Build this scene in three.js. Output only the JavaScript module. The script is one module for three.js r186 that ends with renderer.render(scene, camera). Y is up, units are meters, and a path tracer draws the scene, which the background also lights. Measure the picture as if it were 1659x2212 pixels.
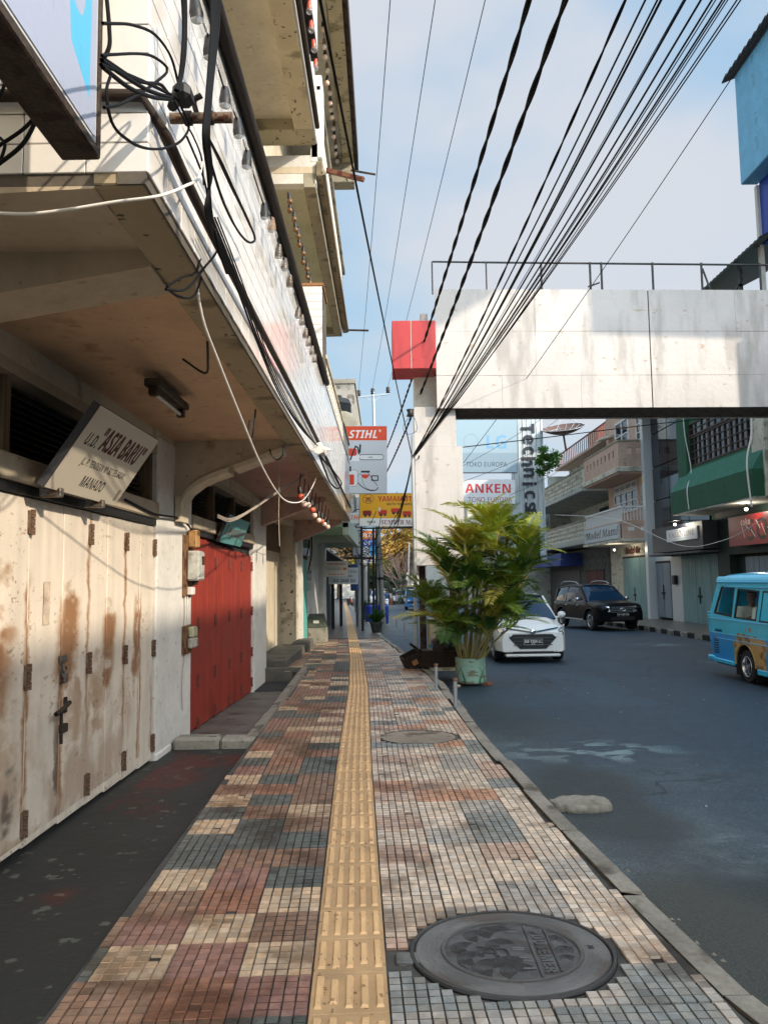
import * as THREE from 'three';
import { mergeGeometries, mergeVertices, toCreasedNormals } from 'three/addons/utils/BufferGeometryUtils.js';
import { FontLoader } from 'three/addons/loaders/FontLoader.js';
import { TextGeometry } from 'three/addons/geometries/TextGeometry.js';
import { MarchingCubes } from 'three/addons/objects/MarchingCubes.js';

// ---------------------------------------------------------------- camera, sky, sun, exposure
const scene = new THREE.Scene();
const camera = new THREE.PerspectiveCamera(67.3, 767 / 1024, 0.05, 2000);
camera.position.set(0, 1.6, 0);
camera.rotation.order = 'YXZ';
camera.rotation.set(0.0877, 0, -0.015);
scene.add(camera);
camera.updateMatrixWorld(); camera.updateProjectionMatrix();

const renderer = new THREE.WebGLRenderer({ antialias: true });
renderer.toneMapping = THREE.LinearToneMapping;
renderer.toneMappingExposure = 1.68;
renderer.shadowMap.enabled = true;

const SUN = new THREE.Vector3(1, 0.62, 0.8).normalize();
const sun = new THREE.DirectionalLight(new THREE.Color(1, 0.86, 0.68), 2.85);
sun.target.position.set(0, 0, -14); sun.position.copy(SUN).multiplyScalar(80).add(sun.target.position);
sun.castShadow = true; sun.shadow.radius = 1.6;
Object.assign(sun.shadow.camera, { left: -40, right: 40, top: 40, bottom: -40, near: 1, far: 220 });
sun.shadow.mapSize.set(2048, 2048);
scene.add(sun, sun.target);

// ---------------------------------------------------------------- random numbers and noise
function rng(seed) { let a = seed >>> 0; return () => { a = (a + 0x6D2B79F5) | 0; let t = Math.imul(a ^ (a >>> 15), 1 | a); t = (t + Math.imul(t ^ (t >>> 7), 61 | t)) ^ t; return ((t ^ (t >>> 14)) >>> 0) / 4294967296; }; }
const R0 = rng(7);
const rr = (a, b, r = R0) => a + (b - a) * r();
const hash2 = (x, y, s) => { let h = Math.imul(x, 374761393) + Math.imul(y, 668265263) + Math.imul(s, 144269); h = Math.imul(h ^ (h >>> 13), 1274126177); return ((h ^ (h >>> 16)) >>> 0) / 4294967296; };
const NT = new Float32Array(65536); { const r = rng(99); for (let i = 0; i < 65536; i++) NT[i] = r(); }
function vnoise(x, y, s, px = 256, py = 256) {   // value noise, periodic in px, py (at most 256)
  const xi = Math.floor(x), yi = Math.floor(y); let fx = x - xi, fy = y - yi;
  fx = fx * fx * (3 - 2 * fx); fy = fy * fy * (3 - 2 * fy);
  let x0 = xi % px, y0 = yi % py; if (x0 < 0) x0 += px; if (y0 < 0) y0 += py;
  const x1 = x0 + 1 === px ? 0 : x0 + 1, y1 = y0 + 1 === py ? 0 : y0 + 1, o = (s * 7919) & 65535, p = (s * 53) & 255;
  const ra = ((y0 + p) & 255) << 8, rb = ((y1 + p) & 255) << 8, ca = (x0 + o) & 255, cb = (x1 + o) & 255;
  const a = NT[ra | ca], b = NT[ra | cb], c = NT[rb | ca], d = NT[rb | cb];
  return a + (b - a) * fx + (c - a) * fy + (a - b - c + d) * fx * fy;
}
function fbm(u, v, f, oct, s, fy = f) { let t = 0, a = 0.5, n = 0; for (let i = 0; i < oct && f <= 512; i++) { t += a * vnoise(u * f, v * fy, s + i * 17, f > 256 ? 256 : f, fy > 256 ? 256 : fy); n += a; a *= 0.55; f *= 2; fy *= 2; } return t / n; }
const sm = (a, b, x) => { const t = Math.min(1, Math.max(0, (x - a) / (b - a))); return t * t * (3 - 2 * t); };
const lerp = (a, b, t) => a + (b - a) * t;
const mix3 = (a, b, t) => [lerp(a[0], b[0], t), lerp(a[1], b[1], t), lerp(a[2], b[2], t)];

// sky: thin high cloud over pale blue, haze round the sun boosted as fill light
{
  const w = 1024, h = 512, data = new Float32Array(w * h * 4);
  for (let j = 0; j < h; j++) for (let i = 0; i < w; i++) {
    const u = i / w, v = j / h, el = (v - 0.5) * Math.PI;
    const az = (u - 0.5) * 2 * Math.PI, dx = Math.cos(az) * Math.cos(el), dz = Math.sin(az) * Math.cos(el), dy = Math.sin(el);
    const e = Math.max(0, dy);
    let c = mix3([0.46, 0.73, 0.93], [0.33, 0.57, 0.85], sm(0.0, 0.75, e));
    const k = 1 / (e + 0.30), cx = dx * k * 1.7 + 7, cz = dz * k * 1.7 + 7;
    let cl = 0, a = 0.5, f = 1; for (let o = 0; o < 6; o++) { cl += a * vnoise(cx * f + 0.6 * vnoise(cz * f, cx * f, 5), cz * f * 1.25, 91 + o); a *= 0.53; f *= 2.03; }
    const cover = sm(0.40, 0.74, cl) * 0.74 * sm(0.0, 0.14, e) + 0.18;
    c = mix3(c, [0.76, 0.785, 0.845], cover);
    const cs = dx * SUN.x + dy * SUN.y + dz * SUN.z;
    const k1 = 1 + 4.6 * sm(0.12, 1.0, cs), g = Math.pow(Math.max(0, cs), 24) * 2.2;      // haze towards the sun, boosted behind the camera as fill for the shade
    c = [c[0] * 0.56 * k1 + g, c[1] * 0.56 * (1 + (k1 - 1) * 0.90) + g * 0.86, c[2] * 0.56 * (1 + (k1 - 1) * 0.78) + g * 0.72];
    if (dy < 0) c = mix3(c, [0.30, 0.31, 0.33], sm(0, 0.1, -dy));
    const o = (j * w + i) * 4; data[o] = c[0]; data[o + 1] = c[1]; data[o + 2] = c[2]; data[o + 3] = 1;
  }
  const t = new THREE.DataTexture(data, w, h, THREE.RGBAFormat, THREE.FloatType);
  t.mapping = THREE.EquirectangularReflectionMapping; t.magFilter = t.minFilter = THREE.LinearFilter; t.wrapS = THREE.RepeatWrapping; t.needsUpdate = true;
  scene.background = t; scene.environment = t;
}

// ---------------------------------------------------------------- helpers
const V = (x, y, z) => new THREE.Vector3(x, y, z);
const numbers = {};
function numbered(n) { numbers[n] = (numbers[n] ?? -1) + 1; return numbers[n] ? n + '_' + String(numbers[n]).padStart(3, '0') : n; }
function tag(o, label, category, group, kind) { if (label) o.userData.label = label; if (category) o.userData.category = category; if (group) o.userData.group = group; if (kind) o.userData.kind = kind; return o; }
function thing(name, label, category, group, pos) { const o = new THREE.Group(); o.name = numbered(name); if (pos) o.position.copy(pos); scene.add(o); return tag(o, label, category, group); }
function mesh(name, g, m, parent) {
  if (Array.isArray(g)) g = merge(g);
  const o = new THREE.Mesh(g, m); o.castShadow = o.receiveShadow = true;
  o.name = parent ? name : numbered(name); (parent || scene).add(o); return o;
}
function struct(name, g, m) { const o = mesh(name, g, m); o.userData.kind = 'structure'; return o; }
function solo(name, g, m, label, category, group) { return tag(mesh(name, g, m), label, category, group); }
function copy(o, pos, rotY, label) { const c = o.clone(); c.name = numbered(o.name.replace(/_\d\d\d$/, '')); c.userData = { ...o.userData }; if (pos) c.position.copy(pos); if (rotY !== undefined) c.rotation.y = rotY; if (label) c.userData.label = label; scene.add(c); return c; }
// where the line of sight through a point of the 1659 x 2212 survey picture meets the plane axis = value
function see(px, py, axis, value) {
  const p = V((px / 1659) * 2 - 1, 1 - (py / 2212) * 2, 0.5).unproject(camera).sub(camera.position);
  const t = (value - camera.position[axis]) / p[axis];
  return p.multiplyScalar(t).add(camera.position);
}
function boxUV(g) {      // texture coordinates in metres
  g = g.index ? g.toNonIndexed() : g; const p = g.attributes.position, n = p.count, uv = new Float32Array(n * 2), a = V(), b = V(), c = V();
  for (let i = 0; i < n; i += 3) {
    a.fromBufferAttribute(p, i); b.fromBufferAttribute(p, i + 1); c.fromBufferAttribute(p, i + 2);
    const e = b.clone().sub(a).cross(c.clone().sub(a)), x = Math.abs(e.x), y = Math.abs(e.y), z = Math.abs(e.z);
    [a, b, c].forEach((q, k) => { const j = (i + k) * 2; if (y >= x && y >= z) { uv[j] = q.x; uv[j + 1] = -q.z; } else if (x >= z) { uv[j] = -q.z; uv[j + 1] = q.y; } else { uv[j] = q.x; uv[j + 1] = q.y; } });
  }
  g.setAttribute('uv', new THREE.BufferAttribute(uv, 2)); return g;
}
function merge(list) {
  list = list.flat(9).filter(Boolean).map((g) => { let q = g.index ? g.toNonIndexed() : g; if (!q.attributes.normal) q.computeVertexNormals(); if (!q.attributes.uv) q = boxUV(q); return q; });
  const col = list.some((g) => g.attributes.color);
  for (const g of list) { for (const k of Object.keys(g.attributes)) if (!['position', 'normal', 'uv', 'color'].includes(k)) g.deleteAttribute(k); if (col && !g.attributes.color) g.setAttribute('color', new THREE.BufferAttribute(new Float32Array(g.attributes.position.count * 3).fill(1), 3)); }
  return list.length === 1 ? list[0] : mergeGeometries(list);
}
function fromTris(pts, faces) {     // pts: Vector3, faces: polygons; winding is turned outwards for closed convex shapes
  const c = V(); pts.forEach((p) => c.add(p)); c.divideScalar(pts.length);
  const out = [];
  for (const f of faces) {
    const n = pts[f[1]].clone().sub(pts[f[0]]).cross(pts[f[2]].clone().sub(pts[f[0]]));
    const m = V(); f.forEach((i) => m.add(pts[i])); m.divideScalar(f.length).sub(c);
    const q = n.dot(m) < 0 ? [...f].reverse() : f;
    for (let i = 1; i < q.length - 1; i++) out.push(pts[q[0]], pts[q[i]], pts[q[i + 1]]);
  }
  const g = new THREE.BufferGeometry(); g.setAttribute('position', new THREE.BufferAttribute(new Float32Array(out.flatMap((p) => [p.x, p.y, p.z])), 3));
  g.computeVertexNormals(); return boxUV(g);
}
// eight corners: four of one face, then the four opposite
const hexa = (p) => fromTris(p, [[0, 1, 2, 3], [4, 5, 6, 7], [0, 1, 5, 4], [1, 2, 6, 5], [2, 3, 7, 6], [3, 0, 4, 7]]);
function bx(x0, x1, y0, y1, z0, z1, c = 0) {   // box by its extents, c = chamfer
  const lo = [Math.min(x0, x1), Math.min(y0, y1), Math.min(z0, z1)], hi = [Math.max(x0, x1), Math.max(y0, y1), Math.max(z0, z1)];
  if (!c) return hexa([V(lo[0], lo[1], lo[2]), V(hi[0], lo[1], lo[2]), V(hi[0], hi[1], lo[2]), V(lo[0], hi[1], lo[2]), V(lo[0], lo[1], hi[2]), V(hi[0], lo[1], hi[2]), V(hi[0], hi[1], hi[2]), V(lo[0], hi[1], hi[2])]);
  const P = [], id = (sx, sy, sz, a) => ((sx * 2 + sy) * 2 + sz) * 3 + a;
  for (let sx = 0; sx < 2; sx++) for (let sy = 0; sy < 2; sy++) for (let sz = 0; sz < 2; sz++) for (let a = 0; a < 3; a++) {
    const s = [sx, sy, sz]; P.push(V(...[0, 1, 2].map((k) => (s[k] ? hi[k] - (k === a ? 0 : c) : lo[k] + (k === a ? 0 : c)))));
  }
  const F = [];
  for (let s = 0; s < 2; s++) { F.push([id(s, 0, 0, 0), id(s, 1, 0, 0), id(s, 1, 1, 0), id(s, 0, 1, 0)], [id(0, s, 0, 1), id(1, s, 0, 1), id(1, s, 1, 1), id(0, s, 1, 1)], [id(0, 0, s, 2), id(1, 0, s, 2), id(1, 1, s, 2), id(0, 1, s, 2)]); }
  for (let i = 0; i < 2; i++) for (let j = 0; j < 2; j++) {
    F.push([id(i, j, 0, 0), id(i, j, 1, 0), id(i, j, 1, 1), id(i, j, 0, 1)], [id(i, 0, j, 0), id(i, 1, j, 0), id(i, 1, j, 2), id(i, 0, j, 2)], [id(0, i, j, 1), id(1, i, j, 1), id(1, i, j, 2), id(0, i, j, 2)]);
    for (let k = 0; k < 2; k++) F.push([id(i, j, k, 0), id(i, j, k, 1), id(i, j, k, 2)]);
  }
  return fromTris(P, F);
}
function cyl(a, b, r0, r1 = r0, seg = 10, open = false) {
  const d = b.clone().sub(a), g = new THREE.CylinderGeometry(r1, r0, d.length(), seg, 1, open);
  g.applyQuaternion(new THREE.Quaternion().setFromUnitVectors(V(0, 1, 0), d.clone().normalize())); const m = a.clone().add(b).multiplyScalar(0.5);
  return g.translate(m.x, m.y, m.z);
}
function tube(pts, r, seg = pts.length * 8, rad = 6, closed = false) { return new THREE.TubeGeometry(new THREE.CatmullRomCurve3(pts, closed, 'centripetal'), seg, r, rad, closed); }
function bar(a, b, w, h, up = V(0, 1, 0)) {     // straight bar of rectangular section
  const d = b.clone().sub(a).normalize(), s = d.clone().cross(up).normalize().multiplyScalar(w / 2), u = s.clone().cross(d).normalize().multiplyScalar(h / 2);
  const q = (p, i, j) => p.clone().addScaledVector(s, i).addScaledVector(u, j);
  return hexa([q(a, -1, -1), q(a, 1, -1), q(a, 1, 1), q(a, -1, 1), q(b, -1, -1), q(b, 1, -1), q(b, 1, 1), q(b, -1, 1)]);
}
function plate(a, b, c, d) {          // four-cornered sheet with uv 0..1: a bottom left, b bottom right, c top right, d top left
  const g = new THREE.BufferGeometry();
  g.setAttribute('position', new THREE.BufferAttribute(new Float32Array([a, b, c, a, c, d].flatMap((p) => [p.x, p.y, p.z])), 3));
  g.setAttribute('uv', new THREE.BufferAttribute(new Float32Array([0, 0, 1, 0, 1, 1, 0, 0, 1, 1, 0, 1]), 2)); g.computeVertexNormals(); return g;
}
// polygon drawn in a plane and given depth. plane 'xy' (depth along z), 'zy' (points are [z, y], depth along x)
function ext(pts, d0, d1, plane = 'xy', bevel = 0, holes = []) {
  const s = new THREE.Shape(pts.map((p) => new THREE.Vector2(p[0], p[1])));
  holes.forEach((h) => s.holes.push(new THREE.Path(h.map((p) => new THREE.Vector2(p[0], p[1])))));
  const g = new THREE.ExtrudeGeometry(s, { depth: Math.abs(d1 - d0) - 2 * bevel, bevelEnabled: bevel > 0, bevelSize: bevel, bevelThickness: bevel, bevelSegments: 2, bevelOffset: -bevel, curveSegments: 10 });
  g.translate(0, 0, Math.min(d0, d1) + bevel);
  if (plane === 'zy') g.applyMatrix4(new THREE.Matrix4().set(0, 0, 1, 0, 0, 1, 0, 0, 1, 0, 0, 0, 0, 0, 0, 1));
  if (plane === 'zy') { const q = g.index ? g.toNonIndexed() : g, p = q.attributes.position; for (let i = 0; i < p.count; i += 3) { for (const k of ['X', 'Y', 'Z']) { const t = p['get' + k](i + 1); p['set' + k](i + 1, p['get' + k](i + 2)); p['set' + k](i + 2, t); } } q.computeVertexNormals(); return boxUV(q); }
  return boxUV(g);
}
function lathe(profile, pos, seg = 20) { const g = new THREE.LatheGeometry(profile.map((p) => new THREE.Vector2(p[0], p[1])), seg); return g.translate(pos.x, pos.y, pos.z); }
const smooth = (g, a = 0.7) => toCreasedNormals(g.index ? g.toNonIndexed() : g, a);
const arc = (cx, cy, r, a0, a1, n) => Array.from({ length: n + 1 }, (_, i) => { const a = a0 + ((a1 - a0) * i) / n; return [cx + r * Math.cos(a), cy + r * Math.sin(a)]; });

// ---------------------------------------------------------------- textures and materials
function tex(w, h, fn, metres = 1, mirror = false, srgb = true) {
  const d = new Uint8Array(w * h * 4);
  for (let j = 0; j < h; j++) for (let i = 0; i < w; i++) { const c = fn(i / w, j / h), o = (j * w + i) * 4; d[o] = Math.min(255, Math.max(0, c[0] * 255)); d[o + 1] = Math.min(255, Math.max(0, c[1] * 255)); d[o + 2] = Math.min(255, Math.max(0, c[2] * 255)); d[o + 3] = 255; }
  const t = new THREE.DataTexture(d, w, h); t.magFilter = THREE.LinearFilter; t.minFilter = THREE.LinearMipmapLinearFilter; t.generateMipmaps = true; t.wrapS = t.wrapT = mirror ? THREE.MirroredRepeatWrapping : THREE.RepeatWrapping;
  if (srgb) t.colorSpace = THREE.SRGBColorSpace; const m = Array.isArray(metres) ? metres : [metres, metres]; t.repeat.set(1 / m[0], 1 / m[1]); t.needsUpdate = true; return t;
}
function canvasTex(w, h, draw) { const c = document.createElement('canvas'); c.width = w; c.height = h; const x = c.getContext('2d'); draw(x, w, h); const t = new THREE.CanvasTexture(c); t.colorSpace = THREE.SRGBColorSpace; t.anisotropy = 8; return t; }
const grey = (v) => [v, v, v];
const T = {};
T.plaster = tex(1024, 1024, (u, v) => { const n = fbm(u, v, 6, 6, 3), s = fbm(u, v, 40, 3, 9), k = sm(0.60, 0.78, fbm(u, v, 5, 6, 31)), p = sm(0.74, 0.80, fbm(u, v, 24, 4, 55)); const b = 0.90 + 0.12 * (n - 0.5) + 0.07 * (s - 0.5) - 0.16 * k; return mix3([b, b * (1 - 0.02 * k), b * (1 - 0.07 * k)], [0.55, 0.48, 0.4], p * 0.35); }, 1.9);
T.plasterBump = tex(512, 512, (u, v) => grey(0.5 + 0.5 * (fbm(u, v, 12, 6, 12) - 0.5) + 0.15 * (fbm(u, v, 90, 2, 4) - 0.5)), 0.9, false, false);
T.concrete = tex(1024, 1024, (u, v) => { const n = fbm(u, v, 4, 7, 5), s = fbm(u, v, 70, 2, 8), k = sm(0.55, 0.75, fbm(u, v, 7, 6, 23)); const b = 0.80 + 0.32 * (n - 0.5) + 0.14 * (s - 0.5); return mix3([b, b * 0.98, b * 0.94], [0.36, 0.33, 0.29], k * 0.6); }, 1.6);
T.mould = tex(1024, 1024, (u, v) => { const b = 0.88 + 0.12 * (fbm(u, v, 8, 5, 2) - 0.5); const k = sm(0.54, 0.78, fbm(u, v, 5, 7, 71, 9)), s = sm(0.70, 0.78, fbm(u, v, 30, 4, 13)); return mix3(mix3([b, b * 0.97, b * 0.9], [0.40, 0.38, 0.32], k * 0.5), [0.2, 0.2, 0.18], s * 0.7); }, 2.2);
T.rust = tex(512, 512, (u, v) => { const n = fbm(u, v, 6, 6, 41), s = fbm(u, v, 50, 2, 6); return mix3([0.62, 0.60, 0.56], [0.42, 0.24, 0.13], sm(0.42, 0.62, n)).map((c) => c * (0.8 + 0.4 * s)); }, 0.5);
T.dirt = tex(1024, 1024, (u, v) => { const a = sm(0.52, 0.75, fbm(u, v, 6, 6, 61)), s = fbm(u, v, 60, 3, 19), b = 0.93 + 0.30 * (s - 0.5) + 0.16 * (fbm(u, v, 18, 4, 66) - 0.5); return mix3([b, b, b], [0.42, 0.36, 0.31], a * 0.62); }, 2.3);
T.fine = tex(512, 512, (u, v) => grey(fbm(u, v, 40, 4, 77)), 0.4, false, false);
T.streak = tex(512, 1024, (u, v) => { const a = sm(0.5, 0.8, fbm(u, v, 24, 5, 33, 2)), b = 0.93 + 0.12 * (fbm(u, v, 8, 5, 88) - 0.5); return mix3([b, b, b], [0.55, 0.50, 0.44], a * 0.42); }, [2.2, 3.6]);
T.wood = tex(512, 1024, (u, v) => { const g = fbm(u, v, 30, 5, 21, 2), k = sm(0.62, 0.75, fbm(u, v, 5, 6, 50, 3)); const b = 0.72 + 0.5 * (g - 0.5); return mix3([b, b * 0.93, b * 0.83], [0.25, 0.18, 0.12], k * 0.7); }, [0.8, 1.6]);
const mats = {};
function mat(key, color, o = {}) { if (mats[key]) return mats[key]; const C = new THREE.Color(); Array.isArray(color) ? C.setRGB(...color) : C.set(color); return (mats[key] = new THREE.MeshStandardMaterial({ color: C, roughness: 0.8, ...o })); }
const plasterMat = (key, c, map = T.plaster, o = {}) => mat(key, c, { map, bumpMap: T.plasterBump, bumpScale: 0.006, roughness: 0.85, ...o });
const M = {
  white: plasterMat('white', [0.80, 0.77, 0.71]), cream: plasterMat('cream', [0.70, 0.60, 0.44]), ceil: plasterMat('ceil', [0.70, 0.465, 0.29]), pinkceil: plasterMat('pinkceil', [0.58, 0.39, 0.32]),
  conc: mat('conc', [0.42, 0.40, 0.36], { map: T.concrete, bumpMap: T.plasterBump, bumpScale: 0.01, roughness: 0.9 }), darkconc: mat('darkconc', [0.16, 0.155, 0.14], { map: T.concrete, bumpMap: T.plasterBump, bumpScale: 0.01, roughness: 0.85 }),
  mould: plasterMat('mould', [0.62, 0.58, 0.46], T.mould), mouldgrey: plasterMat('mouldgrey', [0.42, 0.41, 0.36], T.mould),
  black: mat('black', [0.012, 0.012, 0.013], { roughness: 0.5 }), rubber: mat('rubber', [0.016, 0.016, 0.017], { roughness: 0.75 }), cable: new THREE.MeshPhysicalMaterial({ color: new THREE.Color().setRGB(0.007, 0.007, 0.008), roughness: 0.7, specularIntensity: 0.25 }),
  rust: mat('rust', [0.45, 0.33, 0.25], { map: T.rust, roughness: 0.8, metalness: 0.1 }), darkrust: mat('darkrust', [0.12, 0.085, 0.06], { map: T.rust, bumpMap: T.fine, bumpScale: 0.004, roughness: 0.8 }),
  steel: mat('steel', [0.45, 0.46, 0.47], { map: T.rust, roughness: 0.45, metalness: 0.5 }), galv: mat('galv', [0.40, 0.43, 0.45], { roughness: 0.4, metalness: 0.6, bumpMap: T.fine, bumpScale: 0.002 }), chrome: mat('chrome', [0.75, 0.76, 0.78], { roughness: 0.15, metalness: 1 }),
  dark: mat('dark', [0.02, 0.02, 0.022], { roughness: 0.9 }), whitewire: mat('whitewire', [0.75, 0.72, 0.66], { roughness: 0.6 }), greywire: mat('greywire', [0.42, 0.36, 0.30], { roughness: 0.8 }),
};
const bulbGlass = new THREE.MeshPhysicalMaterial({ color: 0xffffff, roughness: 0.08, transmission: 0.9, thickness: 0, ior: 1.45 });
// ---------------------------------------------------------------- ground levels and lines of the street (d = distance down the street)
const poly = (pts) => (d) => { for (let i = 0; i < pts.length - 1; i++) if (d <= pts[i + 1][0] || i === pts.length - 2) { const [a, b] = [pts[i], pts[i + 1]]; return b[0] === a[0] ? a[1] : a[1] + ((b[1] - a[1]) * (d - a[0])) / (b[0] - a[0]); } };
const ys = (d) => (d < 8 ? 0 : d < 110 ? -0.0118 * (d - 8) : -1.2);
const yr = (d) => -0.14 - 0.0115 * Math.min(110, Math.max(0, d));
const tc = poly([[0, -0.075], [2.94, -0.155], [4.29, -0.204], [6.73, -0.289], [11.94, -0.43], [16.8, -0.63], [43, -2.05], [95, -5.0]]);
const edgeL = poly([[0, -1.28], [2.96, -1.295], [7.94, -1.363], [13.86, -1.47], [14.6, -1.48], [14.61, -2.30], [30, -2.62], [43, -3.6], [110, -7.4]]);
const kerb = poly([[0, 1.62], [2.0, 1.66], [2.6, 1.48], [3.02, 1.405], [3.88, 1.315], [5.57, 1.173], [8.23, 1.015], [12.6, 0.935], [18.5, 0.46], [25, -0.08], [55, -2.0], [95, -4.7], [110, -5.7]]);

T.road = tex(2048, 2048, (u, v) => {     // 20 m square; worn asphalt with pale mortar splashes, oil and tar
  const X = u * 20, Z = v * 20;
  const n = fbm(u, v, 10, 6, 101), s = hash2((u * 2048) | 0, (v * 2048) | 0, 3), f = fbm(u, v, 160, 3, 44);
  let b = 0.80 + 0.20 * (n - 0.5) + 0.12 * (s - 0.5) + 0.16 * (f - 0.5);
  const crack = sm(0.010, 0.002, Math.abs(fbm(u, v, 7, 6, 150) - 0.5)) * sm(0.5, 0.62, fbm(u, v, 5, 3, 160)), agg = hash2((u * 2048) | 0, (v * 2048) | 0, 8);
  b *= 0.75 * (1 - 0.45 * crack) * (agg > 0.95 ? 1.38 : agg < 0.07 ? 0.68 : 1) * (Math.abs(X - 5.4) < 0.85 && Math.abs(Z - 8.2 - 0.04 * Math.sin(X * 9)) < 1.3 ? 0.88 : 1) * (Math.abs(X - 3.5 - 0.03 * Math.sin(Z * 7)) < 0.5 && Math.abs(Z - 13.5) < 2.2 ? 1.10 : 1) * (Math.abs(X - 7.6) < 0.6 && Math.abs(Z - 11) < 3 ? 1.07 : 1);
  let c = [b * 0.97, b, b * 1.02];
  const w = (fbm(u, v, 14, 5, 8) - 0.5) * 3.2, pale = fbm(u, v, 60, 5, 18, 100);
  const spot = (x, z, rx, rz) => Math.hypot((X - x) / rx, (Z - z) / rz);
  const splash = Math.max(sm(1.1, 0.3, spot(2.0, 8.3, 1.3, 0.75)), 0.7 * sm(1.1, 0.2, spot(2.3, 5.0, 0.8, 0.8)), 0.45 * sm(1.1, 0.2, spot(5.0, 6.0, 2, 1.2)), 0.6 * sm(1.1, 0.3, spot(8.3, 17.5, 1.6, 1)));
  c = mix3(c, [1.62, 1.42, 1.22], splash * sm(0.50, 0.60, pale));
  c = mix3(c, [b * 2.0, b * 1.52, b * 1.26], 0.95 * sm(6.5, 2.0, X + Z * 0.35 + w * 0.8));
  const oil = Math.max(sm(1.25, 0.6, spot(2.05, 3.5, 0.9, 1.25) + w * 0.35), 0.75 * sm(1.2, 0.5, spot(1.7, 6.6, 0.5, 1.5) + w * 0.4), 0.4 * sm(1.2, 0.5, spot(1.6, 10.4, 0.6, 1.3) + w * 0.4));
  c = mix3(c, [0.60, 0.48, 0.40], oil * 0.9);
  const brown = sm(1.2, 0.7, spot(1.62, 3.7, 0.55, 1.0) + w * 0.3); c = mix3(c, [0.95, 0.68, 0.50], brown * 0.85);
  return c.map((q) => q * 0.6);
}, 20, true);
M.road = mat('road', [0.20, 0.41, 0.63], { map: T.road, bumpMap: T.fine, bumpScale: 0.012, roughness: 0.58 });
{ // the road and all ground in one sheet out to the horizon
  const zs = [60, 12, 0, -4, -8, -16, -30, -60, -110, -200, -900], xs = [-900, -60, 0, 5, 11, 60, 900], p = [], uv = [], ix = [];
  zs.forEach((z) => xs.forEach((x) => { p.push(x, yr(-z), z); uv.push(x, -z); }));
  for (let j = 0; j < zs.length - 1; j++) for (let i = 0; i < xs.length - 1; i++) { const a = j * xs.length + i, b = a + xs.length; ix.push(a, a + 1, b, a + 1, b + 1, b); }
  const g = new THREE.BufferGeometry(); g.setAttribute('position', new THREE.Float32BufferAttribute(p, 3)); g.setAttribute('uv', new THREE.Float32BufferAttribute(uv, 2)); g.setIndex(ix); g.computeVertexNormals();
  struct('road', g, M.road);
}
// a strip of slab between two lines, top at yTop(d) + lift
function strip(l, r, d0, d1, step, top, lift, bottom) {
  const out = []; for (let d = d0; d < d1 - 1e-6; d += step) { const e = Math.min(d1, d + step); out.push(hexa([V(l(d), bottom(d), -d), V(r(d), bottom(d), -d), V(r(e), bottom(e), -e), V(l(e), bottom(e), -e), V(l(d), top(d) + lift, -d), V(r(d), top(d) + lift, -d), V(r(e), top(e) + lift, -e), V(l(e), top(e) + lift, -e)])); }
  return out;
}
T.farPave = tex(512, 512, (u, v) => { const tx = Math.floor(u * 4), ty = Math.floor(v * 4), h = hash2(tx, ty, 5), e = Math.min((u * 24) % 1, (v * 24) % 1), b = (e < 0.14 ? 0.5 : 1) * (0.85 + 0.2 * hash2((u * 24) | 0, (v * 24) | 0, 2)); return (h < 0.3 ? [0.66, 0.60, 0.53] : h < 0.55 ? [0.42, 0.43, 0.43] : h < 0.8 ? [0.58, 0.46, 0.41] : [0.52, 0.50, 0.48]).map((c) => c * b); }, 1.2);
M.mortar = mat('mortar', [0.075, 0.068, 0.06], { map: T.dirt, roughness: 0.95 });
M.farPave = mat('farPave', [0.62, 0.64, 0.66], { map: T.farPave, roughness: 0.36 });
const sidewalk = struct('sidewalk', strip(edgeL, (d) => kerb(d) - 0.13, 1.2, 24, 0.6, ys, -0.014, (d) => yr(d) - 0.25), M.mortar);
struct('sidewalk', strip(edgeL, (d) => kerb(d) - 0.13, 24, 108, 2, ys, -0.001, (d) => yr(d) - 0.25), M.farPave);
{ // kerb stones
  const k = struct('kerb', strip((d) => kerb(d) - 0.13, kerb, 26, 108, 3, ys, 0.0, (d) => yr(d) - 0.1), M.conc);
  let d = 1.2, i = 0; const r = rng(5);
  while (d < 26) { const e = d + 0.95, dy = rr(-0.014, 0.012, r), o = rr(-0.022, 0.016, r), c = 0.02, g = 0.006;
    const q = (dd, x, y) => V(kerb(dd) + x + o, y + dy, -dd), a = d + g, b = e - g;
    mesh('kerb_stone', [hexa([q(a, -0.125, yr(a) - 0.1), q(a, 0, yr(a) - 0.1), q(b, 0, yr(b) - 0.1), q(b, -0.125, yr(b) - 0.1), q(a, -0.125, ys(a)), q(a, 0, ys(a) - c), q(b, 0, ys(b) - c), q(b, -0.125, ys(b))]), hexa([q(a, -0.125, ys(a) - 0.03), q(a, -c, ys(a) - 0.03), q(b, -c, ys(b) - 0.03), q(b, -0.125, ys(b) - 0.03), q(a, -0.125, ys(a) + 0.004), q(a, -c, ys(a) + 0.004), q(b, -c, ys(b) + 0.004), q(b, -0.125, ys(b) + 0.004)])], M.kerb ??= mat('kerb', [0.40, 0.37, 0.33], { map: T.concrete, bumpMap: T.plasterBump, bumpScale: 0.015, roughness: 0.9 }), k);
    d = e; i++; }
}
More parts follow.
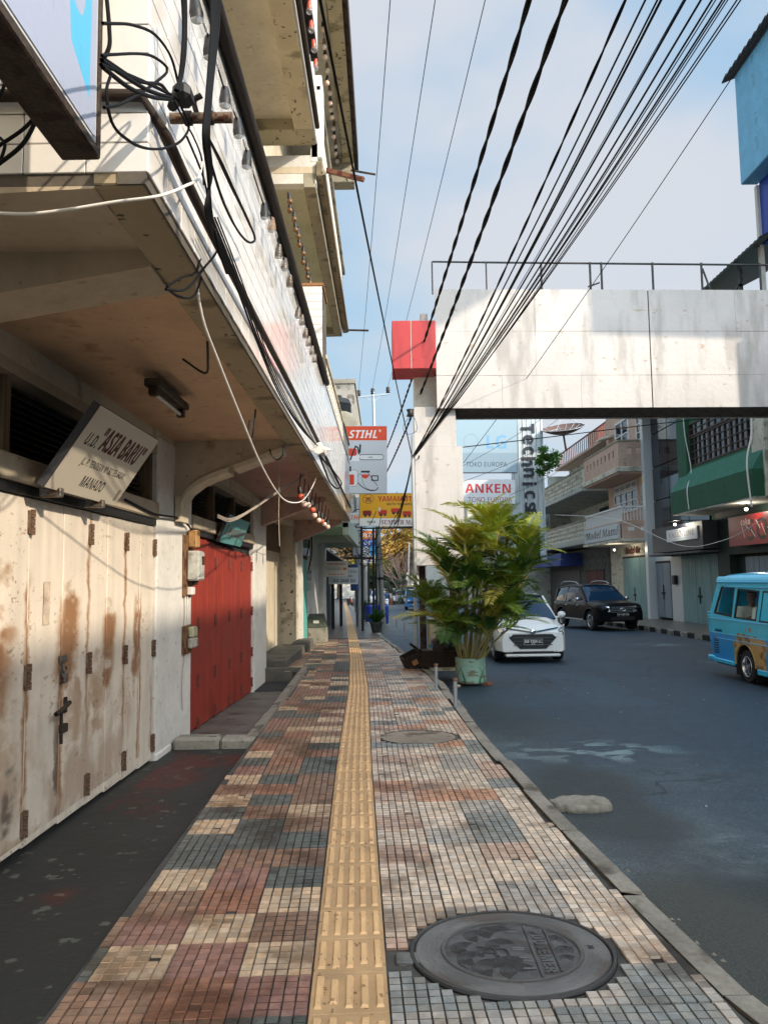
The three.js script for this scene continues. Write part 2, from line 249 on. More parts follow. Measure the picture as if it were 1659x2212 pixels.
// manhole places: [x, d, rx, rz]
const HOLES = [[0.522, 3.47, 0.44, 0.392], [0.32, 8.01, 0.395, 0.345]];
{ // paving: 30 cm tiles scored into thirty-six setts, laid along the yellow tactile line
  const r = rng(42), tiles = [];
  const pal = { red: [0.34, 0.16, 0.10], cream: [0.63, 0.44, 0.285], slate: [0.125, 0.135, 0.12], brown: [0.30, 0.175, 0.115], plum: [0.34, 0.175, 0.135], pale: [0.72, 0.56, 0.425], grey: [0.45, 0.385, 0.325], blue: [0.27, 0.265, 0.24], orange: [0.56, 0.28, 0.165], pink: [0.57, 0.375, 0.275] };
  const lp = ['red', 'cream', 'slate', 'brown', 'plum', 'slate', 'brown', 'cream'], rp = ['pale', 'blue', 'pink', 'pale', 'grey', 'orange', 'pink', 'blue', 'pale'];
  const set = (x0, x1, z0, z1, y, col, tint) => { // one sett: a low frustum
    const i = 0.0016, t = y, b = -0.011, P = [[x0, b, z0], [x1, b, z0], [x1, b, z1], [x0, b, z1], [x0 + i, t, z0 + i], [x1 - i, t, z0 + i], [x1 - i, t, z1 - i], [x0 + i, t, z1 - i]], F = [[4, 7, 6], [4, 6, 5], [0, 4, 5], [0, 5, 1], [1, 5, 6], [1, 6, 2], [2, 6, 7], [2, 7, 3], [3, 7, 4], [3, 4, 0]], o = { p: [], c: [] };
    for (const f of F) for (const k of f) { o.p.push(...P[k]); o.c.push(col[0] * tint, col[1] * tint, col[2] * tint); } return o; };
  for (let d = 1.5, row = 0; d < 23.7; d += 0.3, row++) {
    const dm = d + 0.15, ang = Math.atan2(tc(dm + 0.1) - tc(dm - 0.1), 0.2), n = [Math.cos(ang), Math.sin(ang)];   // sideways (x, d)
    for (const side of [-1, 1]) for (let k = 0; k < (side < 0 ? (d > 14.5 ? 6 : 4) : 5); k++) {
      const off = side * (0.155 + 0.15 + 0.302 * k), cx = tc(dm) + off, cd = dm - off * n[1];
      const pick = side < 0 ? lp : rp, run = row;
      let name = pick[Math.floor(hash2(run, k + (side > 0 ? 50 : 0), 77) * pick.length)];
      if (side > 0 && d < 4.2 && k > 0) name = r() < 0.6 ? 'pale' : 'grey'; if (side > 0 && d < 3.0) name = r() < 0.7 ? 'grey' : 'blue';
      const base = pal[name].map((c, i2) => c * [1.0, 1.0, 1.0][i2]), P = [], C = [], y0 = rr(-0.0015, 0.0015, r);
      const sunk = r() < 0.06 ? -0.003 : 0;
      for (let i = 0; i < 6; i++) for (let j = 0; j < 6; j++) {
        if (r() < 0.0035) continue;
        const x = -0.15 + 0.05 * i, z = -0.15 + 0.05 * j, wx = cx + x + 0.025, wd = cd - z - 0.025;
        if (wx < edgeL(wd) + 0.03 || wx > kerb(wd) - 0.155) continue;
        if (HOLES.some((h) => Math.hypot((wx - h[0]) / (h[2] + 0.022), (wd - h[1]) / (h[3] + 0.022)) < 1) || (wx < 0.25 && wx > 0.0 && Math.abs(wd - 3.42) < 0.085)) continue;
        const tint = rr(0.80, 1.18, r) * (r() < 0.05 ? 0.68 : 1), hue = rr(-0.06, 0.06, r), j1 = rr(0, 0.0022, r), j2 = rr(0, 0.0016, r);
        const o = set(x + 0.0014 + j1 * 0.5, x + 0.0486 - j1, z + 0.0006 + j2 * 0.5, z + 0.0494 - j2, y0 + sunk + rr(-0.0012, 0.0012, r), [base[0] * (1 + hue), base[1], base[2] * (1 - hue)], tint); P.push(...o.p); C.push(...o.c);
      }
      if (!P.length) continue;
      const g = new THREE.BufferGeometry(); g.setAttribute('position', new THREE.Float32BufferAttribute(P, 3)); g.setAttribute('color', new THREE.Float32BufferAttribute(C, 3)); g.computeVertexNormals();
      g.rotateY(-ang); g.translate(cx, ys(cd), -cd); tiles.push({ d: cd, g: boxUV(g), kind: 'paving_tile' });
    }
    // tactile tile with five raised bars
    const bars = [bx(-0.15, 0.15, -0.016, -0.001, -0.1485, 0.1485, 0.003)];
    for (let i = 0; i < 5; i++) { const x = -0.118 + 0.059 * i, L = 0.115 - (r() < 0.1 ? 0.03 : 0); bars.push(hexa([V(x - 0.0165, -0.002, -L - 0.004), V(x + 0.0165, -0.002, -L - 0.004), V(x + 0.0165, -0.002, L), V(x - 0.0165, -0.002, L), V(x - 0.010, 0.0085, -L + 0.004), V(x + 0.010, 0.0085, -L + 0.004), V(x + 0.010, 0.0085, L - 0.008), V(x - 0.010, 0.0085, L - 0.008)])); }
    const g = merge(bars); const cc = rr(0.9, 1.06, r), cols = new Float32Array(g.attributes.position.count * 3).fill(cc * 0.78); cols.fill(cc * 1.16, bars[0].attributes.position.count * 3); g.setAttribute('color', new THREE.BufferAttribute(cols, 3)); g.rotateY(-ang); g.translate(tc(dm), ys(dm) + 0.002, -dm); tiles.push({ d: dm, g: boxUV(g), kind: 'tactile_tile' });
  }
  T.yellow = tex(1024, 1024, (u, v) => { const s = fbm(u, v, 14, 6, 7), k = sm(0.72, 0.78, fbm(u, v, 46, 4, 3)), b = 0.95 + 0.22 * (s - 0.5); return mix3([b, b * 0.98, b * 0.93], [0.42, 0.34, 0.28], k * 0.6); }, 1.7);
  M.sett = new THREE.MeshStandardMaterial({ vertexColors: true, map: T.dirt, roughness: 0.36, bumpMap: T.fine, bumpScale: 0.002 });
  M.tactile = new THREE.MeshStandardMaterial({ vertexColors: true, color: new THREE.Color().setRGB(0.67, 0.43, 0.235), map: T.yellow, roughness: 0.6, bumpMap: T.fine, bumpScale: 0.001 });
  tiles.sort((a, b) => a.d - b.d);
  const far = { paving_tile: [], tactile_tile: [] }; let n = 0;
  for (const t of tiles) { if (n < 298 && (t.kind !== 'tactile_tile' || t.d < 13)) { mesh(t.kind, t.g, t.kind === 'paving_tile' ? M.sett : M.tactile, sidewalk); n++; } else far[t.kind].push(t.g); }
  mesh('paving_tiles', far.paving_tile, M.sett, sidewalk).userData.kind = 'stuff';
  const line = []; for (let d = 23.7; d < 90; d += 2) { const e = d + 2, w = 0.15; line.push(hexa([V(tc(d) - w, ys(d) - 0.05, -d), V(tc(d) + w, ys(d) - 0.05, -d), V(tc(e) + w, ys(e) - 0.05, -e), V(tc(e) - w, ys(e) - 0.05, -e), V(tc(d) - w, ys(d) + 0.004, -d), V(tc(d) + w, ys(d) + 0.004, -d), V(tc(e) + w, ys(e) + 0.004, -e), V(tc(e) - w, ys(e) + 0.004, -e)])); }
  mesh('tactile_tiles', [...far.tactile_tile, ...line.map((g) => { g.setAttribute('color', new THREE.BufferAttribute(new Float32Array(g.attributes.position.count * 3).fill(0.95), 3)); return g; })], M.tactile, sidewalk).userData.kind = 'stuff';
}
const font = await new FontLoader().loadAsync('fonts/droid/droid_sans_bold.typeface.json');
T.iron = tex(512, 512, (u, v) => { const b = 0.75 + 0.4 * (fbm(u, v, 8, 6, 14) - 0.5), k = sm(0.5, 0.7, fbm(u, v, 4, 5, 29)); return mix3([b, b, b], [0.52, 0.38, 0.30], k * 0.35); }, 0.7);
M.ironring = mat('ironring', [0.25, 0.24, 0.225], { map: T.iron, roughness: 0.6, metalness: 0.1, bumpMap: T.fine, bumpScale: 0.004 });
M.iron = mat('iron', [0.20, 0.195, 0.19], { map: T.iron, roughness: 0.5, metalness: 0.35, bumpMap: T.fine, bumpScale: 0.003 });
{ // near manhole cover: ring, lug, lid with wave relief, two ribs and lettering
  const [hx, hd, rx, rz] = HOLES[0], mh = thing('manhole_cover', 'large cast iron manhole cover with wave relief in the near paving', 'manhole cover', null, V(hx, 0, -hd));
  const sc = (g) => g.scale(rx / 0.445, 1, rz / 0.445);
  mesh('groove', sc(lathe([[0.40, -0.02], [0.446, -0.02], [0.446, -0.006]], V(0, 0, 0), 64)), M.dark, mh);
  mesh('outer_rim', sc(lathe([[0.428, -0.03], [0.428, 0.003], [0.432, 0.005], [0.440, 0.005], [0.444, 0.001], [0.444, -0.03]], V(0, 0, 0), 64)), M.iron, mh);
  mesh('ring', [sc(smooth(lathe([[0.29, -0.03], [0.29, 0.004], [0.294, 0.007], [0.306, 0.007], [0.310, 0.001], [0.416, 0.001], [0.421, -0.004], [0.421, -0.03]], V(0, 0, 0), 64), 0.5)), bx(-0.50, -0.40, -0.03, 0.0, 0.0, 0.09, 0.004)], M.ironring, mh);
  const lid = mesh('lid', sc(new THREE.CylinderGeometry(0.289, 0.289, 0.02, 64).translate(0, -0.012, 0)), M.iron, mh);
  const inside = (x, z, m = 0.27) => Math.hypot(x, z) < m, ridges = [], r = rng(3);
  const wave = (cx, cz, n) => { for (let k = 1; k <= n; k++) { const R = 0.0125 * k, pts = []; for (let i = 0; i <= 22; i++) { const a = (i / 22) * Math.PI * 1.25 + 2.2 + cx * 4, x = cx + R * Math.cos(a), z = cz + R * Math.sin(a); if (inside(x, z)) pts.push(V(x, -0.001, z)); } if (pts.length > 4) ridges.push(tube(pts, 0.0030, pts.length * 2, 5)); } };
  for (const [x, z, n] of [[-0.05, -0.20, 6], [-0.13, -0.16, 5], [-0.04, -0.06, 5], [-0.2, -0.03, 5], [-0.18, 0.07, 5], [-0.1, 0.17, 7], [0.0, 0.2, 6], [-0.02, 0.12, 5], [-0.22, 0.13, 3], [0.21, -0.1, 4], [0.23, 0.0, 3], [0.22, 0.09, 3], [-0.12, 0.02, 3]]) wave(x, z, n);
  for (const s of [[-0.15, -0.04, -0.07, 0.05], [-0.07, 0.05, -0.11, 0.13], [-0.09, -0.02, -0.02, 0.05], [-0.13, 0.02, -0.08, 0.09]]) ridges.push(tube([V(s[0], 0, s[1]), V((s[0] + s[2]) / 2 + 0.03, 0.001, (s[1] + s[3]) / 2 - 0.02), V(s[2], 0, s[3])], 0.005, 14, 5));
  mesh('wave_relief', sc(merge(ridges)), M.iron, lid);
  mesh('rib', [sc(bx(0.085, 0.098, -0.01, 0.005, -0.26, 0.26, 0.002)), sc(bx(0.172, 0.184, -0.01, 0.005, -0.215, 0.215, 0.002))], M.iron, lid);
  const tg = new TextGeometry('PDUSEMER', { font, size: 0.052, depth: 0.006, curveSegments: 3 }); tg.center(); tg.rotateX(-Math.PI / 2); tg.rotateY(-Math.PI / 2); tg.scale(1, 1, 1.16); tg.translate(0.135, 0.0, 0.01);
  mesh('lettering', sc(tg), M.iron, lid);
  for (const [a, b2, c, e2] of [[0.0, -0.03, 0.06, -0.02], [0.0, -0.012, 0.055, 0.0], [0.02, 0.055, 0.06, 0.08], [0.03, 0.10, 0.075, 0.112], [0.02, 0.17, 0.08, 0.182], [0.0, -0.2, 0.06, -0.19]]) mesh('building_relief', sc(bx(a, c, -0.01, 0.003, b2, e2, 0.002)), M.iron, lid);
  mesh('keyhole', sc(bx(0.335, 0.36, -0.001, 0.0022, -0.035, 0.0)), M.black, mh);
  const [gx, gd, gx2, gz2] = HOLES[1], m2 = thing('manhole_cover', 'worn flat manhole cover in the paving near the first bollard', 'manhole cover', null, V(gx, 0, -gd));
  const s2 = (g) => g.scale(gx2 / 0.445, 1, gz2 / 0.445);
  mesh('rim', s2(lathe([[0.425, -0.03], [0.425, 0.001], [0.443, 0.001], [0.443, -0.03]], V(0, 0, 0), 48)), M.ironring, m2); mesh('lid', [s2(new THREE.CylinderGeometry(0.42, 0.42, 0.02, 48).translate(0, -0.012, 0)), bx(-0.44, -0.36, -0.02, 0.002, -0.03, 0.03, 0.003), bx(-0.06, -0.03, -0.01, 0.001, -0.1, 0.12)], M.lid2 = mat('lid2', [0.40, 0.335, 0.275], { map: T.concrete, bumpMap: T.plasterBump, bumpScale: 0.006, roughness: 0.7 }), m2);
}
// ---------------------------------------------------------------- left side: the shophouse with the tiled canopy
M.tile = mat('tile', [0.84, 0.81, 0.77], { roughness: 0.12, bumpMap: T.plasterBump, bumpScale: 0.0002, map: tex(512, 512, (u, v) => { const b = 0.94 + 0.05 * (fbm(u, v, 9, 5, 5) - 0.5), k = sm(0.66, 0.80, fbm(u, v, 10, 6, 3)); return mix3([b, b, b], [0.84, 0.80, 0.72], k * 0.3); }, 1.4) });
M.grout = mat('grout', [0.16, 0.14, 0.12], { map: T.concrete });
const shop = thing('shophouse', 'cream shophouse with white tiled canopy front and folding shop doors on the left', 'building');
const WX = -2.3;
T.doorA = tex(1024, 768, (u, v) => {
  let X = u * 4.4, Y = v * 2.6; if (X < 3.3) X += 4.4;
  const n = fbm(u, v, 10, 6, 7), g = fbm(u, v, 60, 4, 9, 4), fine = fbm(u, v, 120, 3, 5);
  const b = 0.93 + 0.10 * (n - 0.5) + 0.10 * (g - 0.5); let c = [b, b * 0.975, b * 0.93];
  const w = (fbm(u, v, 22, 5, 70) - 0.5);
  const spot = (x, y, rx, ry) => sm(1.15, 0.25, Math.hypot((X - x + w * 0.14) / rx, (Y - y + w * 0.9) / ry));
  const seam = (x, k, y0, y1) => sm(0.06, 0.0, Math.abs(X - x + w * 0.10)) * k * 0.9 * sm(y0 - 0.25, y0 + 0.1, Y) * sm(y1 + 0.25, y1 - 0.1, Y) * (0.4 + 0.9 * fbm(u, v, 30, 4, 66));
  const st = Math.max(spot(5.62, 1.15, 0.22, 0.42) * 0.8, spot(6.45, 1.1, 0.17, 0.36) * 0.75, spot(7.16, 1.05, 0.11, 0.42) * 0.8, spot(6.2, 0.75, 0.28, 0.3) * 0.35, spot(4.6, 1.15, 0.25, 0.4) * 0.7, spot(5.75, 0.6, 0.18, 0.25) * 0.4, spot(4.7, 0.6, 0.25, 0.25) * 0.3, seam(4.98, 0.9, 0.2, 1.5), seam(5.51, 1.0, 0.0, 1.35), seam(6.0, 0.8, 0.5, 2.0), seam(6.83, 0.8, 0.4, 1.9), seam(7.25, 0.9, 0.0, 1.4), seam(7.62, 0.4, 0, 0.6));
  const grain = 0.55 + 0.9 * fbm(u, v, 40, 4, 31, 10);
  c = mix3(c, [0.58, 0.41, 0.27], Math.min(0.85, st * grain * 1.2));
  const low = sm(1.15, 0.2, Y + w * 0.8) * sm(0.42, 0.62, fbm(u, v, 12, 5, 93, 5)); c = mix3(c, [0.62, 0.52, 0.44], low * 0.45);
  const base = sm(0.10, -0.06, Y + 0.2 + w * 0.25 + (X - 5) * 0.05 - 0.15); c = mix3(c, [0.60, 0.47, 0.32], base * 0.65);
  const soot = spot(4.78, 0.32, 0.1, 0.2) * 0.55 + spot(5.46, 0.35, 0.05, 0.5) * 0.6; c = mix3(c, [0.22, 0.20, 0.18], soot * grain);
  const fleck = sm(0.70, 0.76, fine) * sm(0.45, 0.7, fbm(u, v, 9, 4, 15)); c = mix3(c, [0.45, 0.33, 0.24], fleck * 0.45);
  return c;
}, [4.4, 2.6]);
M.doorA = mat('doorA', [0.80, 0.745, 0.685], { map: T.doorA, roughness: 0.55, bumpMap: T.plasterBump, bumpScale: 0.006 });
T.red = tex(512, 1024, (u, v) => { const n = fbm(u, v, 7, 5, 3), g = fbm(u, v, 40, 4, 6, 2), k = sm(0.62, 0.74, fbm(u, v, 30, 4, 17, 8)), b = 0.86 + 0.22 * (n - 0.5) + 0.26 * (g - 0.5); return mix3([b, b, b], [0.62, 0.55, 0.5], k * 0.3); }, [1.6, 2.6]);
M.doorR = mat('doorR', [0.36, 0.036, 0.018], { map: T.red, roughness: 0.6, bumpMap: T.plasterBump, bumpScale: 0.004 });
M.doorB = mat('doorB', [0.46, 0.40, 0.30], { map: T.wood, roughness: 0.7 });
M.doorT = mat('doorT', [0.12, 0.50, 0.44], { map: T.streak, roughness: 0.5 });
function hinge(parent, x, y, d, h, m = M.rust) { // three knuckles on a strap
  const k = []; for (let i = 0; i < 3; i++) k.push(cyl(V(x, y + (h * i) / 3 + 0.003, -d), V(x, y + (h * (i + 1)) / 3 - 0.003, -d), 0.017 - (i % 2) * 0.0015, undefined, 9));
  k.push(bx(x - 0.02, x - 0.006, y + 0.01, y + h - 0.01, -d - 0.035, -d + 0.035)); mesh('hinge', k, m, parent);
}
{ // white folding door
  const g = mesh('folding_door', bx(WX - 0.06, WX - 0.035, -0.4, 2.2, -7.7, -3.2), M.dark, shop);
  const seams = [3.2, 3.62, 4.05, 4.5, 4.98, 5.51, 6.0, 6.39, 6.83, 7.25, 7.66], fl = (d) => -0.005 - 0.026 * (d - 3.4);
  for (let i = 0; i < seams.length - 1; i++) { const a = seams[i] + 0.004, b = seams[i + 1] - 0.004, o = [0, 0.004, -0.003, 0.003][i % 4]; mesh('plank', bx(WX - 0.035, WX + o, fl(b) + 0.012, 2.165, -b, -a, 0.005), M.doorA, g); }
  for (const d of [3.62, 4.5, 4.98, 6.0, 6.83, 7.66]) for (const y of [1.92, 0.93, 0.02]) hinge(g, WX + 0.022, y - (d - 5) * 0.02, d, 0.17);
  mesh('bolt', [tube([V(WX + 0.05, 0.72, -5.33), V(WX + 0.055, 0.735, -5.42), V(WX + 0.05, 0.765, -5.56)], 0.016, 14, 8), cyl(V(WX + 0.05, 0.74, -5.42), V(WX + 0.04, 0.50, -5.45), 0.012, 0.012, 8), bx(WX, WX + 0.035, 0.56, 0.62, -5.58, -5.50, 0.004), bx(WX, WX + 0.02, 0.69, 0.80, -5.60, -5.56, 0.004)], M.darkrust, g);
  mesh('padlock', [new THREE.TorusGeometry(0.026, 0.006, 6, 14).rotateY(Math.PI / 2).translate(WX + 0.035, 1.0, -5.5), bx(WX + 0.015, WX + 0.045, 0.91, 0.985, -5.535, -5.48, 0.008), bx(WX + 0.005, WX + 0.02, 1.05, 1.10, -5.58, -5.46, 0.003), bx(WX, WX + 0.012, 0.90, 1.1, -5.52, -5.50)], M.steel, g);
  mesh('paper_patch', bx(WX + 0.0045, WX + 0.0055, 1.33, 1.62, -5.30, -5.20), mat('paper', [0.62, 0.50, 0.38], { map: T.dirt, roughness: 0.9 }), g);
}
// walls, pillars, lintels
mesh('pillar', [bx(WX - 0.3, WX + 0.035, -0.5, 3.08, -9.04, -7.67, 0.01), bx(WX - 0.3, WX + 0.05, -0.45, -0.06, -8.2, -7.675, 0.02)], M.white, shop);
mesh('pillar', bx(WX - 0.75, WX + 0.035, -0.5, 3.08, -14.75, -13.33, 0.01), M.white, shop);
mesh('pillar', bx(WX - 0.75, WX + 0.03, -0.5, 3.08, -20.2, -19.3, 0.01), plasterMat('stainedpillar', [0.72, 0.66, 0.56], T.mould), shop);
mesh('wall', [bx(WX - 0.5, WX - 0.32, -0.5, 9.5, -20, 4), bx(WX - 0.32, WX + 0.02, 2.98, 3.3, -20, 4), bx(WX - 0.32, WX + 0.0, 2.2, 3.0, -20, -19.2)], M.cream, shop);
for (const [a, b] of [[3.2, 7.66], [9.05, 13.33]]) {
  mesh('door_track', bx(WX - 0.05, WX + 0.03, 2.17, 2.235, -b, -a, 0.004), M.black, shop);
  mesh('lintel', [bx(WX - 0.3, WX + 0.06, 2.237, 2.40, -b, -a, 0.012), bx(WX - 0.3, WX + 0.03, 2.9, 2.98, -b, -a)], mat('lintel', [0.50, 0.42, 0.31], { map: T.plaster, roughness: 0.8 }), shop);
  const lv = mesh('transom', bx(WX - 0.30, WX - 0.25, 2.4, 2.9, -b, -a), M.dark, shop);
  for (let y = 2.43; y < 2.88; y += 0.045) mesh('louvre', hexa([V(WX - 0.2, y + 0.03, -b + 0.06), V(WX - 0.12, y, -b + 0.06), V(WX - 0.12, y + 0.01, -b + 0.06), V(WX - 0.2, y + 0.04, -b + 0.06), V(WX - 0.2, y + 0.03, -a - 0.06), V(WX - 0.12, y, -a - 0.06), V(WX - 0.12, y + 0.01, -a - 0.06), V(WX - 0.2, y + 0.04, -a - 0.06)]), mat('louvre', [0.05, 0.042, 0.034], { map: T.wood }), lv);
  for (let d = a; d <= b + 0.01; d += (b - a) / 3) mesh('transom_post', bx(WX - 0.24, WX - 0.02, 2.4, 2.9, -d - 0.04, -d + 0.04), M.lintelwood ??= mat('lintelwood', [0.30, 0.25, 0.18], { map: T.wood }), lv);
}
{ // red folding door
  const g = mesh('folding_door', bx(WX - 0.07, WX - 0.04, -0.4, 2.2, -13.33, -9.04), M.dark, shop);
  const s = [9.04, 9.53, 9.97, 10.5, 10.98, 11.4, 11.9, 12.36, 12.8, 13.06, 13.32];
  for (let i = 0; i < s.length - 1; i++) mesh('plank', bx(WX - 0.04, WX - 0.006 + [0, 0.005, -0.003][i % 3], -0.13 - 0.03 * (s[i + 1] - 9), 2.16 - 0.03 * (s[i] - 9), -s[i + 1] + 0.004, -s[i] - 0.004, 0.005), M.doorR, g);
  for (const d of [9.53, 10.5, 11.4, 12.36, 13.3]) for (const y of [1.78, 1.02, 0.33, -0.18]) hinge(g, WX + 0.014, y, d, 0.16, M.redhinge ??= mat('redhinge', [0.16, 0.035, 0.025], { roughness: 0.6 }));
}
{ // brown folding door in the recess, and the turquoise one further on
  const g = mesh('folding_door', bx(-2.78, -2.74, -0.1, 2.6, -19.3, -14.75), M.dark, shop), st = [14.75, 15.4, 16.05, 16.7, 17.35, 18.0, 18.65, 19.3];
  for (let i = 0; i < st.length - 1; i++) mesh('plank', bx(-2.74, -2.69, 0.07, 2.15, -st[i + 1] + 0.006, -st[i] - 0.006, 0.006), M.doorB, g);
  for (const d of [16.05, 17.35, 18.65]) for (const y of [1.8, 1.0, 0.5]) mesh('hinge', bx(-2.70, -2.665, y, y + 0.13, -d - 0.05, -d + 0.05, 0.006), M.black, g);
  mesh('lintel', [bx(-2.78, -2.66, 2.16, 2.3, -19.3, -14.75, 0.01), bx(-2.78, -2.6, 2.3, 3.0, -19.3, -14.75)], mat('brownlintel', [0.30, 0.23, 0.16], { map: T.wood }), shop);
}
// canopy
const canopy = mesh('canopy', bx(WX, -0.90, 3.16, 3.26, -20, -2.9), M.cream, shop), FX = -0.88;
mesh('ceiling', bx(WX, -1.08, 3.08, 3.155, -8.36, -3.94), M.ceil, canopy);
mesh('ceiling', bx(WX, -1.08, 3.08, 3.155, -19.9, -8.62), M.pinkceil, canopy);
mesh('ceiling', bx(WX, -1.08, 3.12, 3.158, -3.60, -3.1), M.beam = plasterMat('beam', [0.58, 0.47, 0.34]), canopy);  // near bay takes the duller beam colour to stand in for its shadow
mesh('edge_beam', [bx(-1.10, -0.893, 3.055, 3.2, -20.0, -2.88, 0.012)], plasterMat('edgebeam', [0.50, 0.42, 0.31], T.mould), canopy);
const crossBeam = (d0, d1, y1, y2) => hexa([V(WX, y2, -d0), V(-1.09, y1, -d0), V(-1.09, 3.14, -d0), V(WX, 3.14, -d0), V(WX, y2, -d1), V(-1.09, y1, -d1), V(-1.09, 3.14, -d1), V(WX, 3.14, -d1)]);
mesh('cross_beam', crossBeam(2.885, 3.1, 3.05, 3.0), M.beam, canopy);
mesh('cross_beam', crossBeam(3.6, 3.94, 3.04, 2.84), M.beam, canopy);
mesh('cross_beam', crossBeam(14.2, 14.5, 3.0, 2.55), M.pinkceil, canopy); mesh('cross_beam', crossBeam(19.6, 19.9, 3.0, 2.5), M.pinkceil, canopy);
{ // arched bracket beam with a moulding
  const under = [[-1.09, 2.99], [-1.35, 2.90], [-1.62, 2.80]], curve = [[-1.68, 2.775], [-1.85, 2.72], [-2.0, 2.65], [-2.12, 2.56], [-2.2, 2.44], [-2.235, 2.3], [-2.24, 2.2]];
  mesh('arched_beam', ext([[-1.09, 3.14], ...under, ...curve, [-2.3, 2.2], [-2.3, 3.14]].reverse(), -8.6, -8.36), M.beam, canopy);
  const band = (pts, t, z0, z1) => { const o = []; for (let i = 0; i < pts.length - 1; i++) { const [a, b] = [pts[i], pts[i + 1]]; o.push(hexa([V(a[0], a[1] - t, z0), V(b[0], b[1] - t, z0), V(b[0], b[1] + 0.004, z0), V(a[0], a[1] + 0.004, z0), V(a[0], a[1] - t, z1), V(b[0], b[1] - t, z1), V(b[0], b[1] + 0.004, z1), V(a[0], a[1] + 0.004, z1)])); } return o; };
  mesh('moulding', [...band(under, 0.05, -8.66, -8.32), ...band(curve.slice(0, 5), 0.05, -8.66, -8.32), bx(-2.25, -2.19, 2.2, 2.47, -8.66, -8.32)], M.cream, canopy);
}
{ // white tiles on the canopy front: near end and street side
  const near = [], far = [], th = 0.12, tw = 0.24, y0 = 3.105, rows = 12, r = rng(12);
  mesh('canopy_front', [bx(-1.0, FX - 0.011, 3.06, 4.55, -20, -2.875), bx(WX, -0.9, 3.06, 5.6, -3.0, -2.884), bx(-1.0, FX + 0.004, 4.55, 4.60, -20, -2.875)], M.grout, canopy);
  for (let c = 0; c < 71; c++) for (let k = 0; k < rows; k++) { const d = 2.876 + c * tw, y = y0 + k * th, o = rr(-0.0008, 0.0008, r); near.push([d, bx(FX - 0.011, FX + o, y + 0.002, y + th - 0.002, -d - tw + 0.002, -d - 0.002, 0.0025)]); }
  for (let c = 0; c < 6; c++) for (let k = 0; k < 21; k++) { const x1 = FX - c * tw - (k > 2 ? 0.09 : 0), y = y0 + k * th; if (k < 15 || c > 0) near.push([2.8 + c * 0.02, bx(x1 - tw + 0.002, Math.min(FX, x1 - 0.002 + (c === 0 && k > 2 ? 0.09 : 0)), y + 0.002, y + th - 0.002, -2.884, -2.872 + rr(-0.0008, 0.0008, r), 0.0025)]); }
  near.sort((a, b) => a[0] - b[0]); near.forEach(([, g], i) => (i < 240 ? mesh('tile', g, M.tile, canopy) : far.push(g)));
  mesh('tiles', far, M.tile, canopy).userData.kind = 'stuff';
}
mesh('lower_pipe', [tube([V(WX, 3.40, -2.845), V(-0.95, 3.395, -2.845), V(-0.86, 3.385, -2.85), V(-0.845, 3.32, -2.93), V(-0.845, 3.34, -8), V(-0.845, 3.375, -19.4)], 0.023, 90, 8)], M.darkrust, canopy);
mesh('upper_pipe', [cyl(V(-0.84, 4.55, -1.5), V(-0.84, 4.54, -11.6), 0.04, 0.04, 10)], mat('pipedark', [0.075, 0.058, 0.045], { map: T.rust, roughness: 0.8, bumpMap: T.fine, bumpScale: 0.006 }), canopy);
canopy.position.set(0, 0.06, 0.06);
{ // tiled pier and pierced balustrade further along the canopy top
  const pier = mesh('pier', bx(-1.65, FX - 0.014, 4.5, 6.06, -12.2, -11.414), M.grout, shop); for (let k = 0; k < 13; k++) for (let c = 0; c < 2; c++) mesh('tile', bx(FX - 0.014 - (c + 1) * 0.38 + 0.002, FX - 0.014 - c * 0.38 - 0.002, 4.52 + k * 0.12 + 0.002, 4.64 + k * 0.12 - 0.002, -11.416, -11.4, 0.003), M.tile, pier);
  mesh('coping', bx(-1.66, FX + 0.01, 6.09, 6.13, -12.2, -11.39, 0.004), mat('copingorange', [0.55, 0.27, 0.12], { map: T.dirt }), pier);
  const holes = []; for (let d = 12.3; d < 19.6; d += 0.28) for (const y of [4.72, 4.92]) holes.push([[-d - 0.2, y], [-d, y], [-d, y + 0.12], [-d - 0.2, y + 0.12]]);
  mesh('balustrade', ext([[-20, 4.6], [-12.0, 4.6], [-12.0, 5.12], [-20, 5.12]], -1.0, -0.9, 'zy', 0, holes), M.white, shop);
  mesh('handrail', bx(-1.02, -0.87, 5.12, 5.19, -20, -12, 0.01), M.mould, shop);
}
// upper floors
mesh('upper_wall', [bx(-3.2, -2.15, 3.3, 13.6, -19.5, -3.0)], M.cream, shop);
{ // first balcony block: coffered soffit with damp stains
  const b = mesh('balcony', bx(-2.2, -0.93, 7.52, 7.62, -10.4, 1), M.cream, shop);
  mesh('soffit', bx(-2.2, -1.19, 7.47, 7.518, -10.1, 1), plasterMat('soffit', [0.90, 0.80, 0.62]), b);
  mesh('edge_beam', bx(-1.19, -0.93, 7.3, 7.52, -10.1, 1, 0.008), M.mouldbeam = plasterMat('mouldbeam', [0.88, 0.80, 0.64], T.mould), b);
  mesh('cross_beam', [bx(-2.2, -0.93, 7.3, 7.52, -10.5, -10.1, 0.008)], M.mould, b);
  mesh('parapet', bx(-1.05, -0.9, 7.32, 8.2, -10.5, 1, 0.006), M.white, b);
  mesh('drip_pipe', cyl(V(-0.87, 7.42, 1), V(-0.87, 7.40, -10.2), 0.035), M.darkrust, b);
  mesh('lamp_board', bx(-0.9, -0.76, 7.62, 8.5, -9.0, -1, 0.02), mat('boardwhite', [0.80, 0.79, 0.78], { map: T.streak, roughness: 0.5 }), b);
  mesh('board_edge', bx(-0.85, -0.755, 7.55, 7.62, -9.02, -1, 0.004), M.darkrust, b); b.position.set(0, 0.68, -0.3);
}
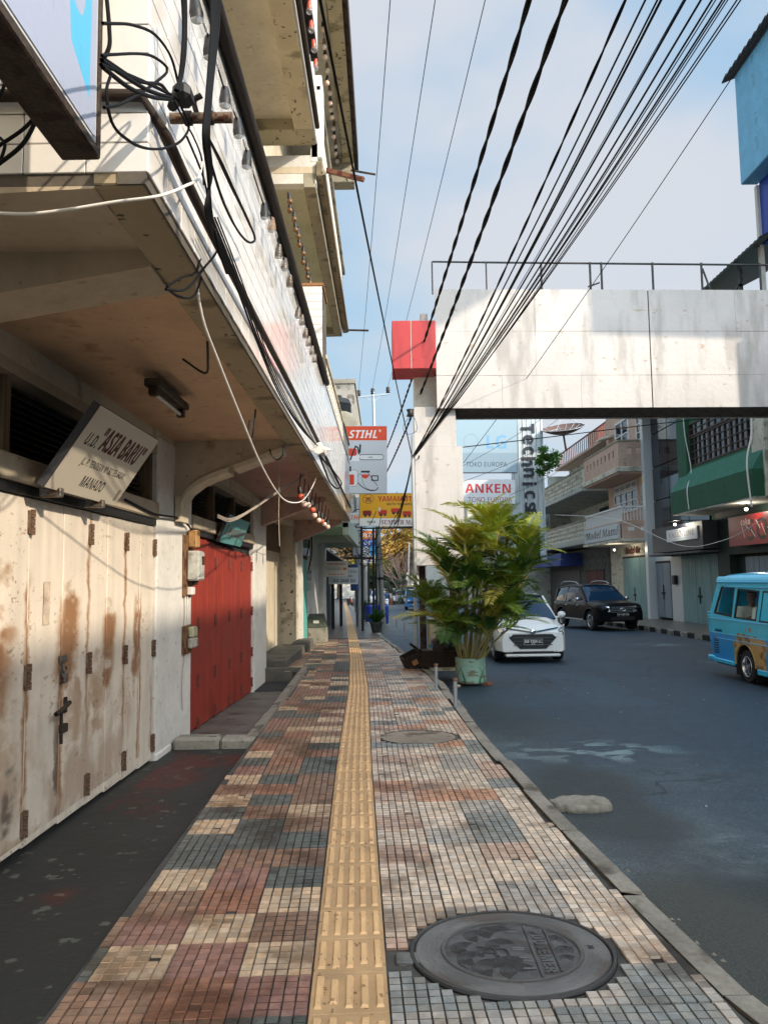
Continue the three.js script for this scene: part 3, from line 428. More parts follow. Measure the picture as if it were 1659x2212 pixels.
{ // second balcony block
  const b = mesh('balcony', bx(-2.2, -0.93, 7.02, 7.12, -17.1, -10.5), M.cream, shop);
  mesh('soffit', bx(-2.2, -1.11, 6.96, 7.018, -16.9, -10.7), plasterMat('soffit2', [0.64, 0.65, 0.48]), b);
  mesh('edge_beam', [bx(-1.11, -0.93, 6.8, 7.02, -17.1, -10.5, 0.008), bx(-2.2, -1.11, 6.8, 7.02, -17.1, -16.9)], M.mouldgrey, b);
  mesh('end_wall', bx(-2.2, -0.92, 6.86, 7.3, -10.66, -10.505, 0.006), M.white, b);
  const holes = []; for (let d = 11; d < 16.9; d += 0.4) holes.push([[-d - 0.1, 7.75], [-d, 7.75], [-d, 8.05], [-d - 0.1, 8.05]]);
  mesh('balustrade', ext([[-17.1, 7.2], [-10.5, 7.2], [-10.5, 8.3], [-17.1, 8.3]], -1.0, -0.9, 'zy', 0, holes), M.white, b);
  mesh('handrail', bx(-1.0, -0.84, 8.3, 8.38, -17.1, -10.5, 0.01), M.mouldgrey, b);
  mesh('gutter', [bx(-0.92, -0.82, 6.95, 7.17, -17.3, -10.45, 0.01), cyl(V(-0.81, 7.0, -10.45), V(-0.81, 7.0, -17.3), 0.035)], plasterMat('gutter', [0.42, 0.36, 0.28], T.mould), b);
  mesh('end_pier', [bx(-1.0, -0.83, 7.25, 8.55, -10.9, -10.5, 0.015)], M.white, b); b.position.set(0, 0.55, 0.25); b.scale.z = 1.055;
}
{ // roof slab over the top floor
  const b = mesh('roof', bx(-2.6, -0.62, 10.7, 10.95, -18.8, 2, 0.01), M.mouldgrey, shop);
  mesh('soffit', [bx(-2.6, -0.92, 10.62, 10.698, -18.4, 2)], plasterMat('roofsoffit', [0.58, 0.56, 0.49]), b);
  mesh('edge_beam', bx(-0.90, -0.62, 10.5, 10.7, -18.8, 2, 0.01), M.mould, b);
  mesh('end_bracket', [bx(-2.6, -0.62, 10.0, 10.5, -18.8, -18.4, 0.01)], M.mouldgrey, b);
  mesh('gutter', bx(-0.62, -0.52, 10.55, 11.0, -18.9, 2), M.darkrust, b);
  mesh('column', bx(-1.5, -1.2, 7.0, 10.6, -17.1, -16.8), M.white, b); mesh('column', bx(-1.5, -1.2, 7.0, 10.6, -10.9, -10.5), M.white, b); b.position.y = 1.5;
}
// floor before the doors: dark, with old red paint
T.apron = tex(1024, 1024, (u, v) => { const n = fbm(u, v, 5, 6, 3), X = u * 6, k = sm(0.50, 0.62, fbm(u, v, 7, 6, 19)), b = 0.8 + 0.4 * (n - 0.5); let c = [b, b, b * 0.98]; const w = fbm(u, v, 12, 4, 44) - 0.5; const near = Math.max(sm(0.62, 0.3, Math.abs(((X + 2.15 + 12) % 6 + 6) % 6 - 0.0) + w), sm(1, 0.3, Math.hypot((X - 4.6) / 0.3, (v * 6 - 1.7) / 0.6) + w)); c = mix3(c, [1.75, 0.58, 0.46], near * k * 0.75); const sp = sm(0.735, 0.76, fbm(u, v, 64, 3, 71)); return mix3(c, [2.4, 2.3, 2.1], sp * 0.55).map((q) => q * 0.32); }, 6);
M.apron = mat('apron', [0.30, 0.33, 0.31], { map: T.apron, roughness: 0.62, bumpMap: T.plasterBump, bumpScale: 0.008 });
const slope = (x0, x1, d0, d1, ya, yb, t) => hexa([V(x0, ya - t, -d0), V(x1, ya - t, -d0), V(x1, yb - t, -d1), V(x0, yb - t, -d1), V(x0, ya, -d0), V(x1, ya, -d0), V(x1, yb, -d1), V(x0, yb, -d1)]);
struct('forecourt', slope(-2.6, -1.2, 1.2, 8.22, 0.0 - 0.015, -0.135, 0.04), M.apron);
struct('forecourt', slope(-2.4, -1.3, 8.42, 13.4, -0.14, -0.282, 0.03), mat('floorgrey', [0.20, 0.195, 0.185], { map: T.concrete, bumpMap: T.plasterBump, bumpScale: 0.008, roughness: 0.55 }));
struct('drain', bx(-2.9, -1.3, -0.40, -0.27, -14.6, -13.4), M.dark);  // flat dark slab stands in for the shaded depth of the hole
solo('painted_block', bx(-1.62, -1.38, -0.08, -0.012, -2.72, -2.35, 0.008), M.white, 'small white painted floor block at the lower left corner of the forecourt', 'block');
{ const l = thing('concrete_ledge', 'cracked low concrete ledge running from the white pillar to the sidewalk', 'ledge'); mesh('ledge_block', bx(-2.24, -1.76, -0.3, -0.015, -8.42, -8.2, 0.03), M.conc, l); mesh('ledge_block', bx(-1.752, -1.37, -0.3, -0.028, -8.43, -8.21, 0.03), M.conc, l); }
{ const pts = []; for (let d = 8.3; d < 14.55; d += 0.7) { const e = Math.min(14.6, d + 0.69), s = rr(-0.01, 0.01); pts.push([d, e, s]); } const k = thing('edging', 'pale sloped concrete edging beside the sunken grey floor', 'edging'); for (const [d, e, s] of pts) mesh('edging_stone', hexa([V(edgeL(d) - 0.14 + s, -0.3, -d), V(edgeL(d) + 0.0, -0.3, -d), V(edgeL(e) + 0.0, -0.3, -e), V(edgeL(e) - 0.14 + s, -0.3, -e), V(edgeL(d) - 0.10 + s, -0.015, -d), V(edgeL(d) + 0.012, 0.012, -d), V(edgeL(e) + 0.012, 0.012, -e), V(edgeL(e) - 0.10 + s, -0.015, -e)]), M.kerb, k); }
solo('doorstep', [bx(-2.74, -1.95, -0.3, 0.07, -18.9, -15.2, 0.02), bx(-2.3, -1.9, -0.3, 0.10, -20.4, -18.92, 0.02)], M.darkconc, 'dark concrete doorstep in front of the brown folding door', 'step');
solo('drain_edge', bx(-2.75, -1.34, -0.4, -0.02, -14.72, -14.6, 0.01), M.darkconc, 'dark slab edge closing the drain before the raised paving', 'slab');
// ---------------------------------------------------------------- signs: a board with its printed face
function board(parent, name, [bl, br, tr, tl], th, w, h, draw, edge, rough = 0.45) {
  const n = br.clone().sub(bl).cross(tl.clone().sub(bl)).normalize(), back = [bl, br, tr, tl].map((p) => p.clone().addScaledVector(n, -th)), f = [bl, br, tr, tl].map((p) => p.clone().addScaledVector(n, 0.003));
  mesh(name, hexa([bl, br, tr, tl, ...back]), edge, parent);
  const e = 0.012, c = f.reduce((a, p) => a.add(p), V()).multiplyScalar(0.25), g = f.map((p) => p.clone().lerp(c, e));
  mesh('printed_face', plate(...g), new THREE.MeshStandardMaterial({ map: canvasTex(w, h, draw), roughness: rough, bumpMap: T.fine, bumpScale: 0.0008 }), parent);
}
function dirty(x, w, h, seed, k = 0.12) { const r = rng(seed); for (let i = 0; i < 120; i++) { x.fillStyle = `rgba(${60 + r() * 40 | 0},${50 + r() * 30 | 0},${35 + r() * 20 | 0},${k * r()})`; const px = r() * w, py = r() * h; x.fillRect(px, py, 1 + r() * 2, 4 + r() * h * 0.2); x.beginPath(); x.arc(r() * w, r() * h, 0.5 + r() * 2.2, 0, 7); x.fill(); } }
function txt(x, s, px, py, size, color, o = {}) { x.save(); x.translate(px, py); if (o.skew) x.transform(1, 0, o.skew, 1, 0, 0); if (o.sx) x.scale(o.sx, 1); if (o.rot) x.rotate(o.rot); x.font = `${o.style || 'bold'} ${size}px ${o.font || 'sans-serif'}`; x.textAlign = o.align || 'center'; x.textBaseline = 'middle'; x.fillStyle = color; x.fillText(s, 0, 0); x.restore(); }
const rectZ = (x0, y0, x1, y1, d) => [see(x0, y1, 'z', -d), see(x1, y1, 'z', -d), see(x1, y0, 'z', -d), see(x0, y0, 'z', -d)];
const M2 = { signEdge: mat('signEdge', [0.5, 0.5, 0.5], { roughness: 0.5 }), darkEdge: mat('darkEdge', [0.05, 0.05, 0.055], { roughness: 0.6 }) };

// ---------------------------------------------------------------- footbridge
const FB = thing('footbridge', 'pale panelled footbridge with a red box crossing above the road', 'footbridge');
const bd = (x) => 16 + 0.047 * (x - 1), yB = see(943, 880, 'z', -16).y, yT = see(943, 624, 'z', -16).y, xJ = see(1407, 760, 'z', -16.2).x;
T.panel = tex(1024, 1024, (u, v) => { const n = fbm(u, v, 3, 6, 8), s = sm(0.52, 0.82, fbm(u, v, 16, 5, 40, 2)), k = sm(0.74, 0.84, fbm(u, v, 22, 5, 12)), b = 0.93 + 0.10 * (n - 0.5); return mix3(mix3([b, b, b], [0.76, 0.75, 0.74], s * 0.8), [0.66, 0.52, 0.36], k * 0.35); }, [5, 2.6]);
M.panel = mat('panel', [0.63, 0.595, 0.575], { map: T.panel, roughness: 0.32, metalness: 0.0, bumpMap: T.plasterBump, bumpScale: 0.006 });
const slab = (x0, x1, y0, y1, da, db) => hexa([V(x0, y0, -bd(x0) - da), V(x1, y0, -bd(x1) - da), V(x1, y1, -bd(x1) - da), V(x0, y1, -bd(x0) - da), V(x0, y0, -bd(x0) - db), V(x1, y0, -bd(x1) - db), V(x1, y1, -bd(x1) - db), V(x0, y1, -bd(x0) - db)]);
{
  const X0 = see(936, 640, 'z', -16).x + 0.03, X1 = 11.6, ya = see(943, 715, 'z', -16).y, yb = see(943, 811, 'z', -16).y;
  mesh('girder', [slab(X0 + 0.02, X1, yB + 0.02, yT - 0.01, 0.03, 0.10), slab(X0 + 0.02, X1, yB + 0.02, yT - 0.6, 1.08, 1.15)], M.darkrust, FB);
  mesh('deck', slab(X0 + 0.02, X1, yB + 0.0, yB + 0.14, 0.05, 1.12), mat('deckunder', [0.20, 0.16, 0.13], { map: T.rust, roughness: 0.8 }), FB);
  const rows = [[yB - 0.02, yb], [yb, ya], [ya, yT]], cols = [[X0, 3.35, 4.2, xJ], [X0, xJ], [X0, xJ]];
  rows.forEach(([a, b], k) => { const cs = [...(k ? [X0, 3.3, xJ] : [X0, 2.55, 4.25, xJ - 0.28, xJ]), 7.7, 9.7, X1]; for (let i = 0; i < cs.length - 1; i++) { const g = cs[i + 1] === xJ ? 0.022 : 0.002, o = rr(-0.004, 0.004); mesh('panel', slab(cs[i] + 0.002, cs[i + 1] - g, a + 0.003, b - 0.003, o, 0.028), M.panel, FB); } });
  mesh('rear_panel', slab(X0, X1, yB - 0.02, yT - 0.55, 1.151, 1.18), M.panel, FB);
  const yr1 = see(935, 563, 'z', -16).y, rail = M.rail = mat('rail', [0.16, 0.20, 0.25], { map: T.rust, roughness: 0.6 }), P = (x, y, o = 0.05) => V(x, y, -bd(x) - o);
  mesh('handrail', [cyl(P(X0 - 0.03, yr1), P(2.2, yr1 - 0.01), 0.02), cyl(P(2.2, yr1 - 0.01), P(X1, yr1 - 0.06), 0.022)], rail, FB);
  for (const px of [933, 1050, 1170, 1277, 1302, 1415, 1524, 1655]) { const x = see(px, 600, 'z', -16.15).x; mesh('rail_post', cyl(P(x, yT - 0.1), P(x, yr1), px === 933 || px === 1050 ? 0.016 : 0.024), px < 1100 ? M.rust : rail, FB); }
  mesh('rail_stub', [cyl(P(4.55, yT - 0.05), P(4.55, yT + 0.16), 0.02), bar(P(4.5, yT + 0.08), P(4.75, yT + 0.17), 0.03, 0.03)], rail, FB);
  mesh('rail_stub', bar(P(see(1524, 600, 'z', -16.2).x, yT + 0.5), P(see(1540, 600, 'z', -16.2).x, yT), 0.03, 0.03), rail, FB);
  // red box at the free end
  const a = see(848, 797, 'z', -15.9), b = see(934, 692, 'z', -15.9), RB = mat('redbox', [0.52, 0.045, 0.05], { map: T.panel, roughness: 0.45 });
  const bxr = mesh('red_box', [bx(a.x, b.x + 0.06, a.y, b.y, -16.8, -15.9, 0.008)], RB, FB);
  mesh('red_panel', bx(a.x + 0.004, see(888, 750, 'z', -15.9).x - 0.006, a.y + 0.004, b.y - 0.004, -15.9, -15.884, 0.003), RB, bxr); mesh('red_panel', bx(see(888, 750, 'z', -15.9).x + 0.008, b.x - 0.25, a.y + 0.004, b.y - 0.004, -15.9, -15.886, 0.003), RB, bxr);
  mesh('seam', bx(see(888, 750, 'z', -15.9).x - 0.004, see(888, 750, 'z', -15.9).x + 0.006, a.y, b.y, -15.9, -15.88), M.white, bxr);
  mesh('cap_post', cyl(V(0.93, b.y - 0.1, -16.4), V(0.93, b.y + 0.3, -16.4), 0.085, 0.085, 14), M.white, FB);
  // pillar: column, two claddings, steel legs and plinth
  const xl = see(896, 1000, 'z', -16.2).x, xm = see(985, 930, 'z', -16.2).x, xr = see(1001, 1080, 'z', -16.2).x, yj = see(900, 966, 'z', -16.2).y, yl = see(900, 1222, 'z', -16.2).y;
  mesh('column', bx(xl + 0.03, X0 + 0.35, yB - 0.4, a.y + 0.02, -17.1, -16.62, 0.01), M.white, FB);
  mesh('cladding', bx(xl, xm, yj + 0.006, yB + 0.06, -16.62, -16.2, 0.006), M.panel, FB);
  mesh('cladding', bx(xl, xr, yl, yj, -16.6, -16.16, 0.006), M.panel, FB);
  mesh('side_strip', [bx(xl - 0.055, xl - 0.002, yl - 0.03, yj + 0.3, -16.6, -16.15, 0.004)], M.galv, FB);
  mesh('leg', bx(xl + 0.06, xl + 0.2, yr(16.5), yl, -16.7, -16.56, 0.01), M.darkrust, FB); mesh('leg', bx(xr - 0.3, xr - 0.16, yr(16.5), yl, -16.7, -16.56, 0.01), M.darkrust, FB);
  mesh('plinth', bx(xl + 0.24, xr - 0.1, yr(16.5) - 0.1, 0.75, -17.0, -16.4, 0.03), M.mould, FB);
}
solo('cable_pole', [cyl(V(see(893, 1000, 'z', -15.75).x, yr(15.7), -15.75), V(see(891, 985, 'z', -15.75).x, see(891, 985, 'z', -15.75).y, -15.75), 0.04, 0.036, 12)], M.galv, 'thin grey steel pole gathering the fanned black cables beside the bridge pillar', 'pole');

// ---------------------------------------------------------------- right side of the street
const RX = 12.5;
struct('pavement', strip((d) => 9.95 - 0.06 * Math.max(0, d - 30), () => 13.4, -30, 110, 2, (d) => yr(d) + 0.16, 0, (d) => yr(d) - 0.2), M.farPave);
{ const k = struct('kerb', strip((d) => 9.86 - 0.06 * Math.max(0, d - 30), (d) => 9.94 - 0.06 * Math.max(0, d - 30), 36, 110, 2, (d) => yr(d) + 0.16, 0, (d) => yr(d) - 0.2), M.conc);
  const kb = mat('kerbblack', [0.03, 0.03, 0.032], { map: T.concrete }), kw = mat('kerbwhite', [0.42, 0.42, 0.40], { map: T.concrete });
  for (let i = 0; i < 32; i++) { const d = 17 + i * 0.6, o = -0.06 * Math.max(0, d - 30); mesh('kerb_stone', bx(9.82 + o, 9.945 + o, yr(d + 0.6) - 0.1, yr(d) + 0.165, -d - 0.592, -d - 0.008, 0.015), i % 2 ? kb : kw, k); } }
const P = { peach: plasterMat('peach', [0.66, 0.46, 0.36], T.plaster), bluewhite: plasterMat('bluewhite', [0.60, 0.66, 0.70], T.mould), offwhite: plasterMat('offwhite', [0.78, 0.79, 0.78], T.mould), green: plasterMat('green', [0.028, 0.125, 0.065], T.plaster), greenlight: plasterMat('greenlight', [0.05, 0.22, 0.15], T.plaster), teal: mat('teal', [0.20, 0.36, 0.37], { map: T.streak, roughness: 0.55 }), greydoor: mat('greydoor', [0.22, 0.28, 0.34], { map: T.streak, roughness: 0.5 }), glass: mat('darkglass', [0.012, 0.018, 0.028], { roughness: 0.06 }), tileW: mat('tilew', [0.60, 0.62, 0.62], { roughness: 0.35 }), brownwood: mat('brownwood', [0.09, 0.045, 0.03], { map: T.wood, roughness: 0.6 }), steelblue: mat('steelblue', [0.10, 0.16, 0.24], { roughness: 0.5 }), shutter: mat('shutter', [0.06, 0.065, 0.07], { roughness: 0.6 }), redoor: mat('redoor', [0.11, 0.018, 0.014], { map: T.streak, roughness: 0.7 }), whitepaint: mat('whitepaint', [0.70, 0.70, 0.68], { roughness: 0.5 }) };
// window in a wall that faces -x : frame bars and panes
function winX(parent, x, y0, y1, d0, d1, nd, ny, fm, bw = 0.06, name = 'window', pane = P.glass) {
  const w = mesh(name, bx(x - 0.07, x + 0.02, y0, y0 + bw, -d1, -d0), fm, parent);
  const bars = [bx(x - 0.07, x + 0.02, y1 - bw, y1, -d1, -d0)]; for (let i = 0; i <= nd; i++) { const d = d0 + ((d1 - d0 - bw) * i) / nd; bars.push(bx(x - 0.065, x + 0.02, y0 + bw, y1 - bw, -d - bw, -d)); }
  for (let j = 1; j < ny; j++) { const y = y0 + ((y1 - y0) * j) / ny; bars.push(bx(x - 0.055, x + 0.02, y - bw / 3, y + bw / 3, -d1, -d0)); }
  mesh('window_bars', bars, fm, w);
  for (let i = 0; i < nd; i++) { const a = d0 + ((d1 - d0) * i) / nd, b = d0 + ((d1 - d0) * (i + 1)) / nd; mesh('pane', bx(x - 0.02 - 0.004 * (i % 2), x, y0 + bw, y1 - bw, -b + 0.01, -a - 0.01), pane, w); }
  return w;
}
function doorX(parent, x, y0, y1, d0, d1, n, m, name = 'folding_door') { const g = mesh(name, bx(x - 0.02, x + 0.05, y1, y1 + 0.1, -d1 - 0.05, -d0 + 0.05), M.darkrust, parent); for (let i = 0; i < n; i++) { const a = d0 + ((d1 - d0) * i) / n, b = d0 + ((d1 - d0) * (i + 1)) / n; mesh('plank', bx(x - 0.02 - 0.006 * (i % 2), x + 0.04, y0, y1, -b + 0.012, -a - 0.012, 0.006), m, g); } mesh('latch', [bx(x - 0.07, x - 0.02, y0 + 1.05, y0 + 1.13, -(d0 + d1) / 2 - 0.18, -(d0 + d1) / 2 + 0.18, 0.01), bx(x - 0.06, x - 0.02, y0 + 0.8, y0 + 1.45, -(d0 + d1) / 2 - 0.03, -(d0 + d1) / 2 + 0.03, 0.01)], M.darkrust, g); return g; }
const gy = (d) => yr(d) + 0.16;
{ // balcony house: peach near part and weathered pale far part
  const b = thing('balcony_house', 'weathered peach and pale house with two balconies behind the black car', 'building');
  mesh('wall', [bx(RX, RX + 8, -0.8, 11.2, -42.6, -36.0)], P.peach, b);
  mesh('wall', [bx(RX + 1.6, RX + 8, -1, 9.6, -58, -42.6), bx(RX, RX + 1.6, -1, 9.2, -58.3, -57.9)], P.bluewhite, b);
  mesh('ground_wall', [bx(RX - 0.03, RX + 0.0, -0.8, 3.3, -36.75, -36.0), bx(RX - 0.03, RX, -0.8, 3.3, -42.6, -40.5), bx(RX - 0.03, RX, 2.55, 3.3, -40.5, -36.75)], P.offwhite, b);
  doorX(b, RX - 0.02, gy(40), 2.5, 36.8, 40.4, 4, P.teal);
  // upper balcony
  const holes = []; for (let d = 36.7; d < 41.8; d += 0.68) holes.push([[-d - 0.26, 7.28], [-d, 7.28], [-d, 7.62], [-d - 0.26, 7.62]]);
  const ub = mesh('balcony', ext([[-42.2, 6.75], [-36, 6.75], [-36, 7.95], [-42.2, 7.95]], 11.1, 11.22, 'zy', 0, holes), P.peach, b);
  mesh('end_panel', ext([[11.22, 6.75], [RX, 6.75], [RX, 7.95], [11.22, 7.95]], -36.13, -36.0, 'xy', 0, [[[11.5, 7.35], [11.75, 7.35], [11.75, 7.65], [11.5, 7.65]], [[11.95, 7.35], [12.2, 7.35], [12.2, 7.65], [11.95, 7.65]]]), P.peach, ub);
  mesh('coping', [bx(11.06, 11.26, 7.95, 8.03, -42.25, -35.96, 0.01), bx(11.26, RX, 7.95, 8.03, -36.17, -35.96, 0.01)], M.mouldgrey, ub);
  mesh('slab', bx(11.0, RX, 6.5, 6.745, -42.3, -35.9, 0.02), P.offwhite, ub); mesh('slab_underside', bx(11.1, RX, 6.42, 6.498, -42.2, -36.0), P.peach, ub);
  // lower balcony with white bar railing
  const lb = mesh('balcony', [bx(11.1, RX, 4.0, 4.2, -42.6, -35.95, 0.01), bx(11.12, RX - 0.02, 3.35, 4.0, -36.1, -35.97), bx(11.12, 11.2, 3.35, 4.0, -42.6, -36.1)], P.peach, b);
  const bars = []; for (let d = 36.0; d < 42.5; d += 0.145) bars.push(bx(11.13, 11.16, 4.2, 4.82, -d - 0.022, -d + 0.022)); for (let x = 11.25; x < RX; x += 0.15) bars.push(bx(x, x + 0.03, 4.2, 4.82, -36.03, -35.99));
  mesh('railing_bars', bars, P.whitepaint, lb).userData.kind = 'stuff'; mesh('rail', [bx(11.1, 11.19, 4.82, 4.89, -42.6, -35.96), bx(11.19, RX, 4.82, 4.89, -36.07, -35.96)], P.whitepaint, lb);
  mesh('lower_vent', [bx(11.4, 11.7, 3.72, 3.88, -35.968, -35.955), bx(12.0, 12.3, 3.72, 3.88, -35.968, -35.955)], P.whitepaint, lb);
  mesh('slab', bx(11.0, RX + 0.3, 3.2, 3.348, -42.7, -35.85, 0.02), P.offwhite, lb);
  winX(b, RX, 4.85, 5.95, 37.6, 41.4, 4, 2, P.whitepaint, 0.09); winX(b, RX, 5.98, 6.35, 37.6, 41.4, 4, 4, P.whitepaint, 0.05, 'louvre_window');
  mesh('balcony_door', bx(RX - 0.05, RX, 4.2, 6.0, -37.2, -36.3, 0.01), P.bluewhite, b); mesh('yellow_blind', bx(RX - 0.06, RX - 0.01, 6.05, 6.5, -37.1, -36.35), mat('yellowblind', [0.65, 0.45, 0.10]), b);
  winX(b, RX, 8.15, 9.7, 38.6, 40.8, 2, 2, P.whitepaint, 0.09); winX(b, RX, 8.15, 9.4, 36.3, 37.4, 1, 3, P.whitepaint, 0.09);
  mesh('window_hood', hexa([V(11.8, 9.0, -42.2), V(RX, 9.15, -42.2), V(RX, 9.25, -42.2), V(11.8, 9.1, -42.2), V(11.8, 9.0, -41.2), V(RX, 9.15, -41.2), V(RX, 9.25, -41.2), V(11.8, 9.1, -41.2)]), P.offwhite, b);
  // far part: two galleries with pierced fronts
  const lattice = (y0, y1, name) => { const h = []; for (let d = 43.1; d < 57.2; d += 0.42) for (let j = 0; j < 3; j++) { const y = y0 + 0.12 + j * 0.26; h.push([[-d - 0.3 - (j % 2) * 0.05, y], [-d - 0.08, y], [-d - 0.08, y + 0.17], [-d - 0.3 - (j % 2) * 0.05, y + 0.17]]); } const g = mesh(name, ext([[-57.8, y0], [-42.62, y0], [-42.62, y1], [-57.8, y1]], RX - 1.3, RX - 1.2, 'zy', 0, h), P.offwhite, b); mesh('coping', bx(RX - 1.35, RX - 1.13, y1, y1 + 0.1, -57.8, -42.6, 0.01), M.mouldgrey, g); mesh('slab', [bx(RX - 1.5, RX + 1.6, y0 - 0.35, y0 - 0.002, -57.8, -42.62, 0.02)], P.bluewhite, g); };
  lattice(6.7, 7.65, 'gallery_front'); lattice(3.75, 4.7, 'gallery_front');
  mesh('gallery_opening', [bx(RX + 1.53, RX + 1.598, 4.9, 6.0, -50, -45.5), bx(RX + 1.53, RX + 1.598, 7.6, 9.2, -52, -43)], P.glass, b);
  mesh('gallery_post', bx(RX - 1.28, RX - 1.05, 4.7, 6.4, -57.9, -57.6), P.bluewhite, b);
  mesh('shopfront_wall', bx(RX - 0.1, RX + 0.1, -1, 3.3, -58, -42.62), mat('shopgrey', [0.13, 0.14, 0.15], { map: T.concrete }), b);
  doorX(b, RX - 0.14, gy(46), 1.9, 43.6, 47.5, 3, P.redoor); mesh('roller_shutter', Array.from({ length: 26 }, (_, i) => bx(RX - 0.14 - 0.01 * (i % 2), RX - 0.1, gy(53) + i * 0.1, gy(53) + i * 0.1 + 0.095, -57, -49)), P.shutter, b);
  mesh('awning', hexa([V(RX - 1.5, 2.3, -57.5), V(RX - 0.1, 2.3, -57.5), V(RX - 0.1, 3.1, -57.5), V(RX - 1.4, 3.1, -57.5), V(RX - 1.5, 2.3, -48.5), V(RX - 0.1, 2.3, -48.5), V(RX - 0.1, 3.1, -48.5), V(RX - 1.4, 3.1, -48.5)]), mat('awningblue', [0.02, 0.045, 0.20], { roughness: 0.7 }), b);
  mesh('roof_terrace', [bx(RX + 0.5, RX + 8, 9.6, 9.75, -58, -42.6), bx(RX + 2, RX + 7, 9.7, 11.6, -54, -45)], P.peach, b);
  const tr = []; for (let d = 43; d < 57; d += 0.5) tr.push(bx(RX + 0.55, RX + 0.6, 9.7, 10.6, -d - 0.03, -d + 0.03)); mesh('terrace_rail', [...tr, bx(RX + 0.53, RX + 0.62, 10.6, 10.66, -57, -43)], mat('railred', [0.25, 0.06, 0.04], { roughness: 0.7 }), b);
}
{ // dark glass building
  const b = thing('glass_building', 'narrow dark glass-fronted building between the peach house and green house', 'building');
  mesh('side_frame', [bx(RX - 0.35, RX + 6, -0.8, 10.4, -35.98, -35.62, 0.01)], P.tileW, b);
  mesh('core', bx(RX + 0.1, RX + 6, -0.8, 10.2, -35.6, -29.4), M.dark, b);
  for (let j = 0; j < 4; j++) for (let i = 0; i < 3; i++) mesh('pane', bx(RX + 0.02, RX + 0.09, 3.5 + j * 1.55, 5.0 + j * 1.55, -35.55 + i * 2.02, -33.6 + i * 2.02), P.glass, b);
  mesh('hood', hexa([V(RX - 1.3, 9.3, -36.1), V(RX, 9.7, -36.1), V(RX, 10.1, -36.1), V(RX - 1.3, 9.9, -36.1), V(RX - 1.3, 9.3, -29.6), V(RX, 9.7, -29.6), V(RX, 10.1, -29.6), V(RX - 1.3, 9.9, -29.6)]), P.offwhite, b);
  mesh('fascia', bx(11.62, RX, 2.55, 3.6, -33.4, -28.1, 0.01), mat('blackfascia', [0.015, 0.018, 0.03], { roughness: 0.5 }), b);
  mesh('canopy', Array.from({ length: 22 }, (_, i) => bx(11.5, RX, 2.42 + 0.02 * (i % 2), 2.5, -33.6 + i * 0.25, -33.37 + i * 0.25)), P.shutter, b);
  mesh('ground_wall', [bx(RX - 0.02, RX + 0.3, -0.8, 2.5, -33.7, -32.45), bx(RX - 0.02, RX + 0.3, 2.2, 2.6, -35.6, -33.7), bx(RX - 0.04, RX + 0.3, -0.8, 2.5, -28.75, -28.3)], P.tileW, b);
  const tl = []; for (let y = -0.3; y < 2.4; y += 0.16) tl.push(bx(RX - 0.035, RX - 0.018, y, y + 0.15, -33.68, -32.47)); mesh('wall_tiles', tl, P.tileW, b).userData.kind = 'stuff';
  doorX(b, RX - 0.01, gy(34) + 0.1, 2.15, 33.8, 35.5, 2, P.greydoor, 'metal_door'); doorX(b, RX - 0.03, gy(31), 2.4, 28.8, 32.4, 5, P.teal);
  mesh('meter_box', bx(RX - 0.2, RX - 0.04, 1.2, 1.6, -33.2, -32.9, 0.02), M.black, b);
}
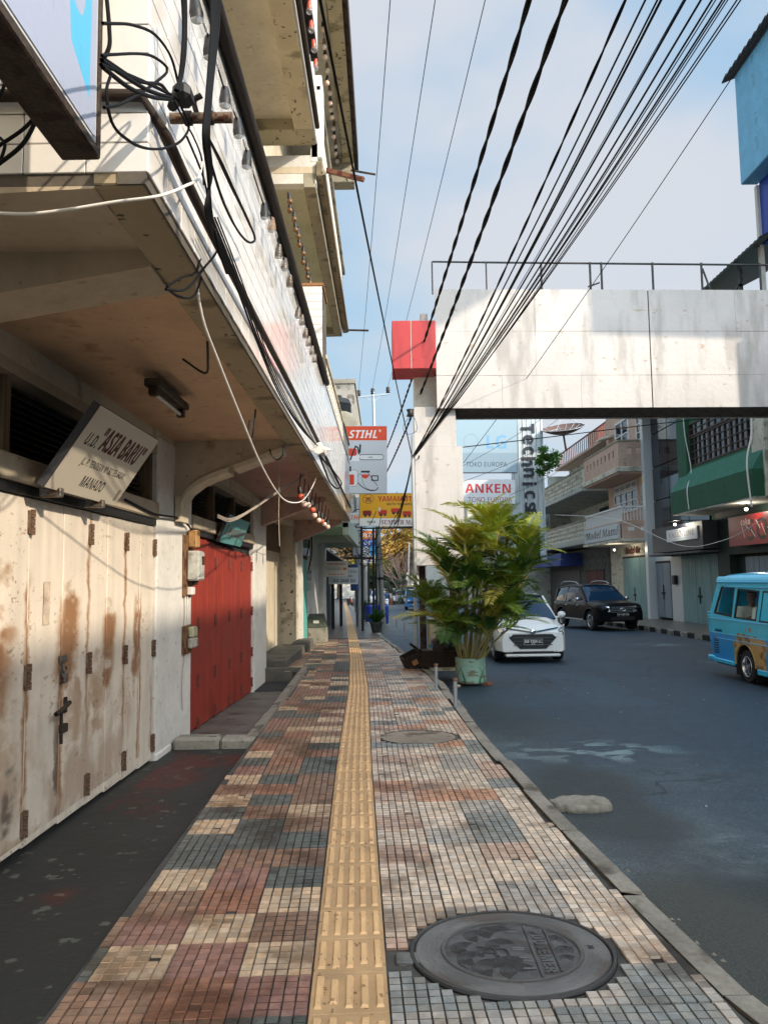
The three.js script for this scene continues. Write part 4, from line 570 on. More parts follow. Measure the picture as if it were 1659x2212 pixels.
{ // green building with the bay window
  const b = thing('green_building', 'dark green building with brown gridded bay window above the blue van', 'building');
  mesh('wall', bx(RX, RX + 8, 3.3, 10.0, -29.3, -22.5), P.green, b);
  mesh('ground_wall', [bx(RX - 0.3, RX + 0.4, -0.7, 3.9, -28.3, -27.3), bx(RX - 0.3, RX + 0.4, 2.3, 3.9, -27.3, -22.5), bx(RX, RX + 0.4, -0.7, 2.3, -27.3, -22.5)], mat('greenblack', [0.012, 0.03, 0.022], { map: T.plaster, roughness: 0.6 }), b);
  mesh('pilaster', bx(11.35, RX, 3.9, 9.9, -29.45, -28.6, 0.02), P.green, b); mesh('pilaster', bx(11.35, RX, 3.9, 9.9, -23.5, -22.7, 0.02), P.offwhite, b);
  mesh('bay', [bx(11.5, RX, 5.3, 5.6, -28.6, -23.5), bx(11.5, RX, 7.25, 8.2, -28.6, -23.5), bx(11.42, RX, 8.2, 8.32, -28.6, -23.5)], P.green, b);
  const sk = (x0, y0, x1, y1) => hexa([V(x0, y0, -29.4), V(RX, y0, -29.4), V(RX, y1, -29.4), V(x1, y1, -29.4), V(x0, y0, -22.8), V(RX, y0, -22.8), V(RX, y1, -22.8), V(x1, y1, -22.8)]);
  mesh('skirt', sk(11.0, 4.75, 11.46, 5.5), P.greenlight, b); mesh('skirt_face', sk(11.0, 3.92, 11.0, 4.745), P.green, b); mesh('soffit', bx(11.02, RX, 3.86, 3.915, -29.3, -22.8), P.bluewhite, b);
  for (const [a, c] of [[23.6, 25.2], [25.22, 26.9], [26.92, 28.55]]) { winX(b, 11.56, 5.62, 6.72, a, c, 4, 4, P.brownwood, 0.055); winX(b, 11.54, 6.74, 7.24, a, c, 3, 2, P.brownwood, 0.055, 'top_window'); }
  doorX(b, RX - 0.05, gy(25), 2.2, 22.8, 26.6, 4, P.greydoor);
  mesh('drainpipe', tube([V(10.97, 3.95, -27.6), V(10.98, 4.7, -27.7), V(11.4, 5.4, -28.3), V(11.3, 7, -28.5), V(11.3, 9, -28.5)], 0.02, 30, 6), M.whitewire, b);
  mesh('drainpipe', tube([V(10.95, 3.6, -22.85), V(10.96, 5, -23.0), V(11.3, 6, -23.3), V(11.3, 9.5, -23.3)], 0.03, 30, 6), M.whitewire, b);
  const cor = []; for (let i = 0; i < 30; i++) cor.push(hexa([V(10.7, 11.0, -28.5 + i * 0.25), V(14.5, 12.9, -28.5 + i * 0.25), V(14.5, 12.95, -28.5 + i * 0.25), V(10.7, 11.05, -28.5 + i * 0.25), V(10.7, 11.0 + 0.05, -28.26 + i * 0.25), V(14.5, 12.95, -28.26 + i * 0.25), V(14.5, 13.0, -28.26 + i * 0.25), V(10.7, 11.1, -28.26 + i * 0.25)]));
  mesh('corrugated_roof', cor, M.black, b); mesh('roof_frame', [bx(11.0, 11.1, 10, 11.1, -28, -27.9), bx(11.0, 11.1, 10, 11.1, -23, -22.9), bx(11.0, 11.08, 10.4, 10.48, -28, -22.9), bar(V(11.05, 10.5, -27), V(11.05, 11.1, -25.5), 0.05, 0.05)], M.rail, b);
}
{ // blue upper storey that juts out, top right
  const b = thing('blue_building', 'tall building with bright blue jutting upper storey at the top right', 'building');
  const q = see(1600, 400, 'z', -22), t = see(1584, 166, 'z', -22), x = q.x, blue = mat('lightblue', [0.20, 0.56, 0.82], { map: T.plaster, roughness: 0.6 });
  mesh('jutting_storey', bx(x, x + 0.5, q.y, t.y, -22, -8, 0.02), blue, b); mesh('upper_wall', bx(x + 0.5, x + 9, q.y - 1.9, t.y - 0.1, -21.9, -12.8), mat('royalblue', [0.012, 0.06, 0.42], { map: T.plaster, roughness: 0.5 }), b);
  mesh('wall', bx(x + 1.3, x + 9, -0.4, 9.3, -21.8, -12.8), P.offwhite, b); mesh('added_shade_wall', bx(10.95, 15, 10.8, 15, -11.2, -11.0), P.offwhite, b);  // unseen thin wall added to cast the shade on the footbridge panels
  mesh('downpipe', bx(x + 0.42, x + 0.54, q.y - 5.4, q.y - 0.05, -22.05, -21.91), M.white, b);
  const cor = []; for (let i = 0; i < 46; i++) cor.push(hexa([V(x - 0.25, t.y - 0.02, -22.3 + i * 0.3), V(x + 5, t.y + 2.2, -22.3 + i * 0.3), V(x + 5, t.y + 2.26, -22.3 + i * 0.3), V(x - 0.25, t.y + 0.04, -22.3 + i * 0.3), V(x - 0.25, t.y + 0.06, -22.02 + i * 0.3), V(x + 5, t.y + 2.28, -22.02 + i * 0.3), V(x + 5, t.y + 2.34, -22.02 + i * 0.3), V(x - 0.25, t.y + 0.12, -22.02 + i * 0.3)])); mesh('corrugated_roof', cor, M.dark, b);
}
{ // the rest of the row beside and behind the camera, unseen, its roof heights set to shade the street
  const wallm = P.offwhite, blocks = [[10.5, 12.8, 7.3], [8.3, 10.5, 6.6], [4.5, 8.3, 7.6], [-8, 4.5, 9.3], [-22, -8, 10.2], [-40, -22, 9.0]];
  blocks.forEach(([a, b, h], i) => { const o = thing('shophouse', ['low pale shophouse beside the blue building, outside the right edge', 'lowest flat-roofed shophouse two doors before the blue building', 'pale shophouse with parapet level with the near paving, right of the frame', 'wide peach shophouse across the road from the camera', 'tall shophouse behind the camera on the right side', 'last shophouse behind the camera on the right side'][i], 'building'); mesh('wall', bx(11.0, 19, -0.4, h, -b + 0.01, -a - 0.01), i % 2 ? P.peach : wallm, o); mesh('parapet', bx(10.95, 11.2, h, h + 0.12, -b + 0.01, -a - 0.01), M.mouldgrey, o); for (let d = a + 0.6; d + 1.2 < b; d += 2.2) { mesh('window', bx(10.94, 11.0, 4.2, 5.8, -d - 1.2, -d), P.glass, o); mesh('door', bx(10.95, 11.0, 0, 2.5, -d - 1.5, -d + 0.2), P.teal, o); } });
  const o = thing('shophouse', 'shophouse on the left side behind the camera', 'building'); mesh('wall', bx(-9, -2.4, -0.4, 9, 3.5, 34), M.cream, o); 
}
// ---------------------------------------------------------------- signs
{ // tilted board over the white door
  const t = thing('shop_sign', 'tilted white shop sign reading ASIA BARU above the white folding door', 'sign');
  const q = [V(-2.13, 2.21, -4.78), V(-2.13, 2.21, -6.05), V(-1.78, 2.73, -6.05), V(-1.78, 2.73, -4.78)];
  board(t, 'board', q, 0.05, 1024, 512, (x, w, h) => { x.fillStyle = '#cfc6b4'; x.fillRect(0, 0, w, h);
    txt(x, 'U.D.', 165, 185, 104, '#1c1614', { sx: 0.8, skew: -0.12 }); x.lineWidth = 6; txt(x, '"ASIA BARU"', 590, 150, 190, '#5a1512', { sx: 0.62, skew: -0.1 }); txt(x, '"ASIA BARU"', 596, 154, 190, '#4a1010', { sx: 0.62, skew: -0.1 });
    txt(x, 'JL. P. TENDEAN Nº. 82 TEL.64241', 540, 310, 62, '#1d1a18', { sx: 0.72 }); txt(x, 'MANADO', 520, 420, 96, '#161312', { sx: 0.8 }); x.fillStyle = 'rgba(90,80,60,.5)'; x.fillRect(930, 400, 45, 80); dirty(x, w, h, 4); }, M2.darkEdge, 0.6);
  for (const d of [5.0, 5.75]) mesh('bracket', bx(-2.24, -2.10, 2.17, 2.23, -d - 0.03, -d + 0.03, 0.006), M.steel, t);
}
{ const t = thing('shop_sign', 'small turquoise tilted sign with faded red letters above the red door', 'sign');
  board(t, 'board', [V(-2.2, 2.13, -10.2), V(-2.2, 2.13, -11.75), V(-2.05, 2.5, -11.75), V(-2.05, 2.5, -10.2)], 0.04, 512, 256, (x, w, h) => { x.fillStyle = '#5f9a98'; x.fillRect(0, 0, w, h); txt(x, 'Lepuler', 256, 135, 130, '#6d2f2c', { font: 'serif', style: 'italic bold', sx: 0.9 }); dirty(x, w, h, 9, 0.2); }, M2.darkEdge, 0.6); }
{ // hanging light box, upper left
  const t = thing('light_box', 'white hanging light box with pale blue letters at the upper left', 'sign');
  const lb = see(213, 338, 'z', -2.50), LX = lb.x, LY = lb.y + 0.02;
  mesh('box', bx(LX - 0.115, LX, LY, LY + 1.9, -2.48, 0.6, 0.01), mat('lightboxwhite', [0.72, 0.73, 0.76], { map: T.streak, roughness: 0.4 }), t);
  mesh('frame', [bx(LX - 0.125, LX + 0.008, LY - 0.035, LY, -2.50, 0.6, 0.006), bx(LX - 0.12, LX + 0.005, LY - 0.02, LY + 1.9, -2.508, -2.482, 0.005)], M.darkrust, t);
  board(t, 'board', [V(LX + 0.001, LY + 0.01, 0.5), V(LX + 0.001, LY + 0.01, -2.47), V(LX + 0.001, LY + 1.83, -2.47), V(LX + 0.001, LY + 1.83, 0.5)], 0.004, 1024, 600, (x, w, h) => { x.fillStyle = '#a4acc2'; x.fillRect(0, 0, w, h); x.fillStyle = '#58b4dc'; x.beginPath(); x.moveTo(945, 470); x.lineTo(953, 535); x.lineTo(1006, 566); x.lineTo(1010, 300); x.lineTo(996, 300); x.bezierCurveTo(998, 440, 992, 488, 976, 490); x.bezierCurveTo(958, 490, 950, 480, 945, 470); x.fill(); x.fillRect(640, 380, 120, 180); x.fillRect(300, 300, 180, 260); dirty(x, w, h, 5); }, M2.signEdge, 0.35);
  const s = thing('speaker_horn', 'black round-bottomed loudspeaker hanging beside the light box', 'loudspeaker'); mesh('horn', smooth(lathe([[0, 0], [0.10, 0.012], [0.16, 0.05], [0.17, 0.12], [0.17, 0.6], [0.0, 0.6]], V(-1.36, 3.42, -2.2), 24), 0.6), M.black, s); mesh('hanger', cyl(V(-1.36, 4.0, -2.2), V(-1.36, 4.9, -2.2), 0.02), M.black, s);
}
{ // chainsaw shop board over the sidewalk
  const t = thing('hanging_sign', 'tall white and orange sign reading STIHL with chainsaw pictures', 'sign');
  board(t, 'board', rectZ(738, 920, 836, 1066, 24), 0.18, 660, 900, (x, w, h) => { x.fillStyle = '#c9ccd2'; x.fillRect(0, 0, w, h); x.fillStyle = '#e5491b'; x.fillRect(0, 0, w, 190);
    txt(x, 'STIHL', 320, 108, 150, '#f2f0ee', { skew: -0.28, sx: 1.05 }); txt(x, '®', 560, 62, 50, '#f2f0ee');
    x.strokeStyle = '#1b1c1f'; x.fillStyle = '#dfe1e4'; x.lineWidth = 5; x.beginPath(); x.roundRect(260, 385, 350, 66, 32); x.fill(); x.stroke(); x.setLineDash([9, 6]); x.lineWidth = 8; x.beginPath(); x.roundRect(256, 381, 358, 74, 36); x.stroke(); x.setLineDash([]); txt(x, 'STIHL', 420, 420, 26, '#333', { skew: -0.28 });
    x.fillStyle = '#e8e8ea'; x.beginPath(); x.moveTo(110, 470); x.lineTo(250, 470); x.lineTo(265, 400); x.lineTo(200, 360); x.lineTo(120, 400); x.fill(); x.fillStyle = '#d93a18'; x.beginPath(); x.roundRect(60, 300, 160, 100, 30); x.fill(); x.lineWidth = 20; x.beginPath(); x.moveTo(120, 460); x.lineTo(200, 270); x.lineTo(235, 290); x.lineTo(250, 380); x.stroke(); x.lineWidth = 26; x.beginPath(); x.moveTo(262, 360); x.lineTo(270, 245); x.stroke();
    x.fillStyle = '#dfe2e4'; x.beginPath(); x.roundRect(60, 590, 170, 220, 40); x.fill(); x.lineWidth = 4; x.stroke(); x.fillStyle = '#d93a18'; x.beginPath(); x.roundRect(70, 650, 110, 140, 20); x.fill(); x.fillStyle = '#222'; x.fillRect(110, 540, 26, 70); x.fillStyle = '#d93a18'; x.beginPath(); x.arc(345, 650, 55, 0, Math.PI); x.fill(); x.fillStyle = '#222'; x.fillRect(280, 600, 130, 26); x.lineWidth = 8; x.beginPath(); x.moveTo(360, 600); x.lineTo(520, 800); x.stroke(); x.lineWidth = 14; x.strokeRect(440, 670, 90, 60); x.lineWidth = 12; x.beginPath(); x.moveTo(235, 760); x.bezierCurveTo(340, 880, 520, 900, 530, 820); x.stroke(); x.lineWidth = 5; x.beginPath(); x.moveTo(230, 690); x.bezierCurveTo(260, 600, 300, 640, 300, 720); x.bezierCurveTo(330, 860, 420, 860, 470, 860); x.stroke(); dirty(x, w, h, 31, 0.08); }, M2.signEdge);
  const a = see(740, 1066, 'z', -24.1); mesh('bracket', [cyl(V(a.x - 1, a.y + 0.4, -24.1), V(a.x + 0.3, a.y + 0.4, -24.1), 0.03), cyl(V(a.x - 1, a.y + 1.8, -24.1), V(a.x + 0.3, a.y + 1.8, -24.1), 0.03)], M.darkrust, t);
}
{ const t = thing('hanging_sign', 'orange sign reading YAMAMOTO over a white strip beyond the bridge', 'sign');
  board(t, 'board', rectZ(776, 1065, 905, 1137, 28), 0.12, 1024, 560, (x, w, h) => { x.fillStyle = '#e2a114'; x.fillRect(0, 0, w, h); x.fillStyle = '#e6e2dc'; x.fillRect(0, 425, w, 135); x.strokeStyle = '#5a1a16'; x.lineWidth = 7; x.beginPath(); x.ellipse(150, 95, 92, 78, 0, 0, 7); x.stroke(); x.fillStyle = '#a02018'; x.beginPath(); x.moveTo(80, 60); x.lineTo(150, 80); x.lineTo(220, 60); x.lineTo(170, 105); x.lineTo(130, 105); x.fill(); txt(x, 'RYR', 150, 128, 58, '#2a2440', { style: 'bold italic' });
    txt(x, 'YAMAMOTO', 660, 95, 128, '#b3241c', { sx: 0.92 }); txt(x, 'MUTU TERJAMIN', 690, 185, 56, '#3b2412'); for (const [cx, cy, c] of [[130, 340, '#8c1a1c'], [400, 330, '#c22a1c'], [620, 300, '#c22a1c'], [820, 350, '#c22a1c']]) { x.fillStyle = c; x.beginPath(); x.roundRect(cx - 75, cy - 45, 150, 80, 24); x.fill(); x.fillStyle = '#303034'; x.beginPath(); x.arc(cx - 30, cy + 38, 26, 0, 7); x.fill(); x.beginPath(); x.arc(cx + 40, cy + 38, 22, 0, 7); x.fill(); } x.fillStyle = '#c9c9c9'; x.fillRect(330, 240, 34, 70);
    txt(x, 'TOKO', 200, 490, 56, '#222436'); txt(x, 'SUMBER MAS', 690, 494, 104, '#7a1c2a', { font: 'serif', sx: 0.9 }); dirty(x, w, h, 8, 0.1); }, M2.darkEdge);
  const p = see(781, 1137, 'z', -28.1); mesh('post', [cyl(V(p.x, yr(28), -28.12), V(p.x, p.y + 1.2, -28.12), 0.05), bx(p.x - 0.03, p.x + 2.1, p.y - 0.1, p.y - 0.04, -28.2, -28.1)], M.black, t); }
const bigSign = (name, label, px, d, w, h, th, draw) => { const t = thing(name, label, 'sign'); board(t, 'board', rectZ(...px, d), th, w, h, draw, M2.darkEdge); return [t, rectZ(...px, d)]; };
bigSign('hanging_sign', 'white hanging sign reading VARIA SARI BARU with GO SAM SU ASLI below', [701, 1212, 752, 1246], 25.6, 512, 360, 0.06, (x, w, h) => { x.fillStyle = '#c8c2b6'; x.fillRect(0, 0, w, h); txt(x, 'VARIA SARI BARU', 256, 65, 54, '#a8201c', { sx: 0.92 }); x.strokeStyle = '#222'; x.lineWidth = 5; x.beginPath(); x.arc(70, 180, 28, 0, 7); x.stroke(); x.beginPath(); x.arc(140, 180, 28, 0, 7); x.stroke(); txt(x, 'JUAL KACA MATA', 270, 165, 24, '#222'); txt(x, 'TERSEDIA LENSA PLUS', 275, 195, 20, '#222'); x.fillStyle = '#b8531c'; x.fillRect(405, 145, 75, 60); txt(x, 'GO SAM SU ASLI', 260, 305, 50, '#a8201c', { sx: 0.95 }); });
bigSign('hanging_sign', 'white hanging sign reading GO SAM SU OPTICAL, lower of two on the left', [710, 1226, 774, 1262], 27.5, 640, 360, 0.08, (x, w, h) => { x.fillStyle = '#a9b1b4'; x.fillRect(0, 0, w, h); x.strokeStyle = '#dcdcd8'; x.lineWidth = 12; x.strokeRect(8, 8, w - 16, h - 16); txt(x, 'OPTICAL', 540, 90, 48, '#33383c', { sx: 0.8 }); txt(x, 'KACA MATA GIGI', 320, 185, 52, '#33383c', { sx: 0.9 }); txt(x, 'GO SAM SU', 335, 285, 98, '#20284a', { sx: 0.95 }); });
bigSign('banner', 'tall orange white and blue banner ending in ELECTRO on a grey pole', [771, 1146, 817, 1217], 38, 420, 640, 0.04, (x, w, h) => { x.fillStyle = '#b9bfc6'; x.fillRect(0, 0, w, h); x.fillStyle = '#e0742a'; x.fillRect(60, 0, w, 170); txt(x, 'DEND', 240, 85, 130, '#e9e4de'); x.fillStyle = '#2459b4'; x.fillRect(60, 170, w, 130); txt(x, 'NOET', 190, 240, 110, '#d8dce4'); x.fillStyle = '#37a0dc'; x.fillRect(260, 300, 160, 180); x.fillStyle = '#d9d6d2'; x.fillRect(0, 480, w, 160); txt(x, 'TA ELECTRO', 215, 550, 82, '#b02a28', { sx: 0.85 }); });
bigSign('fascia_sign', 'narrow white fascia sign showing an orange HL past the canopy end', [690, 1108, 776, 1131], 21.5, 512, 140, 0.1, (x, w, h) => { x.fillStyle = '#cdd0cc'; x.fillRect(0, 0, w, h); txt(x, 'STIHL', 430, 60, 84, '#e0602a', { skew: -0.25 }); });
bigSign('hanging_sign', 'faded pale sign reading LG and TOKO EUROPA above the ANKEN sign', [984, 905, 1118, 1021], 44, 700, 600, 0.3, (x, w, h) => { x.fillStyle = '#93aab8'; x.fillRect(0, 0, w, h); x.fillStyle = '#8399a8'; x.fillRect(0, 380, w, 220); x.globalAlpha = 0.5; x.strokeStyle = '#7e97a6'; x.lineWidth = 14; x.beginPath(); x.arc(170, 250, 80, 0, 7); x.stroke(); x.globalAlpha = 1; txt(x, 'LG', 460, 260, 210, '#6f9fc4'); txt(x, 'TOKO EUROPA', 350, 510, 72, '#2c3b46', { style: 'normal' }); dirty(x, w, h, 3, 0.14); });
bigSign('hanging_sign', 'white sign with red letters ANKEN behind the palm top', [990, 1036, 1114, 1089], 43.5, 760, 330, 0.3, (x, w, h) => { x.fillStyle = '#c3c8cd'; x.fillRect(0, 0, w, h); txt(x, 'ANKEN', 400, 120, 170, '#b81f26', { sx: 1.08 }); txt(x, 'TOKO EUROPA', 420, 270, 90, '#7a2a3a', { style: 'normal' }); dirty(x, w, h, 6, 0.14); });
{ const t = thing('sign_tower', 'pale corrugated vertical sign tower with black letters Technics', 'sign'), d = 46, [bl, br, tr, tl] = rectZ(1112, 900, 1182, 1215, d), n = 14, Mt = mat('towerblue', [0.60, 0.68, 0.72], { map: T.streak, roughness: 0.6 });
  for (let i = 0; i < n; i++) { const a = bl.x + ((br.x - bl.x) * i) / n, b = bl.x + ((br.x - bl.x) * (i + 1)) / n; mesh('ribbed_sheet', bx(a, b - 0.012, bl.y, tl.y, -d - 0.3, -d + (i % 2 ? 0.03 : 0), 0.006), Mt, t); }
  const tm = mat('techblack', [0.02, 0.024, 0.035], { roughness: 0.6 }), s = (br.x - bl.x) * 0.42; 'Technics'.split('').forEach((ch, i) => { const g = new TextGeometry(ch, { font, size: s, depth: 0.05, curveSegments: 4 }); g.center(); g.rotateZ(-Math.PI / 2); g.translate((bl.x + br.x) / 2 + 0.05, tl.y - 0.75 - i * s * 0.83, -d + 0.055); mesh('letter', g, tm, t); });
  mesh('marking', [bx(bl.x + 0.7, br.x - 0.55, bl.y + 2.9, bl.y + 3.2, -d + 0.03, -d + 0.05), bx(bl.x + 0.5, br.x - 0.4, bl.y + 0.1, bl.y + 2.2, -d + 0.03, -d + 0.05)], tm, t); }
{ const t = thing('shop_sign', 'long white sign with dark script Model Mami\'s on the balcony house', 'sign'); board(t, 'board', [V(10.98, 3.36, -42.4), V(10.98, 3.36, -36.05), V(10.98, 4.12, -36.05), V(10.98, 4.12, -42.4)].map((p) => p), 0.08, 1024, 220, (x, w, h) => { x.fillStyle = '#b9c1c4'; x.fillRect(0, 0, w, h); x.strokeStyle = '#8d999e'; x.lineWidth = 8; x.strokeRect(4, 4, w - 8, h - 8); txt(x, 'TOKO', 90, 85, 66, '#1f6a5a', { style: 'bold italic' }); txt(x, "Model Mami's", 590, 112, 150, '#2a1214', { font: 'serif', style: 'italic bold' }); }, M2.signEdge); }
{ const t = thing('shop_sign', 'brown script letters Model on the wall above the teal door', 'sign'); const g = new TextGeometry('Model On', { font, size: 0.34, depth: 0.03, curveSegments: 4 }); g.center(); g.applyMatrix4(new THREE.Matrix4().set(1, 0.25, 0, 0, 0, 1, 0, 0, 0, 0, 1, 0, 0, 0, 0, 1)); g.rotateY(-Math.PI / 2); g.translate(RX - 0.06, 2.9, -38.7); mesh('lettering', g, mat('scriptbrown', [0.12, 0.045, 0.03]), t); }
{ const t = thing('shop_sign', 'white sign with red-brown letters VALENTINE over the black fascia', 'sign'); board(t, 'board', [V(11.58, 2.95, -31.6), V(11.58, 2.95, -28.5), V(11.58, 3.43, -28.5), V(11.58, 3.43, -31.6)], 0.06, 900, 280, (x, w, h) => { x.fillStyle = '#c9ced2'; x.fillRect(0, 0, w, h); txt(x, 'TOKO SALON MAS', 440, 45, 36, '#7c8a92'); txt(x, 'VALENTINE', 450, 135, 150, '#6b3a34', { font: 'serif', style: 'normal', sx: 0.9 }); txt(x, 'JL. SAM RATULANGI MANADO', 450, 235, 38, '#7fa0b4', { style: 'normal' }); x.fillStyle = '#6b2a28'; x.beginPath(); x.arc(430, 60, 24, 0, 7); x.fill(); }, M2.signEdge); }
{ const t = thing('shop_sign', 'dark red sign with black and pale lettering beneath the green bay', 'sign'); board(t, 'board', [V(11.9, 2.55, -26.6), V(11.9, 2.55, -22.0), V(11.9, 3.55, -22.0), V(11.9, 3.55, -26.6)], 0.06, 900, 200, (x, w, h) => { x.fillStyle = '#7a1010'; x.fillRect(0, 0, w, h); txt(x, 'SONY', 560, 105, 190, '#1a0606', { sx: 1.2 }); txt(x, 'toko', 250, 45, 60, '#c9a8a0'); x.strokeStyle = '#b8b0b0'; x.lineWidth = 7; for (let i = 0; i < 9; i++) { x.beginPath(); x.moveTo(180 + i * 70, 40 + (i % 3) * 30); x.lineTo(230 + i * 70, 150 - (i % 2) * 50); x.stroke(); } }, M2.darkEdge); }

// ---------------------------------------------------------------- lamps and bulbs
{ const t = thing('fluorescent_fitting', 'unlit fluorescent tube fitting on the orange canopy ceiling', 'lamp'); mesh('housing', [bx(-1.72, -1.60, 3.02, 3.078, -6.28, -5.45, 0.008), bx(-1.69, -1.63, 2.955, 3.02, -5.52, -5.46, 0.006), bx(-1.69, -1.63, 2.955, 3.02, -6.27, -6.21, 0.006)], mat('housing', [0.16, 0.13, 0.10], { map: T.rust, roughness: 0.7 }), t); mesh('tube', cyl(V(-1.66, 2.978, -5.52), V(-1.66, 2.978, -6.21), 0.014), mat('tubeglass', [0.6, 0.6, 0.55], { roughness: 0.2 }), t); }
for (const [pts, l] of [[[[395, 776, 4.9], [445, 806, 4.85], [449, 775, 4.75], [448, 737, 4.7]], 'longest bent wire hook hanging from the orange ceiling'], [[[552, 884, 6.5], [548, 930, 6.5], [543, 946, 6.5], [538, 940, 6.5], [539, 908, 6.5]], 'U-shaped wire hook hanging near the canopy edge beam'], [[[582, 970, 8.1], [588, 985, 8.1], [598, 993, 8.1], [609, 986, 8.1], [612, 962, 8.1]], 'small wire hook hanging at the arched bracket']]) solo('hook', tube(pts.map((p) => see(p[0], p[1], 'z', -p[2])), 0.008, 24, 6), M.black, l, 'hook');
const bulbParts = { glass: new THREE.SphereGeometry(0.03, 12, 10).translate(0, -0.085, 0), sock: merge([new THREE.CylinderGeometry(0.014, 0.022, 0.05, 10).translate(0, -0.015, 0), new THREE.CylinderGeometry(0.022, 0.02, 0.025, 10).translate(0, -0.05, 0)]) };
function bulbString(label, pts, sockMat, glassMat, size, wirePts) {
  const t = thing('string_light', label, 'string lights'); if (wirePts !== null) mesh('wire', tube(wirePts || pts, 0.005, pts.length * 6, 5), M.cable, t);
  pts.forEach((p, i) => { const b = new THREE.Mesh(bulbParts.sock, sockMat[i % sockMat.length]); b.name = 'bulb'; b.castShadow = b.receiveShadow = true; b.position.copy(p); b.scale.setScalar(size); b.rotation.set(0.1 * Math.sin(i * 3), i, 0.12 * Math.cos(i * 5)); t.add(b); const g = mesh('bulb_glass', bulbParts.glass, glassMat[i % glassMat.length], b); }); return t;
}
const brownSock = mat('brownsock', [0.22, 0.14, 0.08], { roughness: 0.6 }), frosted = mat('frosted', [0.72, 0.62, 0.52], { roughness: 0.35 }), amber = mat('amber', [0.14, 0.07, 0.025], { roughness: 0.3 }), redb = mat('redbulb', [0.62, 0.10, 0.05], { roughness: 0.3 }), creamb = mat('creambulb', [0.75, 0.55, 0.45], { roughness: 0.3 });
bulbString('string of clear bulbs under the dark upper pipe of the tiled canopy', [[421, 2], [452, 85], [486, 196], [513, 262], [534, 332], [571, 445], [587, 475], [603, 533], [615, 562], [626, 598], [645, 668], [652, 683], [661, 713], [667, 730], [674, 750], [680, 767]].map((p) => see(p[0], p[1], 'x', -0.80)), [M.black, M.black, M.black, M.black, M.black, M.black, brownSock, M.steel, M.steel, M.steel, M.steel, M.steel, M.steel, M.steel, M.steel, M.steel], [bulbGlass], 1.45);
bulbString('string of dark bulbs hanging below the second balcony soffit', [[624, 418], [626, 437], [635, 458], [637, 480], [645, 495], [646, 514], [655, 533], [656, 552], [663, 568], [665, 584], [671, 598]].map((p) => see(p[0], p[1], 'y', 6.72)), [M.black], [amber], 1.35);
{ const pts = [[647, 1052], [656, 1068], [665, 1072], [673, 1083], [680, 1096], [688, 1107], [695, 1110], [702, 1117], [708, 1124]].map((p, i) => see(p[0], p[1], 'x', -1.15)); const hang = []; pts.forEach((p) => hang.push(cyl(p, V(p.x + 0.02, 3.06, p.z), 0.008, 0.008, 5))); const t = bulbString('cluster of red and cream bulbs on long wires at the far canopy end', pts, [M.black], [redb, creamb, creamb], 1.6); mesh('drop_wires', hang, M.cable, t).userData.kind = 'stuff'; }
bulbString('row of red-socketed clear bulbs high on the first balcony front', [[663, -40], [668, 4], [672, 47], [677, 88], [682, 130]].map((p) => see(p[0], p[1], 'x', -0.74)), [redb], [bulbGlass], 1.25);
bulbString('long string of small bulbs hanging under the roof edge', [[697, 48], [700, 86], [702, 110], [706, 138], [707, 166], [712, 188], [713, 210], [716, 224], [717, 242], [721, 264], [722, 284], [725, 303], [726, 320], [729, 336]].map((p) => see(p[0], p[1], 'x', -1.02)), [M.black, brownSock], [creamb, frosted], 1.7);
for (const [px, py, x, l] of [[1458, 1133, 11.3, 'lit bare bulb on a bracket above the VALENTINE sign'], [1612, 1100, 11.5, 'lit bare bulb under the green bay soffit'], [1327, 1188, 11.4, 'lit bare bulb under the balcony house sign']]) {
  const p = see(px, py, 'x', x), t = thing('bulb_lamp', l, 'lamp', null, p), gm = mat('glow', [0.9, 0.88, 0.8], { emissive: new THREE.Color(1, 0.9, 0.72), emissiveIntensity: 4, roughness: 0.4 });
  mesh('socket', new THREE.CylinderGeometry(0.03, 0.03, 0.09, 10).translate(0, 0.09, 0), M.black, t); mesh('bulb', new THREE.SphereGeometry(0.055, 14, 10), gm, t); mesh('arm', px === 1458 ? [bx(-0.02, 1.2, 0.14, 0.17, -0.02, 0.02), bx(-0.1, 0.1, 0.13, 0.15, -0.5, 0.4)] : [bx(-0.05, 0.05, 0.13, 0.16, -0.05, 0.05)], M.black, t);
  const li = new THREE.PointLight(new THREE.Color(1, 0.9, 0.72), 1.6, 0, 2); li.shadow.radius = 2.5; li.castShadow = true; t.add(li);
}
